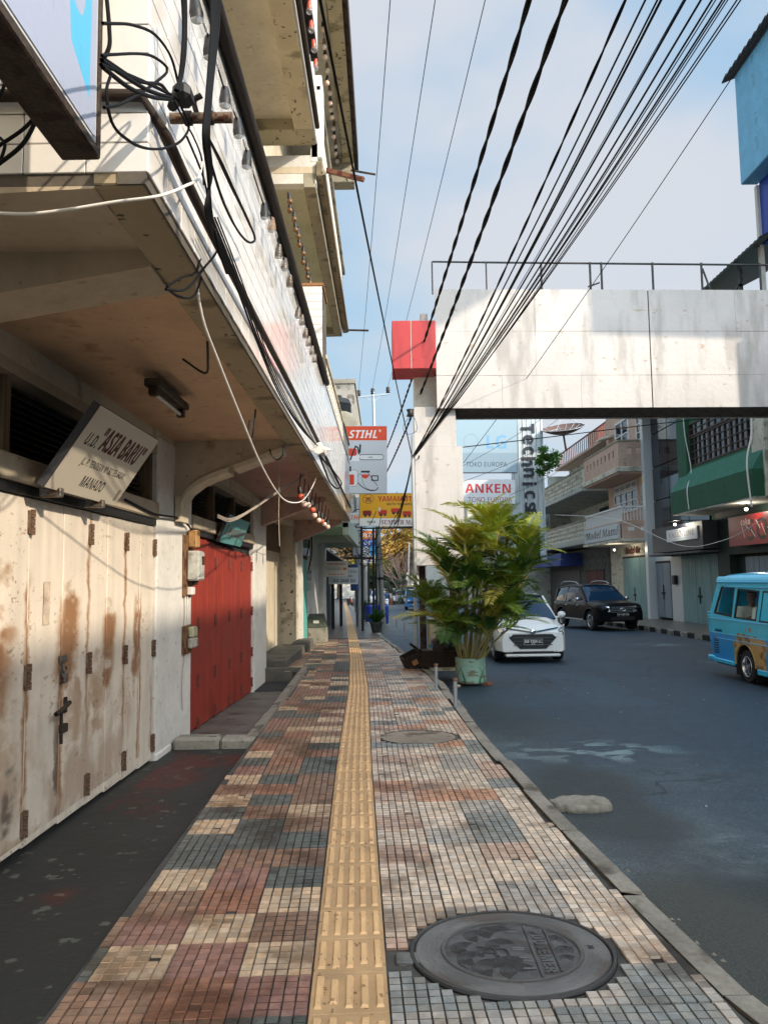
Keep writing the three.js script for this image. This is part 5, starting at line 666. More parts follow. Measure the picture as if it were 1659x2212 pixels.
// meters on the white pillar
{ const t = thing('meter_board', 'rusty board with grey electricity meter and junction box beside the red door', 'electricity meter'), X = WX + 0.037;
  mesh('backboard', bx(X, X + 0.025, 1.44, 2.14, -9.02, -8.62, 0.006), mat('boardrust', [0.50, 0.30, 0.16], { map: T.rust, roughness: 0.85 }), t);
  mesh('meter_case', bx(X + 0.025, X + 0.17, 1.62, 1.96, -8.98, -8.70, 0.02), mat('metergrey', [0.50, 0.50, 0.45], { map: T.dirt, roughness: 0.5 }), t); mesh('meter_window', [bx(X + 0.17, X + 0.178, 1.80, 1.90, -8.93, -8.83, 0.003), cyl(V(X + 0.09, 1.63, -8.84), V(X + 0.09, 1.57, -8.84), 0.04, 0.03)], M.darkrust, t);
  mesh('junction_box', bx(X + 0.02, X + 0.12, 2.0, 2.2, -8.95, -8.78, 0.012), mat('boxorange', [0.48, 0.27, 0.10], { map: T.dirt }), t); mesh('breaker', bx(X + 0.02, X + 0.08, 1.46, 1.55, -8.9, -8.76, 0.008), M.white, t);
  mesh('conduit', tube([V(X + 0.015, 1.45, -8.7), V(X + 0.02, 1.25, -8.71), V(X + 0.015, 1.12, -8.7)], 0.01, 12, 6), M.white, t); mesh('conduit', tube([V(X + 0.015, 1.45, -8.8), V(X + 0.02, 1.3, -8.79), V(X + 0.015, 1.12, -8.8)], 0.01, 12, 6), M.white, t);
  const u = thing('switch_box', 'small cracked orange and pale green switch box on the white pillar', 'switch box'); mesh('base', bx(X, X + 0.03, 0.80, 1.12, -8.98, -8.62, 0.01), mat('boxbase', [0.52, 0.30, 0.14], { map: T.rust }), u); mesh('cover', bx(X + 0.03, X + 0.1, 0.98, 1.10, -8.96, -8.76, 0.015), mat('boxgreen', [0.55, 0.52, 0.34], { map: T.dirt }), u); mesh('cover', bx(X + 0.03, X + 0.1, 0.86, 0.975, -8.98, -8.74, 0.015), mat('boxpale', [0.58, 0.56, 0.46], { map: T.dirt }), u); mesh('wire', tube([V(X + 0.01, 0.8, -8.72), V(X + 0.012, 0.5, -8.6), V(X + 0.012, 0.2, -8.63)], 0.006, 14, 5), M.greywire, u); }
for (const [y, x0, x1, d, l] of [[null, 705, 786, 12.6, 'rusty red and white steel bar jutting from the balcony front'], [null, 758, 811, 16.5, 'thin pale rod jutting from the far balcony'], [null, 748, 796, 16.9, 'short dark rod jutting from the lower balcony end']]) { const yy = { 705: [368, 388], 758: [368, 377], 748: [713, 714] }[x0], a = see(x0, yy[0], 'z', -d), b = see(x1, yy[1], 'z', -d + 0.15); solo('steel_bar', bar(a, b, x0 === 705 ? 0.07 : 0.035, x0 === 705 ? 0.07 : 0.035), x0 === 705 ? mat('barred', [0.42, 0.17, 0.09], { map: T.rust }) : M.darkrust, l, 'bar'); }

// ---------------------------------------------------------------- cables
function twisted(pts, r, turns) { const c = new THREE.CatmullRomCurve3(pts), n = 160, A = [[], []]; for (let i = 0; i <= n; i++) { const p = c.getPoint(i / n), a = (i / n) * turns * Math.PI * 2; for (const k of [0, 1]) A[k].push(p.clone().add(V(Math.cos(a + k * Math.PI) * r * 0.85, Math.sin(a + k * Math.PI) * r * 0.85, 0))); } return A.map((q) => new THREE.TubeGeometry(new THREE.CatmullRomCurve3(q), n * 2, r, 6)); }
const sag = (a, b, s, n = 14, over = 0) => Array.from({ length: n + 1 }, (_, i) => { const t = (i / n) * (1 + over); const p = a.clone().lerp(b, t); p.y -= s * 4 * t * (1 - t); return p; });
{ const f1 = see(836, 968, 'z', -30), n1 = see(1143, 0, 'z', -6.6), f2 = see(833, 1024, 'z', -30), n2 = see(1221, 0, 'z', -5.6);
  solo('twisted_cable', twisted(sag(f1, n1, 0.22, 14, 0.5), 0.016, 30), M.cable, 'left one of two thick twisted black cables running down the street', 'cable', 'twisted cables over the sidewalk');
  solo('twisted_cable', twisted(sag(f2, n2, 0.25, 14, 0.5), 0.016, 32), M.cable, 'right one of two thick twisted black cables running down the street', 'cable', 'twisted cables over the sidewalk'); }
{ const pole = [[893, 986], [892, 984], [894, 989]], top = [[1351, 1093, .011, 1], [1394, 1104, .010], [1420, 1121, .011], [1428, 1127, .012], [1476, 1148, .005], [1480, 1164, .012], [1514, 1171, .010], [1538, 1178, .010], [1546, 1184, .006], [1560, 1187, .009], [1566, 1192, .007], [1572, 1196, .006], [1592, 1216, .007], [1600, 1224, .007]];
  top.forEach(([x, , r, tw], i) => { const a = see(...pole[i % 3], 'z', -15.72), b = see(x, 0, 'z', -5.2 - (i % 3) * 0.3); solo('overhead_cable', tw ? twisted(sag(a, b, 0.13, 12, 0.8), 0.008, 20) : new THREE.TubeGeometry(new THREE.CatmullRomCurve3(sag(a, b, 0.12 + 0.01 * (i % 4), 12, 0.8)), 60, r * 0.82, 6), i === 4 ? mat('bluecable', [0.02, 0.08, 0.22]) : M.cable, i === 4 ? 'thin blue cable among the black cables fanning from the steel pole' : ['first', 'second', 'third', 'fourth', 'fifth', 'sixth', 'seventh', 'eighth', 'ninth', 'tenth', 'eleventh', 'twelfth', 'thirteenth', 'last'][i] + ' from the left among the black cables fanning from the steel pole', 'cable', i === 4 ? null : 'cables fanning from the steel pole'); });
  solo('overhead_cable', tube(sag(see(1001, 1000, 'z', -20), see(1659, 50, 'z', -9), 0.15, 12, 0.4), 0.007, 60, 5), M.cable, 'single black cable rising alone to the blue building at the right', 'cable');
  solo('overhead_cable', tube(sag(see(1180, 898, 'z', -22), see(1000, 1006, 'z', -26), 0.05).concat([]), 0.006, 30, 5), M.cable, 'short black cable crossing under the bridge by the Technics tower', 'cable');
  solo('overhead_cable', tube([see(1000, 966, 'z', -16.6), see(1180, 945, 'z', -18), see(1400, 918, 'z', -19), see(1670, 888, 'z', -20)], 0.012, 40, 5), M.cable, 'thick black cable running level below the footbridge deck', 'cable');
  solo('overhead_cable', tube([see(1200, 1112, 'z', -34), see(1330, 1122, 'z', -30), see(1480, 1180, 'z', -26), see(1560, 1168, 'z', -24), see(1665, 1112, 'z', -20)], 0.010, 40, 5), M.whitewire, 'pale cable sagging in front of the VALENTINE sign', 'cable');
  for (const [a, b] of [[[1000, 1040, 24], [1180, 960, 34]], [[1100, 1070, 26], [1250, 990, 38]]]) solo('overhead_cable', tube(sag(see(a[0], a[1], 'z', -a[2]), see(b[0], b[1], 'z', -b[2]), 0.1), 0.008, 24, 5), M.cable, 'thin black cable strung before the balcony house galleries', 'cable', 'thin cables before the galleries');
  // double cable from the upper left to the pole, thin wires of the far utility pole
  for (const o of [0, 0.05]) solo('overhead_cable', tube(sag(see(890, 985 + o * 60, 'z', -15.7), see(688 + o * 60, -10, 'z', -6), 0.1, 12, 0.3), 0.009, 60, 5), M.cable, 'black cable of the pair descending from the upper left to the steel pole', 'cable', 'pair of cables from the upper left');
  const up = thing('utility_pole', 'distant grey utility pole with crossarm and three insulators', 'utility pole'), d = 48, t0 = see(806, 846, 'z', -d), a0 = see(773, 858, 'z', -d), a1 = see(840, 851, 'z', -d), ab = see(812, 960, 'z', -d); mesh('pole', cyl(V(ab.x + 0.1, yr(d), -d), t0, 0.14, 0.09, 10), M.galv, up); mesh('crossarm', bar(a0, a1, 0.1, 0.1), M.galv, up); mesh('brace', [bar(see(789, 856, 'z', -d), see(805, 868, 'z', -d), 0.05, 0.05), bar(see(822, 855, 'z', -d), see(808, 868, 'z', -d), 0.05, 0.05)], M.galv, up);
  for (const [x, y, nx, ny, wh] of [[775, 850, 843, 0, 'left'], [805, 846, 940, 0, 'middle'], [838, 843, 1048, 0, 'right']]) { const p = see(x, y, 'z', -d); mesh('insulator', lathe([[0.02, -0.2], [0.14, -0.15], [0.09, -0.05], [0.15, 0], [0.09, 0.1], [0.14, 0.15], [0, 0.25]], p, 10), M.black, up); solo('power_line', tube(sag(p.clone().add(V(0, 0.25, 0)), see(nx, ny, 'z', -13), 0.3, 12, 0.3), 0.009, 60, 5), M.cable, wh + ' of three thin power lines from the distant utility pole', 'cable', 'power lines of the utility pole'); }
  const dd = [[905, 985, 892, 1010], [890, 1000, 866, 1080], [889, 1000, 856, 1130], [891, 995, 850, 1160], [888, 1010, 845, 1150]]; dd.forEach(([x0, y0, x1, y1], i) => solo('overhead_cable', tube(sag(see(x0, y0, 'z', -15.72), see(x1, y1, 'z', -24 - i), 0.15), 0.016 - i * 0.001, 24, 6), M.cable, 'black cable of the bundle dropping from the steel pole to the left', 'cable', 'bundle dropping from the steel pole'));
  solo('insulator_spool', lathe([[0, -0.09], [0.08, -0.07], [0.05, 0], [0.08, 0.07], [0, 0.09]], see(886, 892, 'z', -15.6), 12), M.black, 'black insulator spool hanging left of the bridge column', 'insulator'); solo('wire_loop', tube([[886, 900], [872, 918], [874, 935], [884, 938], [900, 930], [896, 905], [886, 896]].map((p) => see(p[0], p[1], 'z', -15.6)), 0.006, 40, 5), mat('bluecable', [0.02, 0.08, 0.22]), 'loose blue wire loop beside the bridge column', 'wire');
}
{ // tangle at the corner of the tiled canopy
  const S = (x, y, o = 0) => see(x, y, 'x', -0.80 + o);
  const t = thing('bracket_pipe', 'short brown pipe bracket jutting from the tiled canopy carrying the cable tangle', 'bracket'); const a = see(368, 256, 'x', -0.87), b = V(a.x + 0.26, a.y + 0.0, a.z); mesh('pipe', [cyl(a, b, 0.022, 0.022, 12)], M.rust, t); mesh('clamp', [cyl(V(a.x + 0.06, a.y, a.z), V(a.x + 0.09, a.y, a.z), 0.03), cyl(V(a.x + 0.16, a.y, a.z), V(a.x + 0.18, a.y, a.z), 0.029)], M.darkrust, t); mesh('hook_arm', [tube([V(a.x + 0.11, a.y + 0.02, a.z), V(a.x + 0.10, a.y + 0.08, a.z), V(a.x + 0.13, a.y + 0.1, a.z)], 0.012, 10, 6)], M.darkrust, t);
  const bundle = (label, list) => list.forEach(([r, pts]) => solo('hanging_cable', tube(pts, r, pts.length * 9, 6), M.cable, label, 'cable', label));
  const W = (o) => o.map((p) => S(p[0], p[1], p[2] || 0.03));
  bundle('black cable of the thick bundle dropping past the bracket pipe', [0, 1, 2, 3, 4].map((i) => [0.0075 - i * 0.0007, W([[456 + i * 5, -30, 0.08], [457 + i * 4, 60, 0.09], [452 + i * 3, 140, 0.1], [446 + i * 2.5, 220, 0.12], [440 + i * 3, 295, 0.12], [450 + i * 2, 380, 0.09], [455 - i * 3, 450, 0.07], [470 + i * 3, 530, 0.05], [490 + i * 3, 590, 0.04]])]));
  bundle('black cable of the pair running down to the black splice box', [0, 1].map((i) => [0.0075, W([[393 + i * 7, -30, 0.06], [397 + i * 4, 50, 0.06], [394 + i * 5, 120, 0.06], [388 + i * 3, 170, 0.05], [380 + i * 3, 195, 0.05]])]));
  solo('splice_box', smooth(merge([bx(S(377, 205).x, S(377, 205).x + 0.07, S(377, 225).y, S(377, 187).y, S(377, 205).z - 0.05, S(377, 205).z + 0.05, 0.02), cyl(S(390, 195), S(372, 230), 0.03, 0.02, 8)]), 0.4), M.black, 'black cable splice box hanging above the bracket pipe', 'splice box');
  bundle('black cable strand from the light box to the splice box', [[0.007, W([[220, 130], [270, 165], [320, 195], [372, 212]])], [0.006, W([[218, 140], [260, 155], [330, 185], [370, 205]])], [0.007, W([[222, 145], [280, 190], [330, 210], [368, 215]])], [0.006, W([[225, 128], [300, 175], [350, 185], [368, 208]])], [0.005, W([[220, 120], [240, 118], [330, 122], [362, 150], [340, 175], [260, 225], [225, 232]])], [0.005, W([[222, 50], [290, 55], [340, 80], [372, 130], [385, 180]])], [0.005, W([[240, 160], [230, 200], [240, 260], [280, 305], [340, 322], [395, 300], [408, 270], [392, 232]])], [0.004, W([[375, 215], [398, 260], [420, 300], [436, 345], [440, 400]])]]);
  bundle('black loop of slack cable hanging below the bracket pipe', [[0.007, W([[446, 290], [478, 350], [510, 420], [540, 485], [551, 515], [540, 524], [515, 500], [480, 430], [452, 340]])], [0.006, W([[450, 295], [470, 340], [500, 405], [525, 455], [541, 490]])], [0.005, W([[404, 296], [425, 345], [440, 385], [448, 420], [455, 470]])]]);
  bundle('thin black cable running on along the lower canopy pipe', [0, 1, 2, 3].map((i) => [0.0065 - i * 0.0008, W([[452 + i * 6, 470, 0.02], [490 + i * 5, 560, 0.02], [530 + i * 5, 670, 0.02], [560 + i * 4, 750, 0.02], [600 + i * 4, 845, 0.02], [650 + i * 2, 925, 0.02], [700, 975 + i, 0.02]])]));
  bundle('black cable wrapped under the canopy beam edge', [[0.006, [[360, 622], [385, 640], [418, 640], [432, 610], [445, 560]].map((p) => see(p[0], p[1], 'x', -0.9))], [0.006, [[358, 625], [400, 625], [440, 580], [470, 530], [455, 480]].map((p) => see(p[0], p[1], 'x', -0.86))], [0.005, [[362, 618], [390, 600], [425, 585], [433, 560]].map((p) => see(p[0], p[1], 'x', -0.88))]]);
  bundle('black cable behind the light box at the far left', [[0.008, [[-10, 360], [50, 310], [90, 235], [115, 195]].map((p) => see(p[0], p[1], 'z', -2.7))], [0.007, [[-10, 320], [60, 270], [112, 200]].map((p) => see(p[0], p[1], 'z', -2.7))], [0.006, [[-10, 290], [10, 310], [0, 350]].map((p) => see(p[0], p[1], 'z', -2.7))], [0.006, [[10, 130], [10, 180], [-10, 230]].map((p) => see(p[0], p[1], 'z', -2.7))], [0.006, [[-10, 145], [50, 155], [100, 158]].map((p) => see(p[0], p[1], 'z', -2.7))]]);
  solo('hanging_cable', tube([[229, -20], [236, 60], [236, 100], [224, 128]].map((p) => see(p[0], p[1], 'z', -2.72)), 0.008, 30, 6), M.cable, 'single black cable hanging down beside the light box edge', 'cable');
  solo('white_cable', tube([[-10, 460], [60, 462], [150, 452], [250, 436], [340, 424], [400, 402], [430, 380], [440, 330]].map((p, i) => (i < 5 ? see(p[0], p[1], 'z', -2.78) : S(p[0], p[1], 0.03))), 0.006, 60, 6), M.whitewire, 'white cable strung across the near end of the canopy', 'cable');
  solo('white_cable', tube([[440, 400], [432, 500], [425, 600], [436, 680], [470, 775], [520, 900], [560, 995], [590, 1050], [612, 1078], [635, 1086], [660, 1075], [680, 1040], [688, 1015]].map((p, i) => see(p[0], p[1], 'x', i > 9 ? -0.98 : -0.93)), 0.007, 110, 6), M.whitewire, 'long white cable hanging in a deep curve under the canopy', 'cable');
  for (let i = 0; i < 3; i++) solo('brown_cable', tube([[470, 1112 + i * 3], [500, 1120 + i * 3], [545, 1098 + i * 2], [600, 1058 + i * 3], [640, 1036 + i * 2], [668, 1017]].map((p, k) => see(p[0], p[1], 'z', -8.6 - k * 0.55)), 0.006, 40, 5), M.greywire, 'brown cable of the bundle strung below the arched bracket', 'cable', 'brown cables below the arched bracket');
  solo('hanging_string', tube([[602, 965], [603, 1060], [602, 1110], [604, 1180]].map((p) => see(p[0], p[1], 'z', -9.6)), 0.005, 20, 5), M.greywire, 'brown string hanging straight down from the small hook', 'string');
  solo('cable_coil', tube([[690, 985], [705, 1000], [726, 1025], [738, 1045], [730, 1055], [712, 1040], [700, 1010], [692, 990]].map((p) => S(p[0], p[1], 0.06)), 0.012, 60, 6), M.cable, 'black cable coil on the far end of the tiled canopy', 'cable');
  solo('cable_knot', smooth(merge([cyl(S(688, 970, 0.03), S(712, 972, 0.04), 0.06, 0.02, 8), cyl(S(690, 962, 0.04), S(700, 980, 0.06), 0.04, 0.04, 8)]), 0.5), M.whitewire, 'pale knot of tape where cables cross the lower pipe', 'tape');
  solo('wall_cable', tube([V(WX + 0.07, 2.32, -6.6), V(WX + 0.08, 2.27, -7.4), V(WX + 0.08, 2.29, -8.3), V(WX + 0.08, 2.22, -8.8), V(WX + 0.1, 2.1, -8.9)], 0.011, 40, 6), M.cable, 'dark cable running along the lintel to the meter board', 'cable');
}
// ---------------------------------------------------------------- bodies: a field of joined capsules, meshed
const mcMat = new THREE.MeshBasicMaterial();
function fieldMesh(center, half, res, fn) {
  const mc = new MarchingCubes(res, mcMat, false, false, 120000); mc.isolation = 0; mc.reset();
  for (let k = 0; k < res; k++) for (let j = 0; j < res; j++) for (let i = 0; i < res; i++) mc.field[i + j * res + k * res * res] = -fn(V(center.x + ((i - res / 2) / (res / 2)) * half, center.y + ((j - res / 2) / (res / 2)) * half, center.z + ((k - res / 2) / (res / 2)) * half));
  mc.update(); const n = mc.count, g = new THREE.BufferGeometry(); g.setAttribute('position', new THREE.BufferAttribute(mc.positionArray.slice(0, n * 3), 3));
  g.scale(half, half, half); g.translate(center.x, center.y, center.z); const m = mergeVertices(g, 1e-4); m.computeVertexNormals(); return boxUV(m);
}
const caps = (p, a, b, ra, rb) => { const ab = b.clone().sub(a), t = Math.min(1, Math.max(0, p.clone().sub(a).dot(ab) / ab.lengthSq())); return p.distanceTo(a.clone().addScaledVector(ab, t)) - lerp(ra, rb, t); };
const smin = (a, b, k) => { const h = Math.max(k - Math.abs(a - b), 0) / k; return Math.min(a, b) - h * h * k * 0.25; };
const bonesField = (bones, k = 0.05) => (p) => { let d = 9; for (const b of bones) d = smin(d, caps(p, b[0], b[1], b[2], b[3]), k); return d; };
const skinM = mat('skin', [0.36, 0.19, 0.12], { roughness: 0.6 }), hairM = mat('hair', [0.014, 0.011, 0.010], { roughness: 0.5 });
// seated person: hips at the origin, facing +z
function seatedPerson(label, shirt, trousers, opt = {}) {
  const t = thing('person', label, 'person'), arms = opt.arms || [[[-0.19, 0.50, 0], [-0.24, 0.25, 0.06], [-0.10, 0.20, 0.30]], [[0.19, 0.50, 0], [0.24, 0.25, 0.06], [0.10, 0.22, 0.30]]], B = (a, b, r, s) => [V(...a), V(...b), r, s];
  const core = [B([-0.07, 0.04, 0], [0.07, 0.04, 0], 0.12, 0.12), B([0, 0.1, 0], [0, 0.38, -0.01], 0.125, 0.135), B([-0.10, 0.46, -0.01], [0.10, 0.46, -0.01], 0.095, 0.095)];
  const armB = arms.flatMap(([a, b, c]) => [B(a, b, 0.055, 0.043), B(b, c, 0.042, 0.030)]), hands = arms.flatMap(([, b, c]) => { const d = V(...c).sub(V(...b)).normalize(), s = V(-d.z, 0, d.x).normalize(), o = [[V(...c), V(...c).addScaledVector(d, 0.075), 0.03, 0.034]]; for (let i = 0; i < 4; i++) { const r = V(...c).addScaledVector(d, 0.085).addScaledVector(s, (i - 1.5) * 0.021), l = [0.06, 0.075, 0.07, 0.055][i]; o.push([r, r.clone().addScaledVector(d, l).add(V(0, -0.02, 0)), 0.0095, 0.0085]); } const th = V(...c).addScaledVector(d, 0.03).addScaledVector(s, 0.03); o.push([th, th.clone().addScaledVector(d, 0.05).addScaledVector(s, 0.022), 0.012, 0.010]); return o; });
  const legs = [-1, 1].flatMap((s) => [B([s * 0.09, 0.03, 0.02], [s * 0.10, 0.03, 0.42], 0.085, 0.06), B([s * 0.10, 0.03, 0.42], [s * 0.10, -0.36, 0.44], 0.055, 0.04), B([s * 0.10, -0.39, 0.42], [s * 0.11, -0.41, 0.58], 0.035, 0.03)]);
  const neck = [B([0, 0.50, 0], [0, 0.66, 0.02], 0.055, 0.05)];
  const hd = V(0, 0.755, 0.035), q = new THREE.Quaternion().setFromEuler(new THREE.Euler(0.08, opt.turn || 0, 0)), L = (x, y, z) => V(x, y, z).applyQuaternion(q).add(hd);
  const body = fieldMesh(V(0, 0.12, 0.18), 0.62, 84, bonesField([...core, ...armB, ...neck, ...legs], 0.05));
  const headF = (p) => { const l = p.clone().sub(hd).applyQuaternion(q.clone().invert()); let d = V(l.x / 0.076, l.y / 0.108, l.z / 0.092).length() * 0.088 - 0.088; d = smin(d, V(l.x / 0.055, (l.y + 0.075) / 0.04, (l.z - 0.045) / 0.045).length() * 0.045 - 0.045, 0.04); d = smin(d, caps(l, V(0, 0.02, 0.088), V(0, -0.022, 0.108), 0.010, 0.015), 0.02); d = smin(d, caps(l, V(-0.02, -0.055, 0.088), V(0.02, -0.055, 0.088), 0.009, 0.009), 0.012); for (const s of [-1, 1]) { d = smin(d, V((l.x - s * 0.078) / 0.012, (l.y + 0.005) / 0.032, l.z / 0.02).length() * 0.014 - 0.014, 0.008); const e = V(l.x - s * 0.032, l.y - 0.012, l.z - 0.096).length() - 0.017; d = Math.max(d, -e + 0.0); } return d; };
  mesh('body', [body, fieldMesh(hd, 0.15, 52, headF), ...hands.length ? [fieldMesh(V(...arms[0][2]), 0.2, 56, bonesField(hands.slice(0, 6), 0.012)), fieldMesh(V(...arms[1][2]), 0.2, 56, bonesField(hands.slice(6), 0.012))] : []], skinM, t);
  for (const s of [-1, 1]) mesh('eye', new THREE.SphereGeometry(0.011, 10, 8).translate(...L(s * 0.032, 0.012, 0.083).toArray()), mat('eye', [0.03, 0.02, 0.02], { roughness: 0.2 }), t);
  mesh('shirt', fieldMesh(V(0, 0.3, 0), 0.45, 64, (p) => { let d = bonesField([...core.map((b) => [b[0], b[1], b[2] + 0.018, b[3] + 0.018]), ...arms.map(([a, b]) => [V(...a), V(...a).lerp(V(...b), 0.62), 0.075, 0.072])], 0.05)(p); return Math.max(d, p.y - 0.565, -p.y - 0.04); }), shirt, t);
  mesh('trousers', fieldMesh(V(0, -0.1, 0.22), 0.5, 60, (p) => Math.max(bonesField([core[0], ...legs.filter((_, i) => i % 3 < 2)].map((b) => [b[0], b[1], b[2] + 0.016, b[3] + 0.016]), 0.05)(p), p.y - 0.13, -p.y - 0.34)), trousers, t);
  mesh('hair', [fieldMesh(L(0, 0.02, -0.012), 0.16, 44, (p) => { const l = p.clone().sub(hd).applyQuaternion(q.clone().invert()); let d = V(l.x / 0.088, (l.y - 0.012) / 0.115, (l.z + 0.012) / 0.102).length() * 0.095 - 0.095; const face = Math.max(-(l.z - 0.035), l.y - 0.062); d = Math.max(d, -Math.max(-(l.z - 0.03), l.y - 0.06), -(l.y + 0.055 - Math.max(0, l.z) * 0.9)); if (opt.bun) d = smin(d, V(l.x, l.y + 0.02, l.z + 0.115).length() - 0.05, 0.03); if (opt.long) d = smin(d, caps(l, V(0, 0, -0.08), V(0, -0.22, -0.10), 0.06, 0.04), 0.03); return d; })], hairM, t);
  return t;
}

// ---------------------------------------------------------------- vehicles
function loft(rings, cap0, cap1) { // rings of equal length -> surface
  const n = rings[0].length, p = [], ix = []; rings.forEach((r) => r.forEach((q) => p.push(q.x, q.y, q.z)));
  for (let j = 0; j < rings.length - 1; j++) for (let i = 0; i < n - 1; i++) { const a = j * n + i, b = a + n; ix.push(a, b, a + 1, a + 1, b, b + 1); }
  const g = new THREE.BufferGeometry(); g.setAttribute('position', new THREE.Float32BufferAttribute(p, 3)); g.setIndex(ix); let out = [smooth(g, 0.75)];
  for (const [f, r] of [[cap0, rings[0]], [cap1, rings[rings.length - 1]]]) if (f) { const c = r.reduce((s, q) => s.add(q), V()).divideScalar(n), q = []; for (let i = 0; i < n; i++) { const a = r[i], b = r[(i + 1) % n]; if (f > 0) q.push(a, b, c); else q.push(b, a, c); } const h = new THREE.BufferGeometry(); h.setAttribute('position', new THREE.Float32BufferAttribute(q.flatMap((v) => [v.x, v.y, v.z]), 3)); h.computeVertexNormals(); out.push(h); }
  return merge(out.map((o) => boxUV(o)));
}
function wheel(parent, x, y, z, r, w, rimM, spokes = 5) { // axle along x, outer face towards the sign of x
  const s = Math.sign(x) || 1, g = mesh('wheel', smooth(merge([lathe([[r * 0.6, -w / 2], [r * 0.93, -w / 2], [r, -w * 0.36], [r, w * 0.36], [r * 0.93, w / 2], [r * 0.6, w / 2]], V(0, 0, 0), 28).rotateZ(Math.PI / 2)]), 0.6), M.rubber, parent); g.position.set(x, y, z);
  const o = s * w * 0.36, rim = [lathe([[r * 0.56, -0.02], [r * 0.64, -0.015], [r * 0.64, 0.03], [r * 0.6, 0.035], [r * 0.56, 0.0]], V(0, 0, 0), 28).rotateZ(-s * Math.PI / 2).translate(o, 0, 0), cyl(V(o - s * 0.02, 0, 0), V(o + s * 0.02, 0, 0), r * 0.15, r * 0.12, 12)];
  for (let i = 0; i < spokes; i++) { const a = (i / spokes) * Math.PI * 2 + 0.3; rim.push(bar(V(o, 0, 0), V(o + s * 0.012, Math.sin(a) * r * 0.6, Math.cos(a) * r * 0.6), 0.03, r * 0.2, V(1, 0, 0))); }
  mesh('rim', rim, rimM, g); mesh('brake_disc', cyl(V(o - s * 0.05, 0, 0), V(o - s * 0.04, 0, 0), r * 0.58, r * 0.58, 20), M.dark, g);
}
const paint = (k, c, o = {}) => new THREE.MeshPhysicalMaterial({ color: new THREE.Color().setRGB(...c), roughness: 0.35, clearcoat: 1, clearcoatRoughness: 0.06, ...o });
const carGlass = new THREE.MeshPhysicalMaterial({ color: new THREE.Color().setRGB(0.010, 0.035, 0.075), roughness: 0.05, specularIntensity: 0.55 });
const lampGlass = mat('lampglass', [0.72, 0.76, 0.80], { roughness: 0.06, metalness: 0.65 }), rimM = mat('alloy', [0.62, 0.63, 0.65], { roughness: 0.25, metalness: 0.9 }), plateFace = (s, sub) => canvasTex(300, 100, (x, w, h) => { x.fillStyle = '#0b0b0d'; x.fillRect(0, 0, w, h); x.strokeStyle = '#d8d8d8'; x.lineWidth = 4; x.strokeRect(5, 5, w - 10, h - 10); txt(x, s, 150, 42, 58, '#e8e8e8', { sx: 0.9 }); txt(x, sub, 150, 82, 22, '#e8e8e8'); });
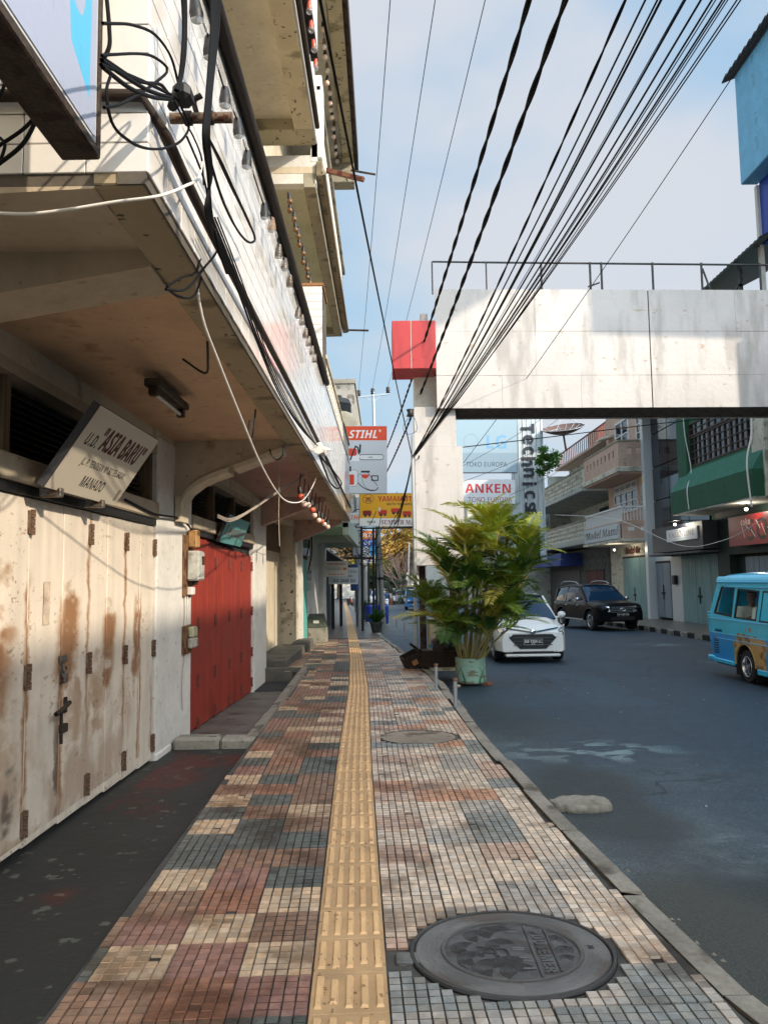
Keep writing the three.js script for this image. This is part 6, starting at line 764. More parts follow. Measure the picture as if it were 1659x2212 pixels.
// car that faces +z; o: length L, half width w, sill, profile of bonnet/belt, roof ...
function car(t, o) {
  const { L, w } = o, F = L / 2, body = [], zs = []; for (let i = 0; i <= 70; i++) zs.push(-F + (L * i) / 70);
  const archY = (z) => { let y = o.sill; for (const a of o.axles) { const d = Math.abs(z - a); if (d < o.archR) y = Math.max(y, o.wheelR + Math.sqrt(o.archR * o.archR - d * d)); } return y; };
  for (const z of zs) { const e = Math.max(0, Math.abs(z) - (F - 0.55)) / 0.55, k = Math.pow(e, 2.4), ww = w * (1 - (z > 0 ? o.noseIn : o.tailIn) * k), yb = archY(z), h = o.belt(z), c = o.crown(z), m = yb + (h - yb) * 0.5;
    body.push([[-0.93, yb + 0.0, 0.985], [-1, yb + 0.02, 1], [-1, m, 1], [-0.99, h - 0.14, 1], [-0.965, h - 0.05, 1], [-0.90, h, 1], [-0.6, h + c * 0.7, 1], [-0.3, h + c * 0.95, 1], [0, h + c, 1], [0.3, h + c * 0.95, 1], [0.6, h + c * 0.7, 1], [0.90, h, 1], [0.965, h - 0.05, 1], [0.99, h - 0.14, 1], [1, m, 1], [1, yb + 0.02, 1], [0.93, yb, 1]].map((q) => V(q[0] * ww, q[1], z))); }
  const bm = mesh('body', loft(body, 1, -1), o.paint, t);
  mesh('underbody', bx(-w * 0.8, w * 0.8, o.sill - 0.05, o.sill + 0.3, -F + 0.3, F - 0.25), M.dark, t);
  const gh = o.glass.map(([z, y, wb, wr]) => { const b = o.belt(z) - 0.02, yy = Math.max(y, b + 0.002); return [[-wb, b], [-lerp(wb, wr, 0.5) - 0.01, lerp(b, yy, 0.5)], [-wr, lerp(b, yy, 0.9)], [-wr * 0.88, yy - 0.005], [-wr * 0.5, yy + 0.012 * (yy - b)], [0, yy + 0.02 * (yy - b)], [wr * 0.5, yy + 0.012 * (yy - b)], [wr * 0.88, yy - 0.005], [wr, lerp(b, yy, 0.9)], [lerp(wb, wr, 0.5) + 0.01, lerp(b, yy, 0.5)], [wb, b]].map((q) => V(q[0], q[1], z)); });
  mesh('windows', loft(gh, 1, -1), o.glassMat || carGlass, t);
  const rs = o.glass.filter((g) => g[1] >= o.roofMin).map(([z, y, wb, wr]) => { const b = o.belt(z); return [[-wr - 0.012, lerp(b, y, 0.86)], [-wr - 0.008, lerp(b, y, 0.93)], [-wr * 0.9, y + 0.012], [-wr * 0.5, y + 0.035], [0, y + 0.045], [wr * 0.5, y + 0.035], [wr * 0.9, y + 0.012], [wr + 0.008, lerp(b, y, 0.93)], [wr + 0.012, lerp(b, y, 0.86)]].map((q) => V(q[0], q[1], z)); });
  mesh('roof', loft(rs), o.paint, t);
  for (const s of [-1, 1]) { const g0 = o.glass, up = (i, f) => { const [z, y, wb, wr] = g0[i], b = o.belt(z); return V(s * (lerp(wb, wr, f) + 0.008), lerp(b - 0.02, y, f), z); };
    const fr = g0.findLastIndex((g) => g[1] >= o.roofMin), bk = g0.findIndex((g) => g[1] >= o.roofMin), co = g0.length - 1;
    mesh('pillar', bar(V(s * (g0[co][2] + 0.0), o.belt(g0[co][0]) - 0.02, g0[co][0]), up(fr, 0.93), 0.075, 0.05, V(s, 0.3, 0)), o.paint, t);
    for (const [z, f] of o.pillars) { const i = g0.reduce((b, g, k) => (Math.abs(g[0] - z) < Math.abs(g0[b][0] - z) ? k : b), 0), [, y, wb, wr] = g0[i], b = o.belt(z); mesh('pillar', bar(V(s * (wb + 0.006), b - 0.02, z + f), V(s * (wr + 0.01), lerp(b, y, 0.9), z), 0.07, 0.02, V(s, 0, 0)), o.pillarMat || M.black, t); }
    mesh('pillar', bar(V(s * (g0[0][2]), o.belt(g0[0][0]), g0[0][0]), up(bk, 0.93), 0.12, 0.05, V(s, 0.3, 0)), o.paint, t);
    const mz = g0[co][0] - 0.35; mesh('mirror', smooth(merge([new THREE.SphereGeometry(0.1, 14, 10).scale(1.0, 0.75, 0.5).translate(s * (w + 0.12), o.belt(mz) + 0.10, mz), bar(V(s * (w - 0.05), o.belt(mz) + 0.02, mz), V(s * (w + 0.08), o.belt(mz) + 0.06, mz), 0.05, 0.04)]), 0.9), o.mirrorMat || o.paint, t);
    for (const a of o.axles) wheel(t, s * (w - 0.12), o.wheelR, a, o.wheelR, 0.2, rimM, o.spokes || 5);
    if (o.seams) for (const z of o.seams) mesh('door_seam', bx(s * (w - 0.004), s * (w + 0.002), o.sill + 0.16, o.belt(z) - 0.06, z - 0.006, z + 0.006), M.dark, t);
    if (o.handles) for (const z of o.handles) mesh('door_handle', bx(s * (w - 0.01), s * (w + 0.03), o.belt(z) - 0.17, o.belt(z) - 0.135, z - 0.09, z + 0.09, 0.008), o.handleMat || o.paint, t);
  }
  return t;
}
const onNose = (pts, z0, z1, bevel = 0.006) => ext(pts, z0, z1, 'xy', bevel);
const mirrorX = (pts) => pts.map(([x, y]) => [-x, y]).reverse();
{ // white hatchback-like people carrier
  const d = 18.0, t = thing('car', 'white compact car with black grille driving past the palm tub', 'car', null, V(3.33, yr(17.5), -d - 1.7)), F = 2.05, white = paint('w', [0.78, 0.78, 0.76]);
  car(t, { L: 4.1, w: 0.82, sill: 0.26, axles: [-1.2, 1.3], archR: 0.345, wheelR: 0.29, noseIn: 0.16, tailIn: 0.12, paint: white, roofMin: 1.45, pillars: [[0.05, 0.03], [-0.95, -0.02]], belt: poly([[-2.05, 0.92], [-1.6, 0.97], [0.9, 0.94], [1.2, 0.92], [1.75, 0.82], [2.05, 0.68]]), crown: poly([[-2.05, 0.02], [0.9, 0.06], [1.2, 0.10], [1.8, 0.06], [2.05, 0.02]]), glass: [[-1.95, 1.1, 0.70, 0.62], [-1.75, 1.46, 0.72, 0.58], [-1.0, 1.52, 0.765, 0.60], [-0.3, 1.53, 0.77, 0.605], [0.28, 1.49, 0.765, 0.59], [0.75, 1.24, 0.755, 0.66], [1.2, 0.98, 0.74, 0.72]], seams: [-1.0, 0.05, 0.98], handles: [-0.75, 0.25] });
  mesh('wiper', [bar(V(-0.55, 1.02, 1.15), V(-0.02, 1.07, 1.03), 0.012, 0.02), bar(V(0.05, 1.02, 1.16), V(0.62, 1.05, 1.02), 0.012, 0.02)], M.black, t);
  const gr = [[-0.30, 0.33], [0.30, 0.33], [0.54, 0.58], [0.44, 0.66], [-0.44, 0.66], [-0.54, 0.58]];
  mesh('grille', onNose(gr, F - 0.03, F + 0.02, 0.01), mat('grilleblack', [0.012, 0.012, 0.013], { roughness: 0.35 }), t); for (const y of [0.41, 0.49, 0.57]) mesh('grille_bar', bx(-0.44, 0.44, y, y + 0.018, F + 0.015, F + 0.03, 0.004), mat('grillebar', [0.06, 0.06, 0.062], { roughness: 0.3 }), t);
  mesh('chrome_strip', [bar(V(-0.60, 0.79, F - 0.11), V(-0.1, 0.715, F + 0.012), 0.02, 0.035), bar(V(-0.1, 0.715, F + 0.012), V(0.1, 0.715, F + 0.012), 0.02, 0.035), bar(V(0.1, 0.715, F + 0.012), V(0.60, 0.79, F - 0.11), 0.02, 0.035)], M.chrome, t); mesh('emblem', smooth(new THREE.SphereGeometry(0.06, 14, 8).scale(1.25, 0.85, 0.35).translate(0, 0.715, F + 0.02), 1), M.chrome, t);
  mesh('lower_intake', onNose([[-0.5, 0.225], [0.5, 0.225], [0.46, 0.275], [-0.46, 0.275]], F - 0.03, F + 0.008), M.black, t); mesh('bumper_lip', [bx(-0.62, 0.62, 0.15, 0.215, F - 0.2, F + 0.015, 0.02)], white, t);
  for (const s of [-1, 1]) { const hl = [[0.50, 0.60], [0.66, 0.585], [0.76, 0.70], [0.79, 0.86], [0.62, 0.77]], m = (q) => (s > 0 ? q : mirrorX(q)); const g = onNose(m(hl), -0.06, 0.05, 0.015); { const p = g.attributes.position; for (let i = 0; i < p.count; i++) p.setZ(i, p.getZ(i) + F + 0.005 - Math.pow(Math.max(0, Math.abs(p.getX(i)) - 0.42), 1.5) * 1.15 - Math.max(0, p.getY(i) - 0.62) * 0.25); g.computeVertexNormals(); } mesh('headlight', smooth(g, 0.6), lampGlass, t);
    mesh('headlight_bezel', smooth(new THREE.TorusGeometry(0.05, 0.012, 6, 16).translate(s * 0.655, 0.67, F - 0.04), 1), M.black, t);
    const fg = onNose(m([[0.50, 0.27], [0.72, 0.30], [0.76, 0.44], [0.62, 0.40]]), -0.03, 0.02, 0.008); { const p = fg.attributes.position; for (let i = 0; i < p.count; i++) p.setZ(i, p.getZ(i) + F + 0.002 - Math.pow(Math.max(0, Math.abs(p.getX(i)) - 0.45), 1.5) * 0.9); fg.computeVertexNormals(); } mesh('fog_lamp_recess', fg, M.black, t); mesh('fog_lamp', smooth(new THREE.SphereGeometry(0.052, 14, 10).scale(1, 1, 0.5).translate(s * 0.65, 0.355, F - 0.055), 1), lampGlass, t); }
  const pb = mesh('number_plate', bx(-0.22, 0.22, 0.41, 0.56, F + 0.028, F + 0.04, 0.003), M.black, t); mesh('plate_face', plate(V(-0.215, 0.415, F + 0.043), V(0.215, 0.415, F + 0.043), V(0.215, 0.555, F + 0.043), V(-0.215, 0.555, F + 0.043)), new THREE.MeshStandardMaterial({ map: plateFace('DB 1224 LL', '07-22'), roughness: 0.5 }), pb);
  mesh('interior', [bx(-0.62, 0.62, 0.6, 0.96, -1.7, 0.9), bx(-0.6, -0.15, 0.95, 1.25, -0.45, -0.3, 0.04), bx(0.15, 0.6, 0.95, 1.25, -0.45, -0.3, 0.04)], M.dark, t);
}
{ // black sport utility vehicle
  const t = thing('car', 'black four-wheel-drive car with chrome grille parked before the balcony house', 'car', null, V(8.55, yr(29.5), -31.6)), F = 2.35, blk = paint('b', [0.004, 0.005, 0.007], { roughness: 0.3, clearcoat: 0.1, specularIntensity: 0.3 }); t.rotation.y = 0.17; 
  car(t, { L: 4.7, w: 0.92, sill: 0.40, axles: [-1.35, 1.4], archR: 0.46, wheelR: 0.38, noseIn: 0.12, tailIn: 0.1, paint: blk, roofMin: 1.62, pillars: [[0.1, 0.02], [-0.95, -0.02]], pillarMat: blk, spokes: 6, belt: poly([[-2.35, 1.08], [0.9, 1.10], [1.1, 1.10], [2.1, 1.02], [2.35, 0.86]]), crown: poly([[-2.35, 0.02], [0.9, 0.05], [1.3, 0.07], [2.0, 0.05], [2.35, 0.02]]), glass: [[-2.25, 1.3, 0.80, 0.72], [-2.1, 1.66, 0.82, 0.68], [-1.2, 1.74, 0.86, 0.69], [-0.4, 1.75, 0.865, 0.69], [0.2, 1.70, 0.86, 0.68], [0.65, 1.42, 0.85, 0.74], [1.05, 1.12, 0.84, 0.82]], seams: [-1.0, 0.12, 1.05], handles: [-0.8, 0.3], handleMat: M.chrome, mirrorMat: mat('mirrorchrome', [0.6, 0.6, 0.62], { roughness: 0.2, metalness: 0.9 }) });
  for (const s of [-1, 1]) { mesh('roof_rail', tube([V(s * 0.66, 1.74, -1.9), V(s * 0.67, 1.84, -1.7), V(s * 0.67, 1.85, -0.3), V(s * 0.66, 1.76, -0.05)], 0.022, 24, 8), M.galv, t); mesh('side_step', bx(s * 0.82, s * 0.98, 0.36, 0.42, -0.85, 0.9, 0.015), M.galv, t);
    for (const a of [-1.35, 1.4]) mesh('wheel_arch', new THREE.TorusGeometry(0.475, 0.035, 8, 22, Math.PI).rotateY(Math.PI / 2).translate(s * 0.91, 0.38, a), blk, t);
    const hl = [[0.50, 0.74], [0.80, 0.72], [0.84, 0.92], [0.52, 0.95]], g = onNose(s > 0 ? hl : mirrorX(hl), -0.06, 0.05, 0.015), p = g.attributes.position; for (let i = 0; i < p.count; i++) p.setZ(i, p.getZ(i) + F - Math.pow(Math.max(0, Math.abs(p.getX(i)) - 0.45), 1.5) * 0.8 - Math.max(0, p.getY(i) - 0.74) * 0.35); g.computeVertexNormals(); mesh('headlight', smooth(g, 0.6), lampGlass, t); mesh('fog_lamp', smooth(new THREE.SphereGeometry(0.06, 12, 8).scale(1, 1, 0.4).translate(s * 0.72, 0.52, F - 0.04), 1), lampGlass, t); }
  mesh('grille', onNose([[-0.46, 0.70], [0.46, 0.70], [0.49, 0.93], [-0.49, 0.93]], F - 0.06, F + 0.01, 0.01), M.black, t); for (const y of [0.73, 0.79, 0.85, 0.91]) mesh('grille_bar', bx(-0.46, 0.46, y - 0.014, y + 0.014, F + 0.0, F + 0.03, 0.006), M.chrome, t); mesh('emblem', [new THREE.TorusGeometry(0.085, 0.014, 8, 20).scale(1.2, 0.8, 1).translate(0, 0.82, F + 0.035), new THREE.TorusGeometry(0.04, 0.01, 6, 16).scale(0.8, 1.3, 1).translate(0, 0.82, F + 0.037)], M.chrome, t);
  mesh('lower_intake', onNose([[-0.5, 0.42], [0.5, 0.42], [0.46, 0.55], [-0.46, 0.55]], F - 0.03, F + 0.006), M.black, t);
  const pb = mesh('number_plate', bx(-0.24, 0.24, 0.57, 0.69, F + 0.008, F + 0.02, 0.003), M.black, t); mesh('plate_face', plate(V(-0.235, 0.575, F + 0.023), V(0.235, 0.575, F + 0.023), V(0.235, 0.685, F + 0.023), V(-0.235, 0.685, F + 0.023)), new THREE.MeshStandardMaterial({ map: plateFace('DB 1109 CM', '01-22'), roughness: 0.5 }), pb);
}
{ // blue minibus, side on: rear at d 15.05, front towards and right of the camera
  const X = 6.28, y0 = yr(13.6), t = thing('minibus', 'sky blue public minibus with orange primer patch round its rear wheel', 'minibus', null, V(X, y0, -15.05));
  T.van = tex(1024, 512, (u, v) => { const Z = u * 4.2, Y = v * 2.1, w = (fbm(u, v, 16, 6, 9) - 0.5), n = fbm(u, v, 8, 5, 3), b = 0.95 + 0.1 * (n - 0.5); let c = mix3([0.16 * b, 0.84 * b, 1.0 * b], [0.05 * b, 0.64 * b, 0.98 * b], sm(0.02, -0.02, Y - 0.80 + w * 0.02)); 
    const box = Math.max(Math.abs(Z - 1.52 + w * 0.25) / 0.66, Math.abs(Y - 0.56 - (Z - 1.2) * -0.06 + w * 0.16) / 0.28), ring = Math.hypot(Z - 1.38, Y - 0.29), pr = Math.max(sm(1.03, 0.97, box) * sm(0.9, 1.05, Z - w * 0.5 + 0.0), sm(0.47, 0.45, ring) * sm(1.05, 1.2, Z)); const mot = fbm(u, v, 40, 5, 71, 20);
    c = mix3(c, mix3([0.80, 0.63, 0.34], [0.52, 0.36, 0.17], sm(0.5, 0.72, mot)), pr); for (const [a, e, r] of [[1.62, 0.93, 0.05], [1.48, 0.92, 0.02], [1.85, 0.92, 0.025]]) c = mix3(c, [0.72, 0.50, 0.26], sm(1.1, 0.8, Math.hypot((Z - a) / r, (Y - e) / (r * 0.9)) + w * 1.5));
    const sc = sm(0.76, 0.80, fbm(u, v, 60, 3, 33, 30)); return mix3(c, [0.72, 0.86, 0.9], sc * 0.25); }, [4.2, 2.1]);
  const vp = new THREE.MeshPhysicalMaterial({ color: new THREE.Color().setRGB(0.95, 0.95, 0.95), map: T.van, roughness: 0.38, clearcoat: 0.7, clearcoatRoughness: 0.12 }), plain = new THREE.MeshPhysicalMaterial({ color: new THREE.Color().setRGB(0.025, 0.56, 0.92), roughness: 0.38, clearcoat: 0.7, clearcoatRoughness: 0.12 });
  // side panels are drawn as [z, y]; z grows towards the front. local x: 0 is the street-side face, positive is inwards
  const A = arc(1.38, 0.29, 0.37, Math.PI, 0, 14), lower = [[0.06, 0.34], [0.10, 0.26], ...A, [3.9, 0.24], [4.1, 0.5], [4.1, 1.08], [-0.06, 1.08], [-0.10, 0.98], [-0.06, 0.7]];
  const win = [[[0.16, 1.16], [0.92, 1.12], [0.94, 1.66], [0.42, 1.68], [0.36, 1.66]].reverse(), [[1.02, 1.11], [1.86, 1.10], [1.88, 1.61], [1.06, 1.64]].reverse(), [[1.97, 1.09], [3.0, 1.08], [3.0, 1.60], [2.0, 1.61]].reverse(), [[3.12, 1.08], [3.75, 1.08], [3.4, 1.6], [3.12, 1.6]].reverse()];
  const upper = [[-0.06, 1.082], [4.1, 1.082], [3.6, 1.78], [0.28, 1.80], [0.16, 1.72]];
  const lean = (g, far) => { const p = g.attributes.position; for (let i = 0; i < p.count; i++) { const y = p.getY(i), z = p.getZ(i); let x = p.getX(i); x += Math.max(0, y - 1.082) * 0.16; p.setX(i, far ? 1.62 - x : x); } if (far) for (let i = 0; i < p.count; i += 3) { const a = [p.getX(i + 1), p.getY(i + 1), p.getZ(i + 1)]; p.setXYZ(i + 1, p.getX(i + 2), p.getY(i + 2), p.getZ(i + 2)); p.setXYZ(i + 2, ...a); } g.computeVertexNormals(); return g; };
  const uvz = (g) => { const p = g.attributes.position, uv = new Float32Array(p.count * 2); for (let i = 0; i < p.count; i++) { uv[i * 2] = p.getZ(i) + 0.0; uv[i * 2 + 1] = p.getY(i); } g.setAttribute('uv', new THREE.BufferAttribute(uv, 2)); return g; };
  mesh('side_panel', uvz(lean(ext(lower, 0, 0.03, 'zy', 0.008))), vp, t); mesh('window_panel', uvz(lean(ext(upper, 0.0, 0.03, 'zy', 0.006, win))), vp, t);
  mesh('far_side_panel', [lean(ext(lower, 0, 0.03, 'zy'), true), lean(ext(upper, 0, 0.03, 'zy', 0, win), true)], plain, t);
  const vg = new THREE.MeshPhysicalMaterial({ color: new THREE.Color().setRGB(0.93, 0.98, 0.96), roughness: 0.02, transmission: 1, thickness: 0, ior: 1.3, specularIntensity: 0.25 });
  win.forEach((q, i) => { const c = q.reduce((s, p) => [s[0] + p[0] / q.length, s[1] + p[1] / q.length], [0, 0]); mesh('window', lean(ext(q, 0.012, 0.017, 'zy')), vg, t); const grow = (k) => q.map((p) => [c[0] + (p[0] - c[0]) * (1 + k / Math.abs(q[0][0] - c[0] || 1)), c[1] + (p[1] - c[1]) * (1 + k / 0.25)]); mesh('window_seal', lean(ext([...q].reverse(), -0.004, 0.028, 'zy', 0, [q.map((p) => [c[0] + (p[0] - c[0]) * 0.93, c[1] + (p[1] - c[1]) * 0.90])])), M.rubber, t); });
  mesh('window_divider', lean(ext([[2.44, 1.09], [2.46, 1.09], [2.46, 1.6], [2.44, 1.6]], 0, 0.02, 'zy')), M.rubber, t);
  const rr0 = [], N = 12; for (let i = 0; i <= N; i++) { const z = lerp(0.14, 3.7, i / N), e = Math.max(0, 0.5 - z) + Math.max(0, z - 3.3), ins = 0.1; rr0.push([[0.10, 1.76], [0.105, 1.80], [0.14, 1.86], [0.24, 1.90 - e * 0.15], [0.5, 1.93 - e * 0.18], [0.81, 1.94 - e * 0.18], [1.12, 1.93 - e * 0.18], [1.38, 1.90 - e * 0.15], [1.48, 1.86], [1.515, 1.80], [1.52, 1.76]].map((q) => V(q[0], q[1], z))); }
  mesh('roof', loft(rr0, 1, -1), plain, t); mesh('gutter', [bx(0.075, 0.11, 1.745, 1.765, 0.2, 3.7, 0.004), bx(0.065, 0.1, 1.66, 1.672, 0.5, 3.6, 0.003)], plain, t);
  mesh('rear_door', [hexa([V(0.12, 1.0, -0.08), V(1.5, 1.0, -0.08), V(1.5, 0.35, 0.04), V(0.12, 0.35, 0.04), V(0.12, 1.0, -0.04), V(1.5, 1.0, -0.04), V(1.5, 0.35, 0.08), V(0.12, 0.35, 0.08)]), hexa([V(0.15, 1.08, -0.05), V(1.47, 1.08, -0.05), V(1.4, 1.78, 0.22), V(0.22, 1.78, 0.22), V(0.15, 1.08, -0.02), V(1.47, 1.08, -0.02), V(1.4, 1.78, 0.25), V(0.22, 1.78, 0.25)])], plain, t);
  mesh('tail_lamp', Array.from({ length: 4 }, (_, i) => bx(0.0, 0.10, 0.98 + i * 0.055, 1.02 + i * 0.055, -0.105, 0.03, 0.008)), plain, t); mesh('rear_bumper', [bx(-0.03, 1.65, 0.26, 0.36, -0.12, 0.16, 0.02), bx(-0.03, 0.02, 0.255, 0.33, 0.1, 0.98, 0.01)], plain, t); mesh('side_sill', bx(-0.02, 0.03, 0.20, 0.29, 1.85, 3.9, 0.01), plain, t);
  mesh('front', hexa([V(0.1, 0.3, 4.05), V(1.5, 0.3, 4.05), V(1.5, 1.08, 4.1), V(0.1, 1.08, 4.1), V(0.1, 0.3, 4.1), V(1.5, 0.3, 4.1), V(1.5, 1.08, 4.14), V(0.1, 1.08, 4.14)]), plain, t);
  mesh('moulding', [bx(-0.012, 0.004, 0.795, 0.81, 0.05, 4.05, 0.003), bx(-0.012, 0.004, 0.70, 0.712, 0.2, 4.05, 0.003), bx(-0.014, 0.004, 1.055, 1.075, 0.1, 4.1, 0.004)], plain, t);
  mesh('wheel_arch_lip', new THREE.TorusGeometry(0.385, 0.02, 8, 26, Math.PI).rotateY(Math.PI / 2).translate(0.012, 0.29, 1.38), mat('primer', [0.62, 0.42, 0.16], { roughness: 0.8, map: T.dirt }), t);
  mesh('vent', Array.from({ length: 7 }, (_, i) => bx(-0.006, 0.02, 0.42 + i * 0.045, 0.445 + i * 0.045, 0.14, 0.34, 0.003)), M.black, t); mesh('script', [0, 1, 2, 3, 4, 5].map((i) => bar(V(-0.006, 0.83, 0.24 + i * 0.05), V(-0.006, 0.88 - (i % 2) * 0.02, 0.262 + i * 0.05), 0.014, 0.01)), mat('scriptblue', [0.01, 0.05, 0.16]), t);
  mesh('wheel_well', [lathe([[0.365, 0], [0.365, 0.5]], V(0, 0, 0), 24).rotateZ(-Math.PI / 2).translate(0.03, 0.29, 1.38), bx(0.5, 0.54, 0.1, 0.7, 1.0, 1.76)], M.dark, t); mesh('underbody', bx(0.05, 1.57, 0.22, 0.30, 0.1, 0.99), M.dark, t); mesh('underbody', bx(0.05, 1.57, 0.22, 0.30, 1.78, 4.0), M.dark, t); mesh('mudflap', bx(0.02, 0.22, 0.1, 0.4, 0.98, 1.0), M.rubber, t);
  wheel(t, -0.0001 + 0.12, 0.285, 1.38, 0.285, 0.17, rimM, 5); t.children[t.children.length - 1].rotation.y = Math.PI; wheel(t, 1.5, 0.285, 1.38, 0.285, 0.17, rimM, 5); wheel(t, 0.12, 0.285, 3.45, 0.285, 0.17, rimM, 5);
  mesh('floor', bx(0.04, 1.58, 0.44, 0.47, 0.1, 4.0), M.dark, t); const seatM = mat('seatbrown', [0.32, 0.20, 0.07], { roughness: 0.7, map: T.dirt }); mesh('seat', [bx(0.25, 0.72, 0.47, 0.66, 0.45, 1.1, 0.03), bx(0.25, 0.72, 0.47, 0.66, 1.25, 2.0, 0.03), bx(1.1, 1.5, 0.47, 0.76, 0.5, 3, 0.03), bx(0.26, 0.72, 0.74, 1.25, 0.40, 0.48, 0.03), bx(0.26, 0.72, 0.74, 1.22, 1.20, 1.28, 0.03)], seatM, t);
  const shirt = mat('schoolshirt', [0.78, 0.78, 0.80], { roughness: 0.85 }), sk = mat('greycloth', [0.09, 0.10, 0.13], { roughness: 0.9 });
  const p1 = seatedPerson('person in white short-sleeved shirt with hand raised at the second minibus window', shirt, sk, { turn: -0.35, arms: [[[-0.19, 0.50, 0], [-0.23, 0.27, 0.10], [-0.05, 0.38, 0.30]], [[0.19, 0.50, 0], [0.24, 0.25, 0.06], [0.10, 0.22, 0.30]]] }); p1.position.set(X + 0.50, y0 + 0.74, -15.05 + 0.68); p1.rotation.y = -0.25;
  const p2 = seatedPerson('person in white shirt with dark hair tied back at the third minibus window', shirt, sk, { bun: true, turn: 0.1 }); p2.position.set(X + 0.46, y0 + 0.74, -15.05 + 1.38); p2.rotation.y = -0.15;
}
// ---------------------------------------------------------------- plants
const leafMat = (k, c, t = 0.35) => (mats[k] ??= new THREE.MeshPhysicalMaterial({ color: new THREE.Color().setRGB(...c), roughness: 0.55, transmission: t, thickness: 0, ior: 1.3, side: THREE.DoubleSide, specularIntensity: 0.5 }));
// feather frond: curved rachis along +z rising then arching over, with folded leaflets
function frondGeometry(len, arch, pairs, leaf, seed) {
  const r = rng(seed), P = [], pos = (t) => V(0.02 * Math.sin(t * 3 + seed), len * (0.62 * t - arch * t * t), len * (0.35 * t + 0.55 * t * t)), rach = []; for (let i = 0; i <= 12; i++) rach.push(pos(i / 12));
  for (let i = 2; i < pairs; i++) { const t = 0.16 + (0.84 * i) / pairs, p = pos(t), d = pos(Math.min(1, t + 0.02)).sub(pos(t - 0.02)).normalize(), up = V(1, 0, 0).cross(d).normalize().multiplyScalar(-1), L = leaf * (0.35 + 0.65 * Math.sin(Math.PI * Math.min(1, 0.22 + 0.80 * t))) * rr(0.85, 1.12, r), w = 0.021 * rr(0.8, 1.2, r);
    for (const s of [-1, 1]) { if (r() < 0.04) continue; const out = V(s, 0, 0).multiplyScalar(0.80).addScaledVector(d, 0.62 + 0.3 * t).addScaledVector(up, 0.42 + rr(-0.12, 0.12, r)).normalize(), droop = rr(0.10, 0.26, r), q = (u) => p.clone().addScaledVector(out, L * u).add(V(0, -L * droop * u * u * 1.6, 0)), wv = d.clone().multiplyScalar(w);
      const a = q(0), b = q(0.35), c = q(0.7), e = q(1); P.push(a, b.clone().add(wv), b.clone().sub(wv), b.clone().add(wv), c.clone().addScaledVector(wv, 0.7), b.clone().sub(wv), c.clone().addScaledVector(wv, 0.7), c.clone().addScaledVector(wv, -0.7), b.clone().sub(wv), c.clone().addScaledVector(wv, 0.7), e, c.clone().addScaledVector(wv, -0.7)); } }
  const g = new THREE.BufferGeometry(); g.setAttribute('position', new THREE.Float32BufferAttribute(P.flatMap((v) => [v.x, v.y, v.z]), 3)); g.computeVertexNormals();
  return { leaf: boxUV(g), rachis: (() => { const c = new THREE.CatmullRomCurve3(rach), o = []; for (let i = 0; i < 12; i++) o.push(cyl(c.getPoint(i / 12), c.getPoint((i + 1) / 12), 0.011 * (1 - i / 13), 0.011 * (1 - (i + 1) / 13), 5)); return merge(o); })() };
}
const greens = [leafMat('leafA', [0.19, 0.28, 0.03]), leafMat('leafSunlit', [0.44, 0.47, 0.05], 0.45), leafMat('leafC', [0.055, 0.125, 0.028]), leafMat('leafD', [0.48, 0.40, 0.07], 0.4)];  // second green, for tall stems, has sunlight on the crown put into its colour
const rachM = mat('rachis', [0.34, 0.30, 0.08], { roughness: 0.5 });
T.cane = tex(128, 512, (u, v) => { const k = (v * 9) % 1, b = k < 0.12 ? 0.55 : 0.95, n = fbm(u, v, 12, 4, 6); return [b * (0.9 + 0.2 * n), b * (0.88 + 0.2 * n), b * 0.8]; }, [0.3, 0.9]);
const caneM = mat('cane', [0.40, 0.36, 0.20], { map: T.cane, roughness: 0.55 });
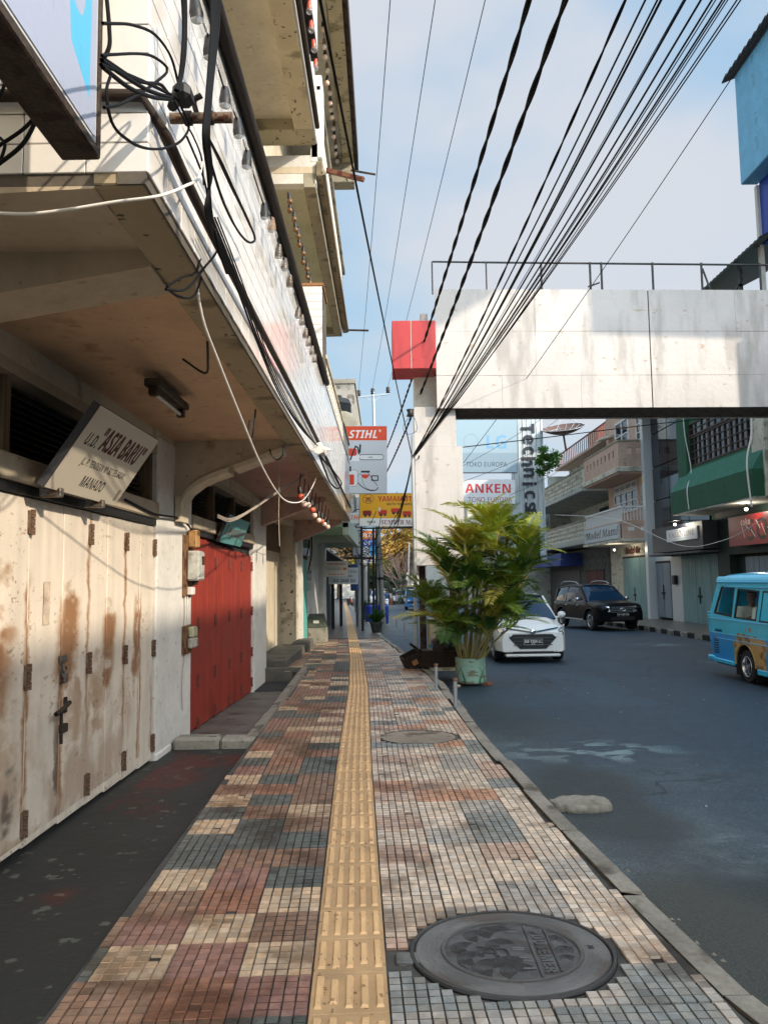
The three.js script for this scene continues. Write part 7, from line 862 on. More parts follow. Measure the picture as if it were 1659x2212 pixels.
{ // clump palm in a painted oil drum
  const px = 1.51, pd = 14.0, y0 = yr(pd), t = thing('areca_palm', 'tall clump palm with yellow-green fronds growing from the pale green drum', 'palm', null, V(px, y0, -pd)), vs = [0, 1, 2, 3, 4, 5].map((i) => frondGeometry(1.25 + 0.1 * (i % 3), 0.42 + 0.10 * (i % 4), 46, 0.48, 20 + i)), r = rng(77);
  const stems = [[-0.13, 0.05, -0.32, 2.35, 0.05], [0.02, 0.08, 0.12, 2.55, 0.0], [-0.05, -0.08, -0.05, 2.75, 0.2], [0.16, 0.0, 0.52, 2.2, 0.15], [-0.17, -0.05, -0.62, 1.85, 0.2], [0.1, -0.12, 0.3, 2.5, -0.2], [0.18, 0.1, 0.75, 1.7, 0.25], [-0.1, 0.13, -0.35, 1.35, 0.4], [0.05, 0.14, 0.25, 1.25, 0.45], [0.12, 0.12, 0.65, 1.15, 0.1], [-0.18, 0.02, -0.85, 1.05, 0.1], [0.0, -0.15, -0.2, 1.9, -0.3], [0.1, 0.16, 0.12, 0.9, 0.5], [-0.16, 0.12, -0.6, 0.75, 0.4], [0.2, 0.05, 0.55, 0.8, 0.35], [-0.02, 0.18, -0.1, 1.6, 0.35], [0.0, 0.15, 0.05, 0.55, 0.5], [-0.1, 0.1, -0.35, 0.5, 0.3], [0.14, 0.1, 0.45, 1.5, 0.3]];
  stems.forEach(([bx0, bz, lx, h, lz], si) => {
    const base = V(bx0, 0.42, bz), tip = V(bx0 + 0.13 + 0.11 * h + lx * (lx > 0.4 && h < 2 ? 0.7 : 1), 0.42 + h * 0.90, bz + lz), mid = base.clone().lerp(tip, 0.5).add(V(-lx * 0.16, 0, 0)), c = new THREE.CatmullRomCurve3([base, mid, tip]);
    const st = mesh('stem', new THREE.TubeGeometry(c, 10, h > 1.6 ? 0.026 : 0.017, 8), caneM, t), nf = h > 1.6 ? 10 : 8;
    for (let k = 0; k < nf; k++) { const v = vs[(si + k) % 6], a = (k / nf) * Math.PI * 2 + si * 1.3 + rr(-0.3, 0.3, r), f = mesh('frond', v.leaf, greens[r() < 0.14 ? 3 : h > 2 && k % 3 ? 1 : (si + k) % 3 === 0 ? 2 : 0], st); mesh('midrib', v.rachis, rachM, f); f.position.copy(c.getPoint(1 - 0.07 * (k % 4))); f.rotation.order = 'YXZ'; f.rotation.set(k >= nf - 3 ? -0.7 : rr(-0.45, 0.12, r), a, rr(-0.12, 0.12, r)); f.scale.setScalar((h > 1.6 ? 0.80 : 0.72) * rr(0.8, 1.1, r) * (Math.sin(a) > 0.55 ? 0.85 : 1)); }
  });
  T.drum = tex(512, 512, (u, v) => { const n = fbm(u, v, 8, 6, 5), k = sm(0.58, 0.66, fbm(u, v, 9, 6, 14)), b = 0.9 + 0.15 * (n - 0.5); let c = [0.66 * b, 0.80 * b, 0.72 * b]; for (const [x, lean] of [[0.08, 0.3], [0.16, -0.25], [0.3, 0.2], [0.42, -0.2], [0.58, 0.3], [0.66, -0.3], [0.8, 0.25], [0.92, -0.2]]) { const yy = v * 1.4 - 0.12, xc = x + lean * yy * yy * 0.5, ww = 0.016 * (1 - yy); if (yy > 0 && yy < 0.85 && Math.abs(u - xc) < ww) c = [0.22, 0.46, 0.34]; } const low = sm(0.2, 0.02, v + (n - 0.5) * 0.15); return mix3(c, [0.40, 0.27, 0.18], Math.max(k * 0.55, low * 0.6)); }, 1);
  const dr = thing('drum_planter', 'pale green painted oil drum planter with leaf pattern on the road edge', 'planter', null, V(px, y0, -pd)), prof = [[0.0, 0.05], [0.26, 0.045], [0.272, 0.06], [0.268, 0.17], [0.276, 0.185], [0.268, 0.20], [0.268, 0.33], [0.276, 0.345], [0.268, 0.36], [0.268, 0.475], [0.276, 0.485], [0.262, 0.492], [0.258, 0.46], [0.256, 0.42]];
  const g = new THREE.LatheGeometry(prof.map((p) => new THREE.Vector2(p[0], p[1])), 40); { const p = g.attributes.position, rn = rng(8); for (let i = 0; i < p.count; i++) { const k = 1 + 0.012 * Math.sin(Math.atan2(p.getZ(i), p.getX(i)) * 3 + p.getY(i) * 9); p.setX(i, p.getX(i) * k); p.setZ(i, p.getZ(i) * k); const uv = g.attributes.uv; uv.setY(i, p.getY(i) / 0.5); } g.computeVertexNormals(); }
  mesh('barrel', g, mat('drumpaint', [0.95, 0.97, 0.95], { map: T.drum, roughness: 0.6 }), dr); mesh('soil', new THREE.CylinderGeometry(0.256, 0.256, 0.02, 24).translate(0, 0.43, 0), mat('soil', [0.05, 0.035, 0.025]), dr); mesh('support_brick', [bx(0.16, 0.38, 0.0, 0.06, 0.02, 0.12, 0.006), bx(-0.25, -0.1, 0, 0.05, -0.05, 0.05, 0.006)], mat('brick', [0.30, 0.12, 0.08], { map: T.dirt }), dr);
}
for (const [px, py, h, l] of [[984, 1528, 0.36, 'nearest short grey steel bollard by the kerb with a brown cap'], [942, 1484, 0.36, 'short grey steel bollard by the kerb behind the nearest one'], [1034, 1470, 0.1, '']]) if (l) { const p = see(px, py, 'y', ys(10)), t = thing('bollard', l, 'bollard', 'bollards by the kerb', V(p.x, ys(-p.z), p.z)); mesh('post', cyl(V(0, -0.02, 0), V(0.004, h - 0.02, 0), 0.026, 0.026, 14), M.galv, t); mesh('cap', lathe([[0.0, h + 0.01], [0.03, h + 0.006], [0.032, h - 0.03], [0.026, h - 0.035]], V(0.004, 0, 0), 14), mat('capbrown', [0.14, 0.07, 0.05]), t); }
for (const [px, py, l] of [[874, 1360, 'thin steel stub on the kerb beyond the bridge pillar'], [856, 1350, 'thin steel stub on the kerb nearer the flower pots']]) { const p = see(px, py, 'y', ys(20)); solo('bollard', cyl(V(p.x, ys(20) - 0.1, p.z), V(p.x, ys(20) + 0.28, p.z), 0.02, 0.02, 8), M.galv, l, 'bollard'); }
{ // vendor cart and rubbish between pillar and kerb
  const d = 15.0, y = yr(d), t = thing('vendor_cart', 'dark wooden vendor cart loaded with odds and ends behind the drum', 'cart', null, V(0.98, y, -d)), wd = mat('darkwood', [0.075, 0.05, 0.038], { map: T.wood, roughness: 0.8 });
  mesh('box', [bx(-0.28, 0.5, 0.25, 0.55, -0.3, 0.3, 0.01)], wd, t); mesh('board', Array.from({ length: 5 }, (_, i) => bx(-0.31, 0.53, 0.26 + i * 0.062, 0.315 + i * 0.062, 0.3, 0.318, 0.004)), wd, t); mesh('handle', [bar(V(-0.28, 0.5, 0.1), V(-0.52, 0.68, 0.2), 0.035, 0.035), bar(V(-0.28, 0.5, -0.1), V(-0.52, 0.68, 0.0), 0.035, 0.035)], wd, t);
  for (const [x, z] of [[-0.2, 0.25], [0.42, 0.25], [-0.2, -0.25], [0.42, -0.25]]) mesh('leg', bx(x - 0.025, x + 0.025, 0, 0.26, z - 0.025, z + 0.025), wd, t);
  const c = thing('crate', 'brown wooden crate tilted against the vendor cart', 'crate', null, V(0.60, yr(14.8) + 0.12, -14.85)); c.rotation.set(0.1, 0.3, 0.42); mesh('crate_board', Array.from({ length: 4 }, (_, i) => bx(-0.17, 0.17, i * 0.11, i * 0.11 + 0.095, 0.13, 0.15, 0.004)), wd, c); mesh('crate_side', [bx(-0.17, -0.15, 0, 0.43, -0.13, 0.13), bx(0.15, 0.17, 0, 0.43, -0.13, 0.13), bx(-0.15, 0.15, 0, 0.43, -0.15, -0.13)], wd, c); mesh('sticker', [bx(-0.05, 0.06, 0.22, 0.32, 0.15, 0.152)], mat('stickerorange', [0.5, 0.22, 0.1]), c);
  const b = thing('bottle', 'clear plastic bottle with blue label standing on the vendor cart', 'bottle', null, V(0.85, y + 0.55, -14.75)); mesh('bottle_body', smooth(lathe([[0, 0], [0.032, 0.003], [0.034, 0.02], [0.034, 0.15], [0.014, 0.2], [0.013, 0.23], [0, 0.23]], V(0, 0, 0), 16), 0.6), bulbGlass, b); mesh('label', lathe([[0.0348, 0.06], [0.0348, 0.12]], V(0, 0, 0), 16), mat('labelblue', [0.08, 0.3, 0.5]), b); mesh('cap', cyl(V(0, 0.23, 0), V(0, 0.25, 0), 0.014), mat('labelblue'), b);
  const s = thing('sack', 'dark bundle of plastic sacks lying on the vendor cart', 'sack', null, V(1.15, y + 0.55, -15)); mesh('bundle', smooth((() => { const g = new THREE.IcosahedronGeometry(0.2, 4), p = g.attributes.position; for (let i = 0; i < p.count; i++) { const v = V().fromBufferAttribute(p, i), k = 1 + 0.5 * (vnoise(v.x * 9 + 9, v.y * 9 + v.z * 7 + 9, 5) - 0.5); p.setXYZ(i, v.x * k * 1.4, Math.max(-0.02, v.y * k + 0.1), v.z * k); } g.computeVertexNormals(); return g; })(), 0.9), mat('sackdark', [0.03, 0.03, 0.032], { roughness: 0.5 }), s);
  for (const [x, z, c2, l] of [[0.72, -14.6, [0.6, 0.6, 0.58], 'crumpled white paper scrap beside the vendor cart'], [1.22, -13.6, [0.55, 0.45, 0.35], 'small carton scrap by the drum planter']]) solo('litter', (() => { const g = new THREE.IcosahedronGeometry(0.05, 1), p = g.attributes.position; for (let i = 0; i < p.count; i++) p.setXYZ(i, x + p.getX(i) * (0.7 + hash2(i, 3, 1)), Math.max(yr(-z), yr(-z) + 0.03 + p.getY(i) * 0.7), z + p.getZ(i)); return g.toNonIndexed ? (g.computeVertexNormals(), g) : g; })(), mat('scrap' + l.length, c2), l, 'litter');
}
{ // mortar heap against the kerb
  const c = see(1258, 1742, 'y', yr(5)), g = new THREE.SphereGeometry(1, 40, 20), p = g.attributes.position; for (let i = 0; i < p.count; i++) { const v = V().fromBufferAttribute(p, i), k = 1 + 0.22 * (vnoise(v.x * 4 + 9, v.z * 4 + 9, 3) - 0.5) + 0.1 * (vnoise(v.x * 13 + 19, v.z * 13 + v.y * 9 + 19, 3) - 0.5), y = v.y < 0.35 ? v.y : 0.35 + (v.y - 0.35) * 0.25; p.setXYZ(i, v.x * 0.25 * k, y * 0.10 * k, v.z * 0.15 * k); } g.computeVertexNormals(); g.translate(c.x - 0.01, yr(5) + 0.01, c.z); solo('mortar_lump', boxUV(g), M.kerb, 'rough grey lump of spilt mortar stuck to the kerb', 'rubble');
  { const rr2 = rng(61), ch = []; for (let i = 0; i < 160; i++) { const d = rr(2.4, 15, rr2), x = kerb(d) + Math.abs(rr(-0.02, 0.22, rr2)) * rr(0.2, 1, rr2) + 0.03, s = rr(0.006, 0.026, rr2), y = yr(d); ch.push(fromTris([V(x, y - 0.003, -d), V(x + s, y - 0.003, -d + s * 0.3), V(x + s * 0.7, y - 0.003, -d - s), V(x - s * 0.2, y - 0.003, -d - s * 0.7), V(x + s * 0.4, y + s * rr(0.3, 0.7, rr2), -d - s * 0.3)], [[0, 1, 4], [1, 2, 4], [2, 3, 4], [3, 0, 4], [0, 1, 2], [0, 2, 3]])); } tag(mesh('gutter_rubble', ch, M.kerb), 'small grey rubble and dirt crumbs lying along the kerb', 'rubble', null, 'stuff'); }
  const f = thing('cigarette_butt', 'white cigarette butt with orange filter on the dark forecourt', 'cigarette butt', null, see(182, 1967, 'y', -0.083)); f.rotation.y = 0.3; mesh('paper', cyl(V(-0.004, 0.006, 0), V(0.012, 0.006, 0), 0.0045), M.white, f); mesh('filter', cyl(V(-0.02, 0.006, 0), V(-0.004, 0.006, 0), 0.0046), mat('filter', [0.6, 0.3, 0.1]), f);
  const r = rng(15), L = []; for (let i = 0; i < 70; i++) { const x = rr(1.7, 7, r), d = rr(3, 16, r), s = rr(0.006, 0.018, r); L.push(hexa([V(x, yr(d) - 0.002, -d), V(x + s, yr(d) - 0.002, -d), V(x + s, yr(d) - 0.002, -d - s), V(x, yr(d) - 0.002, -d - s * 0.6), V(x + s * 0.2, yr(d) + s * 0.3, -d - s * 0.2), V(x + s * 0.8, yr(d) + s * 0.3, -d - s * 0.2), V(x + s * 0.7, yr(d) + s * 0.4, -d - s * 0.7), V(x + s * 0.2, yr(d) + s * 0.3, -d - s * 0.5)])); } for (let i = 0; i < 40; i++) { const x = rr(-2.1, -1.35, r), d = rr(2.6, 7.5, r), s = rr(0.004, 0.012, r), y = -0.05 - (d - 1.2) * 0.0206; L.push(bx(x, x + s, y - 0.002, y + s * 0.3, -d - s * 1.5, -d)); } const o = mesh('grit', L, mat('grit', [0.5, 0.48, 0.44])); tag(o, 'pale grit and paper crumbs scattered on the road and forecourt', 'litter', null, 'stuff');
}
// ---------------------------------------------------------------- far part of the street
function leafyTree(name, label, pos, h, cr, col, seed, n, sizes = 0.22, trunkM = M.barkM ??= mat('bark', [0.16, 0.12, 0.09], { map: T.wood })) {
  const r = rng(seed), t = thing(name, label, 'tree', null, pos), q0 = name === 'wall_shrub' ? 0.12 : 1, limbs = [cyl(V(0, -0.2 * q0, 0), V(0.1 * q0, h * 0.45, 0), 0.22 * q0, 0.15 * q0, 9)], lobes = [];
  for (let i = 0; i < 9; i++) { const a = (i / 9) * 6.28 + rr(-0.4, 0.4, r), R = cr * rr(0.35, 0.8, r), e = V(Math.cos(a) * R, h * rr(q0 < 1 ? 0.1 : 0.55, 0.98, r), Math.sin(a) * R); limbs.push(cyl(V(0.1, h * rr(0.3, 0.45, r), 0), e, 0.08 * q0, 0.025 * q0, 6)); lobes.push([e, cr * rr(0.28, 0.5, r)]); }
  mesh('trunk', limbs, trunkM, t); const P = [];
  for (let i = 0; i < n; i++) { const [c, R] = lobes[(r() * lobes.length) | 0], u = V(rr(-1, 1, r), rr(-0.8, 1, r), rr(-1, 1, r)).normalize().multiplyScalar(R * Math.pow(r(), 0.45)).add(c), s = sizes * rr(0.6, 1.3, r), a = V(rr(-1, 1, r), rr(-0.6, 0.6, r), rr(-1, 1, r)).normalize(), b = V(rr(-1, 1, r), rr(-1, 1, r), rr(-1, 1, r)).cross(a).normalize().multiplyScalar(s * 0.45); a.multiplyScalar(s); P.push(u, u.clone().add(a).add(b), u.clone().addScaledVector(a, 2), u, u.clone().addScaledVector(a, 2), u.clone().add(a).sub(b)); }
  const g = new THREE.BufferGeometry(); g.setAttribute('position', new THREE.Float32BufferAttribute(P.flatMap((v) => [v.x, v.y, v.z]), 3)); g.computeVertexNormals(); mesh('crown', boxUV(g), col, t); return t;
}
const at = (px, d) => V(see(px, 1260, 'z', -d).x, yr(d), -d);
leafyTree('street_tree', 'broad golden-leaved tree closing the end of the street', at(872, 105), 9.5, 6.5, leafMat('gold', [0.42, 0.26, 0.06]), 1, 9000, 0.34);
leafyTree('street_tree', 'low yellow-green tree behind the two parked white cars', at(800, 96), 5.5, 3.6, leafMat('yellowgreen', [0.22, 0.20, 0.03]), 2, 5000, 0.26);
leafyTree('street_tree', 'dark green bushy tree right of the grey sign pole', at(838, 92), 3.2, 2.6, leafMat('darkgreen', [0.04, 0.07, 0.02]), 3, 3500, 0.24);
leafyTree('street_tree', 'large dark tree mass behind the bridge pillar at the street end', at(960, 112), 9, 7, leafMat('darkgreen2', [0.055, 0.075, 0.025]), 4, 7000, 0.36);
leafyTree('street_tree', 'tall brown-leaved tree at the far left of the street end', at(730, 125), 10, 7, leafMat('brownleaf', [0.16, 0.11, 0.05]), 6, 6000, 0.36);
{ const r = rng(9), t = thing('bare_tree', 'bare pinkish-branched tree beside the white lamp post', 'tree', null, at(872, 90)), b = []; for (let i = 0; i < 44; i++) { const a = r() * 6.28, m = V(Math.cos(a) * 0.8, rr(1.6, 3, r), Math.sin(a) * 0.6), e = V(Math.cos(a) * rr(1.4, 3.2, r), rr(3.4, 6.2, r), Math.sin(a) * 1.6); b.push(cyl(V(0, 1.1, 0), m, 0.06, 0.035, 5), cyl(m, e, 0.035, 0.015, 5)); for (let k = 0; k < 3; k++) b.push(cyl(m.clone().lerp(e, 0.4 + 0.2 * k), e.clone().add(V(rr(-0.8, 0.8, r), rr(-0.3, 0.8, r), rr(-0.5, 0.5, r))), 0.018, 0.009, 4)); } mesh('trunk', cyl(V(0, -0.2, 0), V(0, 1.3, 0), 0.18, 0.12, 8), M.barkM, t); mesh('branches', b, mat('pinkbranch', [0.46, 0.30, 0.24]), t); }
{ const r = rng(19), t = thing('spiky_shrub', 'spiky grey-green shrub with upright sword leaves at the street end', 'plant', null, at(856, 86)), L = []; for (let k = 0; k < 7; k++) { const c = V(rr(-1.3, 1.3, r), rr(1.2, 3.0, r), rr(-0.6, 0.6, r)); L.push(cyl(V(c.x * 0.3, -0.1, 0), c, 0.07, 0.05, 6)); for (let i = 0; i < 34; i++) { const d = V(rr(-1, 1, r), rr(0.1, 1.4, r), rr(-1, 1, r)).normalize(), e = c.clone().addScaledVector(d, rr(0.6, 1.0, r)), s = V(0, 1, 0).cross(d).normalize().multiplyScalar(0.05); L.push(fromTris([c.clone().add(s), c.clone().sub(s), e, c.clone().lerp(e, 0.5).add(V(0, 0.03, 0))], [[0, 1, 2], [0, 3, 2], [1, 3, 2], [0, 1, 3]])); } } mesh('leaves', L, mat('swordleaf', [0.10, 0.12, 0.08]), t); }
solo('lamp_post', [cyl(at(881, 88), see(884, 1172, 'z', -88), 0.11, 0.07, 8), bar(see(884, 1173, 'z', -88), see(878, 1171, 'z', -88), 0.1, 0.06)], M.whitewire, 'slim white lamp post in front of the bare tree', 'lamp post');
{ // buildings going on along both sides
  const spec = [
    ['shophouse', 'white shophouse with turquoise door and pale green canopy next along on the left', 20.25, 28.2, 0, 3.4, 7.0, M.white],
    ['shophouse', 'narrow dark-shuttered optician shop with black awning on the left', 28.25, 34, -0.25, 3.2, 6.0, mat('greywall', [0.30, 0.33, 0.34], { map: T.plaster })]];
  for (const [n, l, d0, d1, off, cy, h, m] of spec) { const b = thing(n, l, 'building'), x = WX + off * 0.4; mesh('wall', bx(x - 6, x, -1, h, -d1, -d0), m, b);
    if (d0 < 21) { doorX(b, x + 0.03, -0.15, 2.2, 20.7, 22.1, 4, M.doorT, 'folding_door'); b.children[b.children.length - 1].children.forEach((c) => 0); mesh('pilaster', [bx(x - 0.2, x + 0.12, -1, h, -20.6, -20.27), bx(x - 0.2, x + 0.10, -1, h, -24.2, -23.4), bx(x - 0.2, x + 0.16, -1, h, -28.2, -26.8)], M.white, b); mesh('canopy', [bx(x, -0.95, 3.0, 3.12, -28, -20.3)], plasterMat('mint', [0.40, 0.60, 0.42]), b); mesh('canopy_beam', [bx(x, -0.95, 2.78, 2.998, -24.3, -24.0), bx(x, -0.95, 2.78, 2.998, -28, -27.7), bx(-1.1, -0.94, 2.8, 3.3, -28, -20.3)], plasterMat('mintpale', [0.55, 0.62, 0.52]), b); mesh('transom', bx(x + 0.01, x + 0.06, 2.32, 2.8, -23.2, -20.7), P.glass, b); mesh('meter', [smooth(cyl(V(x + 0.0, 1.75, -22.7), V(x + 0.14, 1.75, -22.7), 0.14, 0.14, 16), 0.6), bx(x, x + 0.1, 1.3, 1.55, -22.8, -22.6, 0.02)], M.galv, b); mesh('meter_wire', tube([V(x + 0.05, 1.9, -22.7), V(x + 0.12, 2.3, -22.9), V(x + 0.1, 2.7, -23.3), V(x + 0.1, 2.95, -23.3)], 0.02, 20, 6), M.cable, b); }
    else { doorX(b, x + 0.02, -0.4, 1.9, 29.0, 33.5, 5, mat('shutterdark', [0.03, 0.04, 0.045], { roughness: 0.6 })); mesh('awning', hexa([V(x, 2.3, -33), V(x + 1.3, 1.95, -33), V(x + 1.3, 2.02, -33), V(x, 2.9, -33), V(x, 2.3, -28.5), V(x + 1.3, 1.95, -28.5), V(x + 1.3, 2.02, -28.5), V(x, 2.9, -28.5)]), M.black, b); mesh('blue_tarp', bx(x + 1.1, x + 1.35, 1.2, 2.2, -31, -29, 0.03), mat('tarp', [0.02, 0.05, 0.18], { roughness: 0.6 }), b); mesh('post', bx(x + 0.3, x + 0.42, -0.6, 2.4, -30.2, -30.08), M.black, b); mesh('post', bx(x + 0.5, x + 0.62, -0.6, 2.4, -32.2, -32.08), M.black, b); }
    for (let d = d0 + 1; d + 1.5 < d1; d += 2.6) winX(b, x + 0.06, 3.9, 5.3, d, d + 1.4, 2, 2, P.whitepaint, 0.07); }
  const g = thing('tower_block', 'tall plain grey block rising behind the tiled canopy', 'building'), q = see(712, 824, 'z', -36), q2 = see(765, 824, 'z', -36); mesh('wall', bx(q.x - 3, q2.x, 4.2, q.y, -46, -36), plasterMat('towergrey', [0.50, 0.49, 0.47], T.concrete), g); mesh('cornice', bx(q.x - 3.05, q2.x + 0.06, q.y - 0.12, q.y + 0.1, -46, -35.94), M.conc, g);
  const wt = thing('water_tank', 'black plastic water tank on the roof before the grey block', 'water tank', null, see(728, 905, 'z', -30)); mesh('tank', smooth(lathe([[0, 0], [0.55, 0], [0.58, 0.1], [0.56, 0.5], [0.58, 0.55], [0.5, 0.75], [0.2, 0.85], [0.2, 0.92], [0, 0.92]], V(0, 0, 0), 24), 0.5), M.black, wt); mesh('tank_stand', bx(-0.5, 0.5, -4, 0.0, -0.5, 0.5), M.conc, wt);
  const dm = thing('dome', 'beige rounded tank top beside the black water tank', 'dome', null, see(741, 916, 'z', -27)); mesh('shell', smooth(lathe([[0.5, -2], [0.5, 0], [0.46, 0.2], [0.33, 0.36], [0.15, 0.44], [0, 0.46]], V(0, 0, 0), 24), 0.8), mat('domebeige', [0.62, 0.52, 0.36], { map: T.plaster }), dm);
  const far = [[34.1, 44, -0.7, 5, 0], [44.1, 56, -1.7, 6.5, 1], [56.1, 72, -3.2, 5.2, 2], [72.1, 95, -5.4, 7, 0]]; far.forEach(([a, c, off, h, k], i) => { const b = thing('shophouse', ['grey shophouse just beyond the optician on the left', 'pale shophouse where the left pavement bends', 'cream shophouse further down the left pavement', 'last visible shophouse on the left pavement'][i], 'building'), x = WX + off - 0.3, e = edgeL((a + c) / 2) - 0.2; mesh('wall', bx(Math.min(x, e) - 7, Math.min(x, e), -2, h, -c, -a), [P.offwhite, M.white, M.cream][k], b); const X = Math.min(x, e); mesh('canopy', bx(X, X + 1.2, 2.3, 2.5, -c + 0.2, -a - 0.2), [M.conc, M.white, M.mould][k], b); for (let d = a + 1; d + 2 < c; d += 3) { mesh('door', bx(X, X + 0.05, -1.1, 1.7, -d - 2, -d), [P.teal, P.shutter, M.doorB][(i + (d | 0)) % 3], b); mesh('window', bx(X, X + 0.04, 3, 4.2, -d - 1.5, -d - 0.3), P.glass, b); } });
  const rf = [[58.4, 70, 9.2, 8], [70.1, 84, 7.6, 9], [84.1, 104, 4.6, 7]]; rf.forEach(([a, c, x, h], i) => { const b = thing('shophouse', ['pale shophouse beyond the Technics tower on the right', 'grey shophouse deeper on the right side', 'far white shophouse at the right end of the street'][i], 'building'); mesh('wall', bx(x, x + 9, -2, h, -c, -a), [P.bluewhite, P.offwhite, M.white][i], b); for (let d = a + 1; d + 2 < c; d += 3) { mesh('door', bx(x - 0.04, x, -1, 1.7, -d - 2, -d), P.shutter, b); mesh('window', bx(x - 0.04, x, 3, 4.5, -d - 1.8, -d - 0.2), P.glass, b); } });
  const bk = thing('block', 'low red-roofed building behind the trees closing the street', 'building'); mesh('wall', bx(-14, 12, -2, 3.5, -140, -128), M.white, bk); mesh('roof', ext([[-15, 3.5], [13, 3.5], [10, 6], [-12, 6]], -140.5, -127), mat('roofred', [0.28, 0.12, 0.08]), bk);
}
{ // street clutter between the far sidewalk and the road
  const gp = at(823, 31), P1 = thing('utility_pole', 'thick grey concrete pole carrying the far banner', 'utility pole'); mesh('pole', cyl(V(gp.x + 0.08, yr(31) - 0.1, -31), see(816, 1128, 'z', -31), 0.115, 0.095, 14), mat('poleconc', [0.38, 0.40, 0.40], { map: T.concrete }), P1); mesh('pole_band', [cyl(V(gp.x - 0.02, 1.6, -31), V(gp.x - 0.02, 1.7, -31), 0.125, 0.125, 14)], M.darkrust, P1);
  for (const [px, d, top, r, l] of [[806, 29, 1140, 0.05, 'black steel sign post nearest the grey pole'], [812, 33, 1140, 0.045, 'second black steel sign post against the banner'], [789, 44, 1200, 0.13, 'grey pole behind the OPTICAL sign'], [796, 47, 1215, 0.07, 'black post behind the OPTICAL sign'], [769, 52, 1240, 0.12, 'far grey post by the bend of the sidewalk']]) { const a = at(px, d), tp = see(px + 0.5, top, 'z', -d); solo('post', cyl(V(a.x, a.y - 0.1, -d), V(tp.x, tp.y, -d), r, r * 0.9, 10), l.startsWith('grey') || l.startsWith('far') ? M.galv : M.black, l, 'post'); }
  solo('crossbar', cyl(see(745, 1205, 'z', -29.2), see(808, 1206, 'z', -29), 0.04, 0.04, 8), M.darkrust, 'horizontal steel pipe holding the sign before the banner', 'pipe');
  const pot = (px, py, d, s, l) => { const t = thing('potted_plant', l, 'potted plant', null, V(see(px, py, 'z', -d).x, ys(d), -d)), r = rng(px); t.scale.setScalar(s); mesh('pot', smooth(lathe([[0, 0], [0.2, 0], [0.3, 0.42], [0.33, 0.43], [0.33, 0.5], [0.28, 0.5], [0.27, 0.44], [0, 0.42]], V(0, 0, 0), 24), 0.6), mat('potdark', [0.05, 0.055, 0.05], { map: T.dirt, roughness: 0.7 }), t); const L = []; for (let i = 0; i < 90; i++) { const a = r() * 6.28, u = rr(0.15, 1, r), e = V(Math.cos(a) * u * 0.55, 0.5 + (1.15 - u * 0.5) * rr(0.4, 0.8, r), Math.sin(a) * u * 0.55), b = V(Math.cos(a) * 0.08, 0.43, Math.sin(a) * 0.08), m = b.clone().lerp(e, 0.55).add(V(0, 0.14, 0)), s2 = V(-Math.sin(a), 0, Math.cos(a)).multiplyScalar(0.03); L.push(fromTris([b, m.clone().add(s2), e, m.clone().sub(s2), m.clone().add(V(0, 0.012, 0))], [[0, 1, 4], [1, 2, 4], [2, 3, 4], [3, 0, 4], [0, 1, 2], [0, 2, 3]])); } mesh('leaves', L, greens[2], t); };
  pot(813, 1362, 27, 0.72, 'dark pot with low grassy plant, nearer of two on the far sidewalk'); pot(784, 1325, 38, 0.85, 'dark pot with tall green plant, further of two on the far sidewalk');
  const bd2 = at(812, 36); for (const [o, l] of [[0, 'blue plastic barrel behind the nearer pot'], [0.55, 'blue plastic barrel next to the grey pole foot']]) { const t = thing('barrel', l, 'barrel', null, V(bd2.x + o - 0.25, ys(36) - 0.1, -36)); mesh('shell', smooth(lathe([[0, 0], [0.24, 0], [0.27, 0.06], [0.27, 0.35], [0.285, 0.4], [0.27, 0.45], [0.27, 0.8], [0.22, 0.88], [0, 0.88]], V(0, 0, 0), 22), 0.5), mat('barrelblue', [0.015, 0.04, 0.28], { roughness: 0.45 }), t); mesh('lid', cyl(V(0, 0.88, 0), V(0, 0.92, 0), 0.2), M.darkrust, t); }
  const bn = thing('utility_box', 'grey-green concrete utility box by the white wall', 'box', null, V(-2.0, ys(22.5), -22.6)); mesh('base', bx(-0.25, 0.3, -0.1, 0.42, -0.3, 0.3, 0.02), M.conc, bn); mesh('lid', hexa([V(-0.25, 0.425, -0.3), V(0.3, 0.425, -0.3), V(0.3, 0.425, 0.3), V(-0.25, 0.425, 0.3), V(-0.25, 0.8, -0.28), V(0.2, 0.8, -0.28), V(0.2, 0.72, 0.22), V(-0.25, 0.72, 0.22)]), mat('lidgreen', [0.07, 0.085, 0.06], { map: T.dirt }), bn); mesh('label_plate', bx(-0.08, 0.08, 0.55, 0.63, 0.265, 0.285), M.white, bn);
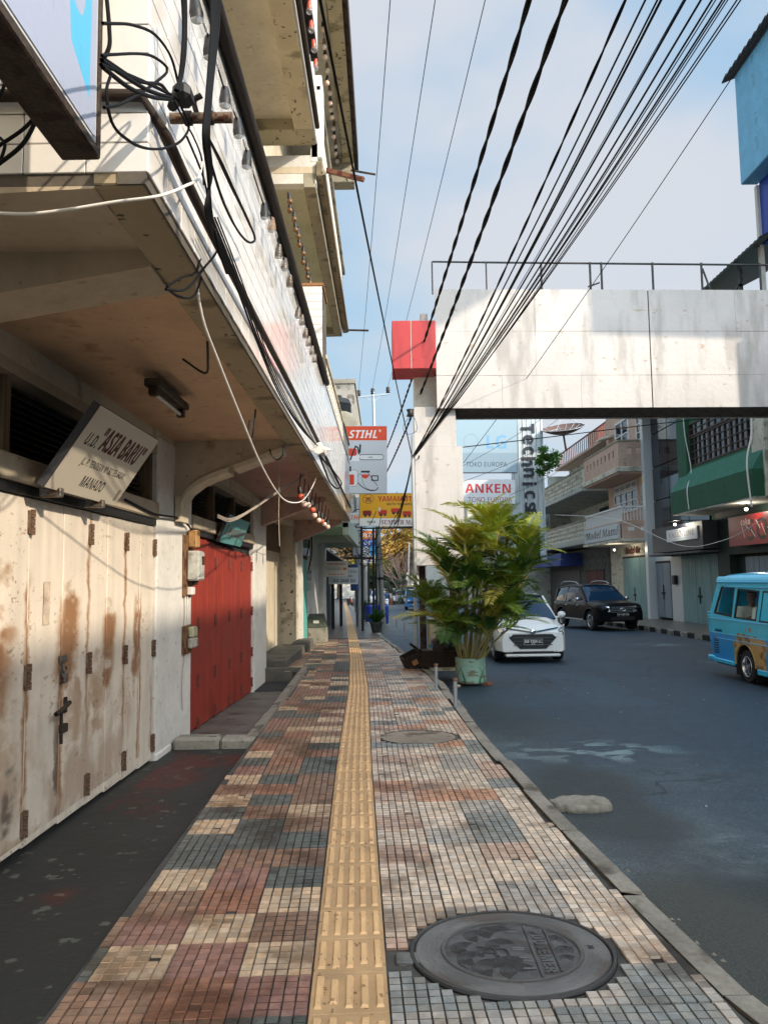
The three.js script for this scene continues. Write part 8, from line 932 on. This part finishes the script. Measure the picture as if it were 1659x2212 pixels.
  // motorbikes
  const bike = (px, d, col, rider, l, turn = 0) => { const t = thing('motorbike', l, 'motorbike', null, at(px, d)); t.rotation.y = turn; const pm = mat('bike' + col.join(), col, { roughness: 0.3 }); for (const z of [-0.62, 0.62]) mesh('wheel', new THREE.TorusGeometry(0.25, 0.055, 8, 20).rotateY(Math.PI / 2).translate(0, 0.3, z), M.rubber, t); mesh('front_fairing', smooth(merge([hexa([V(-0.14, 0.55, 0.5), V(0.14, 0.55, 0.5), V(0.16, 0.95, 0.42), V(-0.16, 0.95, 0.42), V(-0.07, 0.5, 0.72), V(0.07, 0.5, 0.72), V(0.09, 0.92, 0.56), V(-0.09, 0.92, 0.56)]), bx(-0.09, 0.09, 0.42, 0.55, 0.45, 0.85, 0.03)]), 0.4), pm, t); mesh('body', [hexa([V(-0.13, 0.45, -0.75), V(0.13, 0.45, -0.75), V(0.12, 0.42, 0.3), V(-0.12, 0.42, 0.3), V(-0.12, 0.78, -0.8), V(0.12, 0.78, -0.8), V(0.1, 0.7, 0.3), V(-0.1, 0.7, 0.3)]), bx(-0.12, 0.12, 0.75, 0.84, -0.75, 0.15, 0.03)], M.black, t); mesh('handlebar', [bar(V(-0.34, 1.02, 0.36), V(0.34, 1.02, 0.36), 0.03, 0.03), cyl(V(-0.3, 1.02, 0.38), V(-0.36, 1.22, 0.36), 0.012), cyl(V(0.3, 1.02, 0.38), V(0.36, 1.22, 0.36), 0.012)], M.black, t); mesh('headlight', smooth(new THREE.SphereGeometry(0.085, 12, 8).scale(1.2, 0.8, 0.5).translate(0, 0.86, 0.58), 1), lampGlass, t);
    if (rider) { const r = seatedPerson(rider[0], rider[1], mat('jeans', [0.04, 0.06, 0.11]), { arms: [[[-0.19, 0.50, 0], [-0.27, 0.30, 0.2], [-0.28, 0.20, 0.42]], [[0.19, 0.50, 0], [0.27, 0.30, 0.2], [0.28, 0.20, 0.42]]] }); r.position.copy(t.position).add(V(0, 0.82, -0.12)); const h = thing('helmet', rider[2], 'helmet', null, r.position.clone().add(V(0, 0.775, 0.03))); mesh('shell', smooth(new THREE.SphereGeometry(0.142, 20, 14, 0, 6.2832, 0, 1.9), 1), rider[3], h); mesh('visor', smooth(new THREE.SphereGeometry(0.147, 16, 8, 0.5, 2.14, 1.15, 0.6), 1), P.glass, h); } };
  bike(835, 60, [0.75, 0.75, 0.75], ['person in a blue and dark jacket riding the white motorbike', mat('jacketblue', [0.05, 0.10, 0.20]), 'dark helmet worn by the rider of the nearer white motorbike', M.black], 'white-fronted motorbike ridden towards the camera by the sign poles');
  bike(851, 83, [0.6, 0.6, 0.6], ['person in a black jacket riding the further motorbike', mat('jacketblack', [0.02, 0.02, 0.022]), 'white helmet worn by the rider of the further motorbike', M.whitewire], 'pale-fronted motorbike further off before the golden tree');
  bike(799, 40, [0.05, 0.05, 0.06], null, 'dark motorbike parked behind the blue barrels', 0.6); bike(756, 74, [0.3, 0.04, 0.04], null, 'dark red motorbike parked at the bend of the sidewalk', 0.3);
  // far cars
  const farCar = (label, pos, turn, c, o = {}) => { const t = thing('car', label, 'car', null, pos), pt = paint('f' + label, c); t.rotation.y = turn; car(t, { L: 4.3, w: 0.85, sill: 0.28, axles: [-1.25, 1.35], archR: 0.36, wheelR: 0.31, noseIn: 0.14, tailIn: 0.12, paint: pt, roofMin: 1.5, pillars: [[0.05, 0.02], [-0.95, -0.02]], belt: poly([[-2.15, 0.95], [0.9, 0.97], [1.2, 0.95], [2.15, 0.72]]), crown: poly([[-2.15, 0.02], [1.2, 0.09], [2.15, 0.02]]), glass: [[-2.0, 1.15, 0.72, 0.62], [-1.8, 1.54, 0.74, 0.6], [-0.8, 1.62, 0.78, 0.62], [0.2, 1.56, 0.78, 0.6], [0.7, 1.3, 0.77, 0.66], [1.2, 1.0, 0.75, 0.73]] }); mesh('grille', onNose([[-0.4, 0.4], [0.4, 0.4], [0.5, 0.62], [-0.5, 0.62]], 2.12, 2.17, 0.01), M.black, t); for (const s of [-1, 1]) mesh('headlight', bx(s * 0.5, s * 0.74, 0.62, 0.78, 2.0, 2.12, 0.02), lampGlass, t); mesh('number_plate', bx(-0.22, 0.22, 0.42, 0.54, 2.17, 2.19), M.black, t); return t; };
  farCar('white car parked nose on at the street end, left of two', at(794, 84), 0.05, [0.72, 0.73, 0.75]); farCar('white car parked nose on at the street end behind the sign poles', at(817, 82), 0.0, [0.70, 0.71, 0.74]);
  farCar('silver people carrier parked side on beyond the blue minibus', at(893, 88), 1.15, [0.45, 0.46, 0.47]); farCar('dark red car partly hidden behind the silver people carrier', at(881, 93), 0.5, [0.12, 0.03, 0.03]); farCar('dark green car parked on the right beyond the blue minibus', at(905, 78), 0.15, [0.03, 0.06, 0.05]);   { const t = thing('minibus', 'distant dark blue minibus with a yellow roof front and headboard', 'minibus', null, at(896, 61).add(V(0, 0, -1.8))), pt = paint('mb', [0.02, 0.13, 0.36]); car(t, { L: 3.7, w: 0.78, sill: 0.3, axles: [-1.2, 1.0], archR: 0.33, wheelR: 0.28, noseIn: 0.05, tailIn: 0.05, paint: pt, roofMin: 1.7, pillars: [[0.4, 0.02], [-0.6, 0]], pillarMat: pt, belt: poly([[-1.85, 1.08], [1.85, 1.02]]), crown: poly([[-1.85, 0.02], [1.85, 0.02]]), glass: [[-1.83, 1.2, 0.74, 0.68], [-1.7, 1.78, 0.74, 0.66], [0, 1.82, 0.75, 0.66], [1.1, 1.78, 0.75, 0.66], [1.78, 1.08, 0.73, 0.70]] }); mesh('headboard', bx(-0.62, 0.62, 1.80, 1.98, 0.7, 1.15, 0.03), mat('boardyellow', [0.40, 0.34, 0.14]), t); mesh('grille', bx(-0.6, 0.6, 0.55, 0.72, 1.82, 1.87, 0.01), M.black, t); for (const s of [-1, 1]) mesh('headlight', bx(s * 0.42, s * 0.62, 0.68, 0.82, 1.83, 1.885, 0.02), lampGlass, t); mesh('number_plate', bx(-0.2, 0.2, 0.42, 0.52, 1.84, 1.87), mat('plateyellow', [0.6, 0.42, 0.05]), t); mesh('windscreen_band', bx(-0.6, 0.6, 1.58, 1.66, 1.28, 1.34), M.white, t); }
  solo('traffic_cone', smooth(merge([lathe([[0.2, 0], [0.2, 0.04], [0.13, 0.05], [0.03, 0.7], [0, 0.7]], at(845, 84), 12)]), 0.5), mat('coneorange', [0.6, 0.10, 0.06]), 'orange traffic cone beside the further motorbike', 'traffic cone');
  // tangled service wires by the far poles
  const r = rng(33); for (let i = 0; i < 16; i++) { const a = [rr(768, 790, r), rr(1085, 1230, r)], b = [rr(805, 890, r), rr(1060, 1180, r)]; solo('service_wire', tube(sag(see(a[0], a[1], 'z', -30), see(b[0], b[1], 'z', -26 - 10 * r()), rr(0.1, 0.5, r)), 0.012, 20, 5), M.cable, 'thin service wire tangled round the far sign poles', 'wire', 'service wires round the far sign poles'); }
  for (let i = 0; i < 5; i++) { const c = see(775 + 3 * i, 1120 + 22 * i, 'z', -29.5), R = rr(0.16, 0.3, r), pts = []; for (let k = 0; k < 9; k++) pts.push(c.clone().add(V(Math.cos(k * 0.7) * R, Math.sin(k * 0.7) * R * 1.2, rr(-0.1, 0.1, r)))); solo('wire_coil', tube(pts, 0.015, 40, 5, true), M.cable, 'coiled wire hung among the far sign poles', 'wire', 'wire coils among the far sign poles'); }
  const tr = thing('transformer', 'grey distribution pole cabinet among wires behind the small orange sign', 'utility pole'); const q = at(776, 32); mesh('pole', cyl(V(q.x, -0.6, -32), see(771, 1075, 'z', -32), 0.15, 0.12, 12), M.galv, tr); mesh('cabinet', bx(q.x - 0.25, q.x + 0.05, 2.6, 4.4, -32.2, -31.85, 0.02), M.galv, tr);
}
{ // satellite dish and wall shrub on the balcony house
  const c = see(1217, 938, 'z', -46), t = thing('satellite_dish', 'large brown mesh satellite dish on the gallery of the balcony house', 'satellite dish', null, c), ribs = [], R = 1.3; t.rotation.set(0.32, 0, 0.14);
  for (let i = 0; i < 16; i++) { const a = (i / 16) * 6.283, p = []; for (let k = 0; k <= 6; k++) { const u = k / 6; p.push(V(Math.cos(a) * R * u, 0.42 * u * u, Math.sin(a) * R * u)); } ribs.push(tube(p, 0.018, 12, 4)); } for (const u of [0.4, 0.7, 1]) ribs.push(new THREE.TorusGeometry(R * u, 0.018, 5, 40).rotateX(Math.PI / 2).translate(0, 0.42 * u * u, 0)); mesh('ribs', ribs, M.galv, t);
  const pr = []; for (let k = 0; k <= 8; k++) pr.push([R * (k / 8), 0.42 * (k / 8) ** 2 - 0.012]); mesh('dish_mesh', lathe(pr, V(0, 0, 0), 32), mat('dishbrown', [0.13, 0.075, 0.06], { roughness: 0.8 }), t); mesh('feed_arm', [0, 2.1, 4.2].map((a) => cyl(V(Math.cos(a) * R, 0.42, Math.sin(a) * R), V(0, 1.1, 0), 0.018, 0.018, 5)), M.galv, t); mesh('feed', cyl(V(0, 1.0, 0), V(0, 1.25, 0), 0.08), M.galv, t); mesh('mast', cyl(V(0, -1.0, 0.3), V(0, 0, 0), 0.06), M.darkrust, t);
  leafyTree('wall_shrub', 'bright green shrub growing out of the sign tower wall', see(1183, 1030, 'z', -44.5), 1.9, 0.75, leafMat('shrubgreen', [0.07, 0.17, 0.03]), 12, 1400, 0.11);
}
renderer.render(scene, camera);
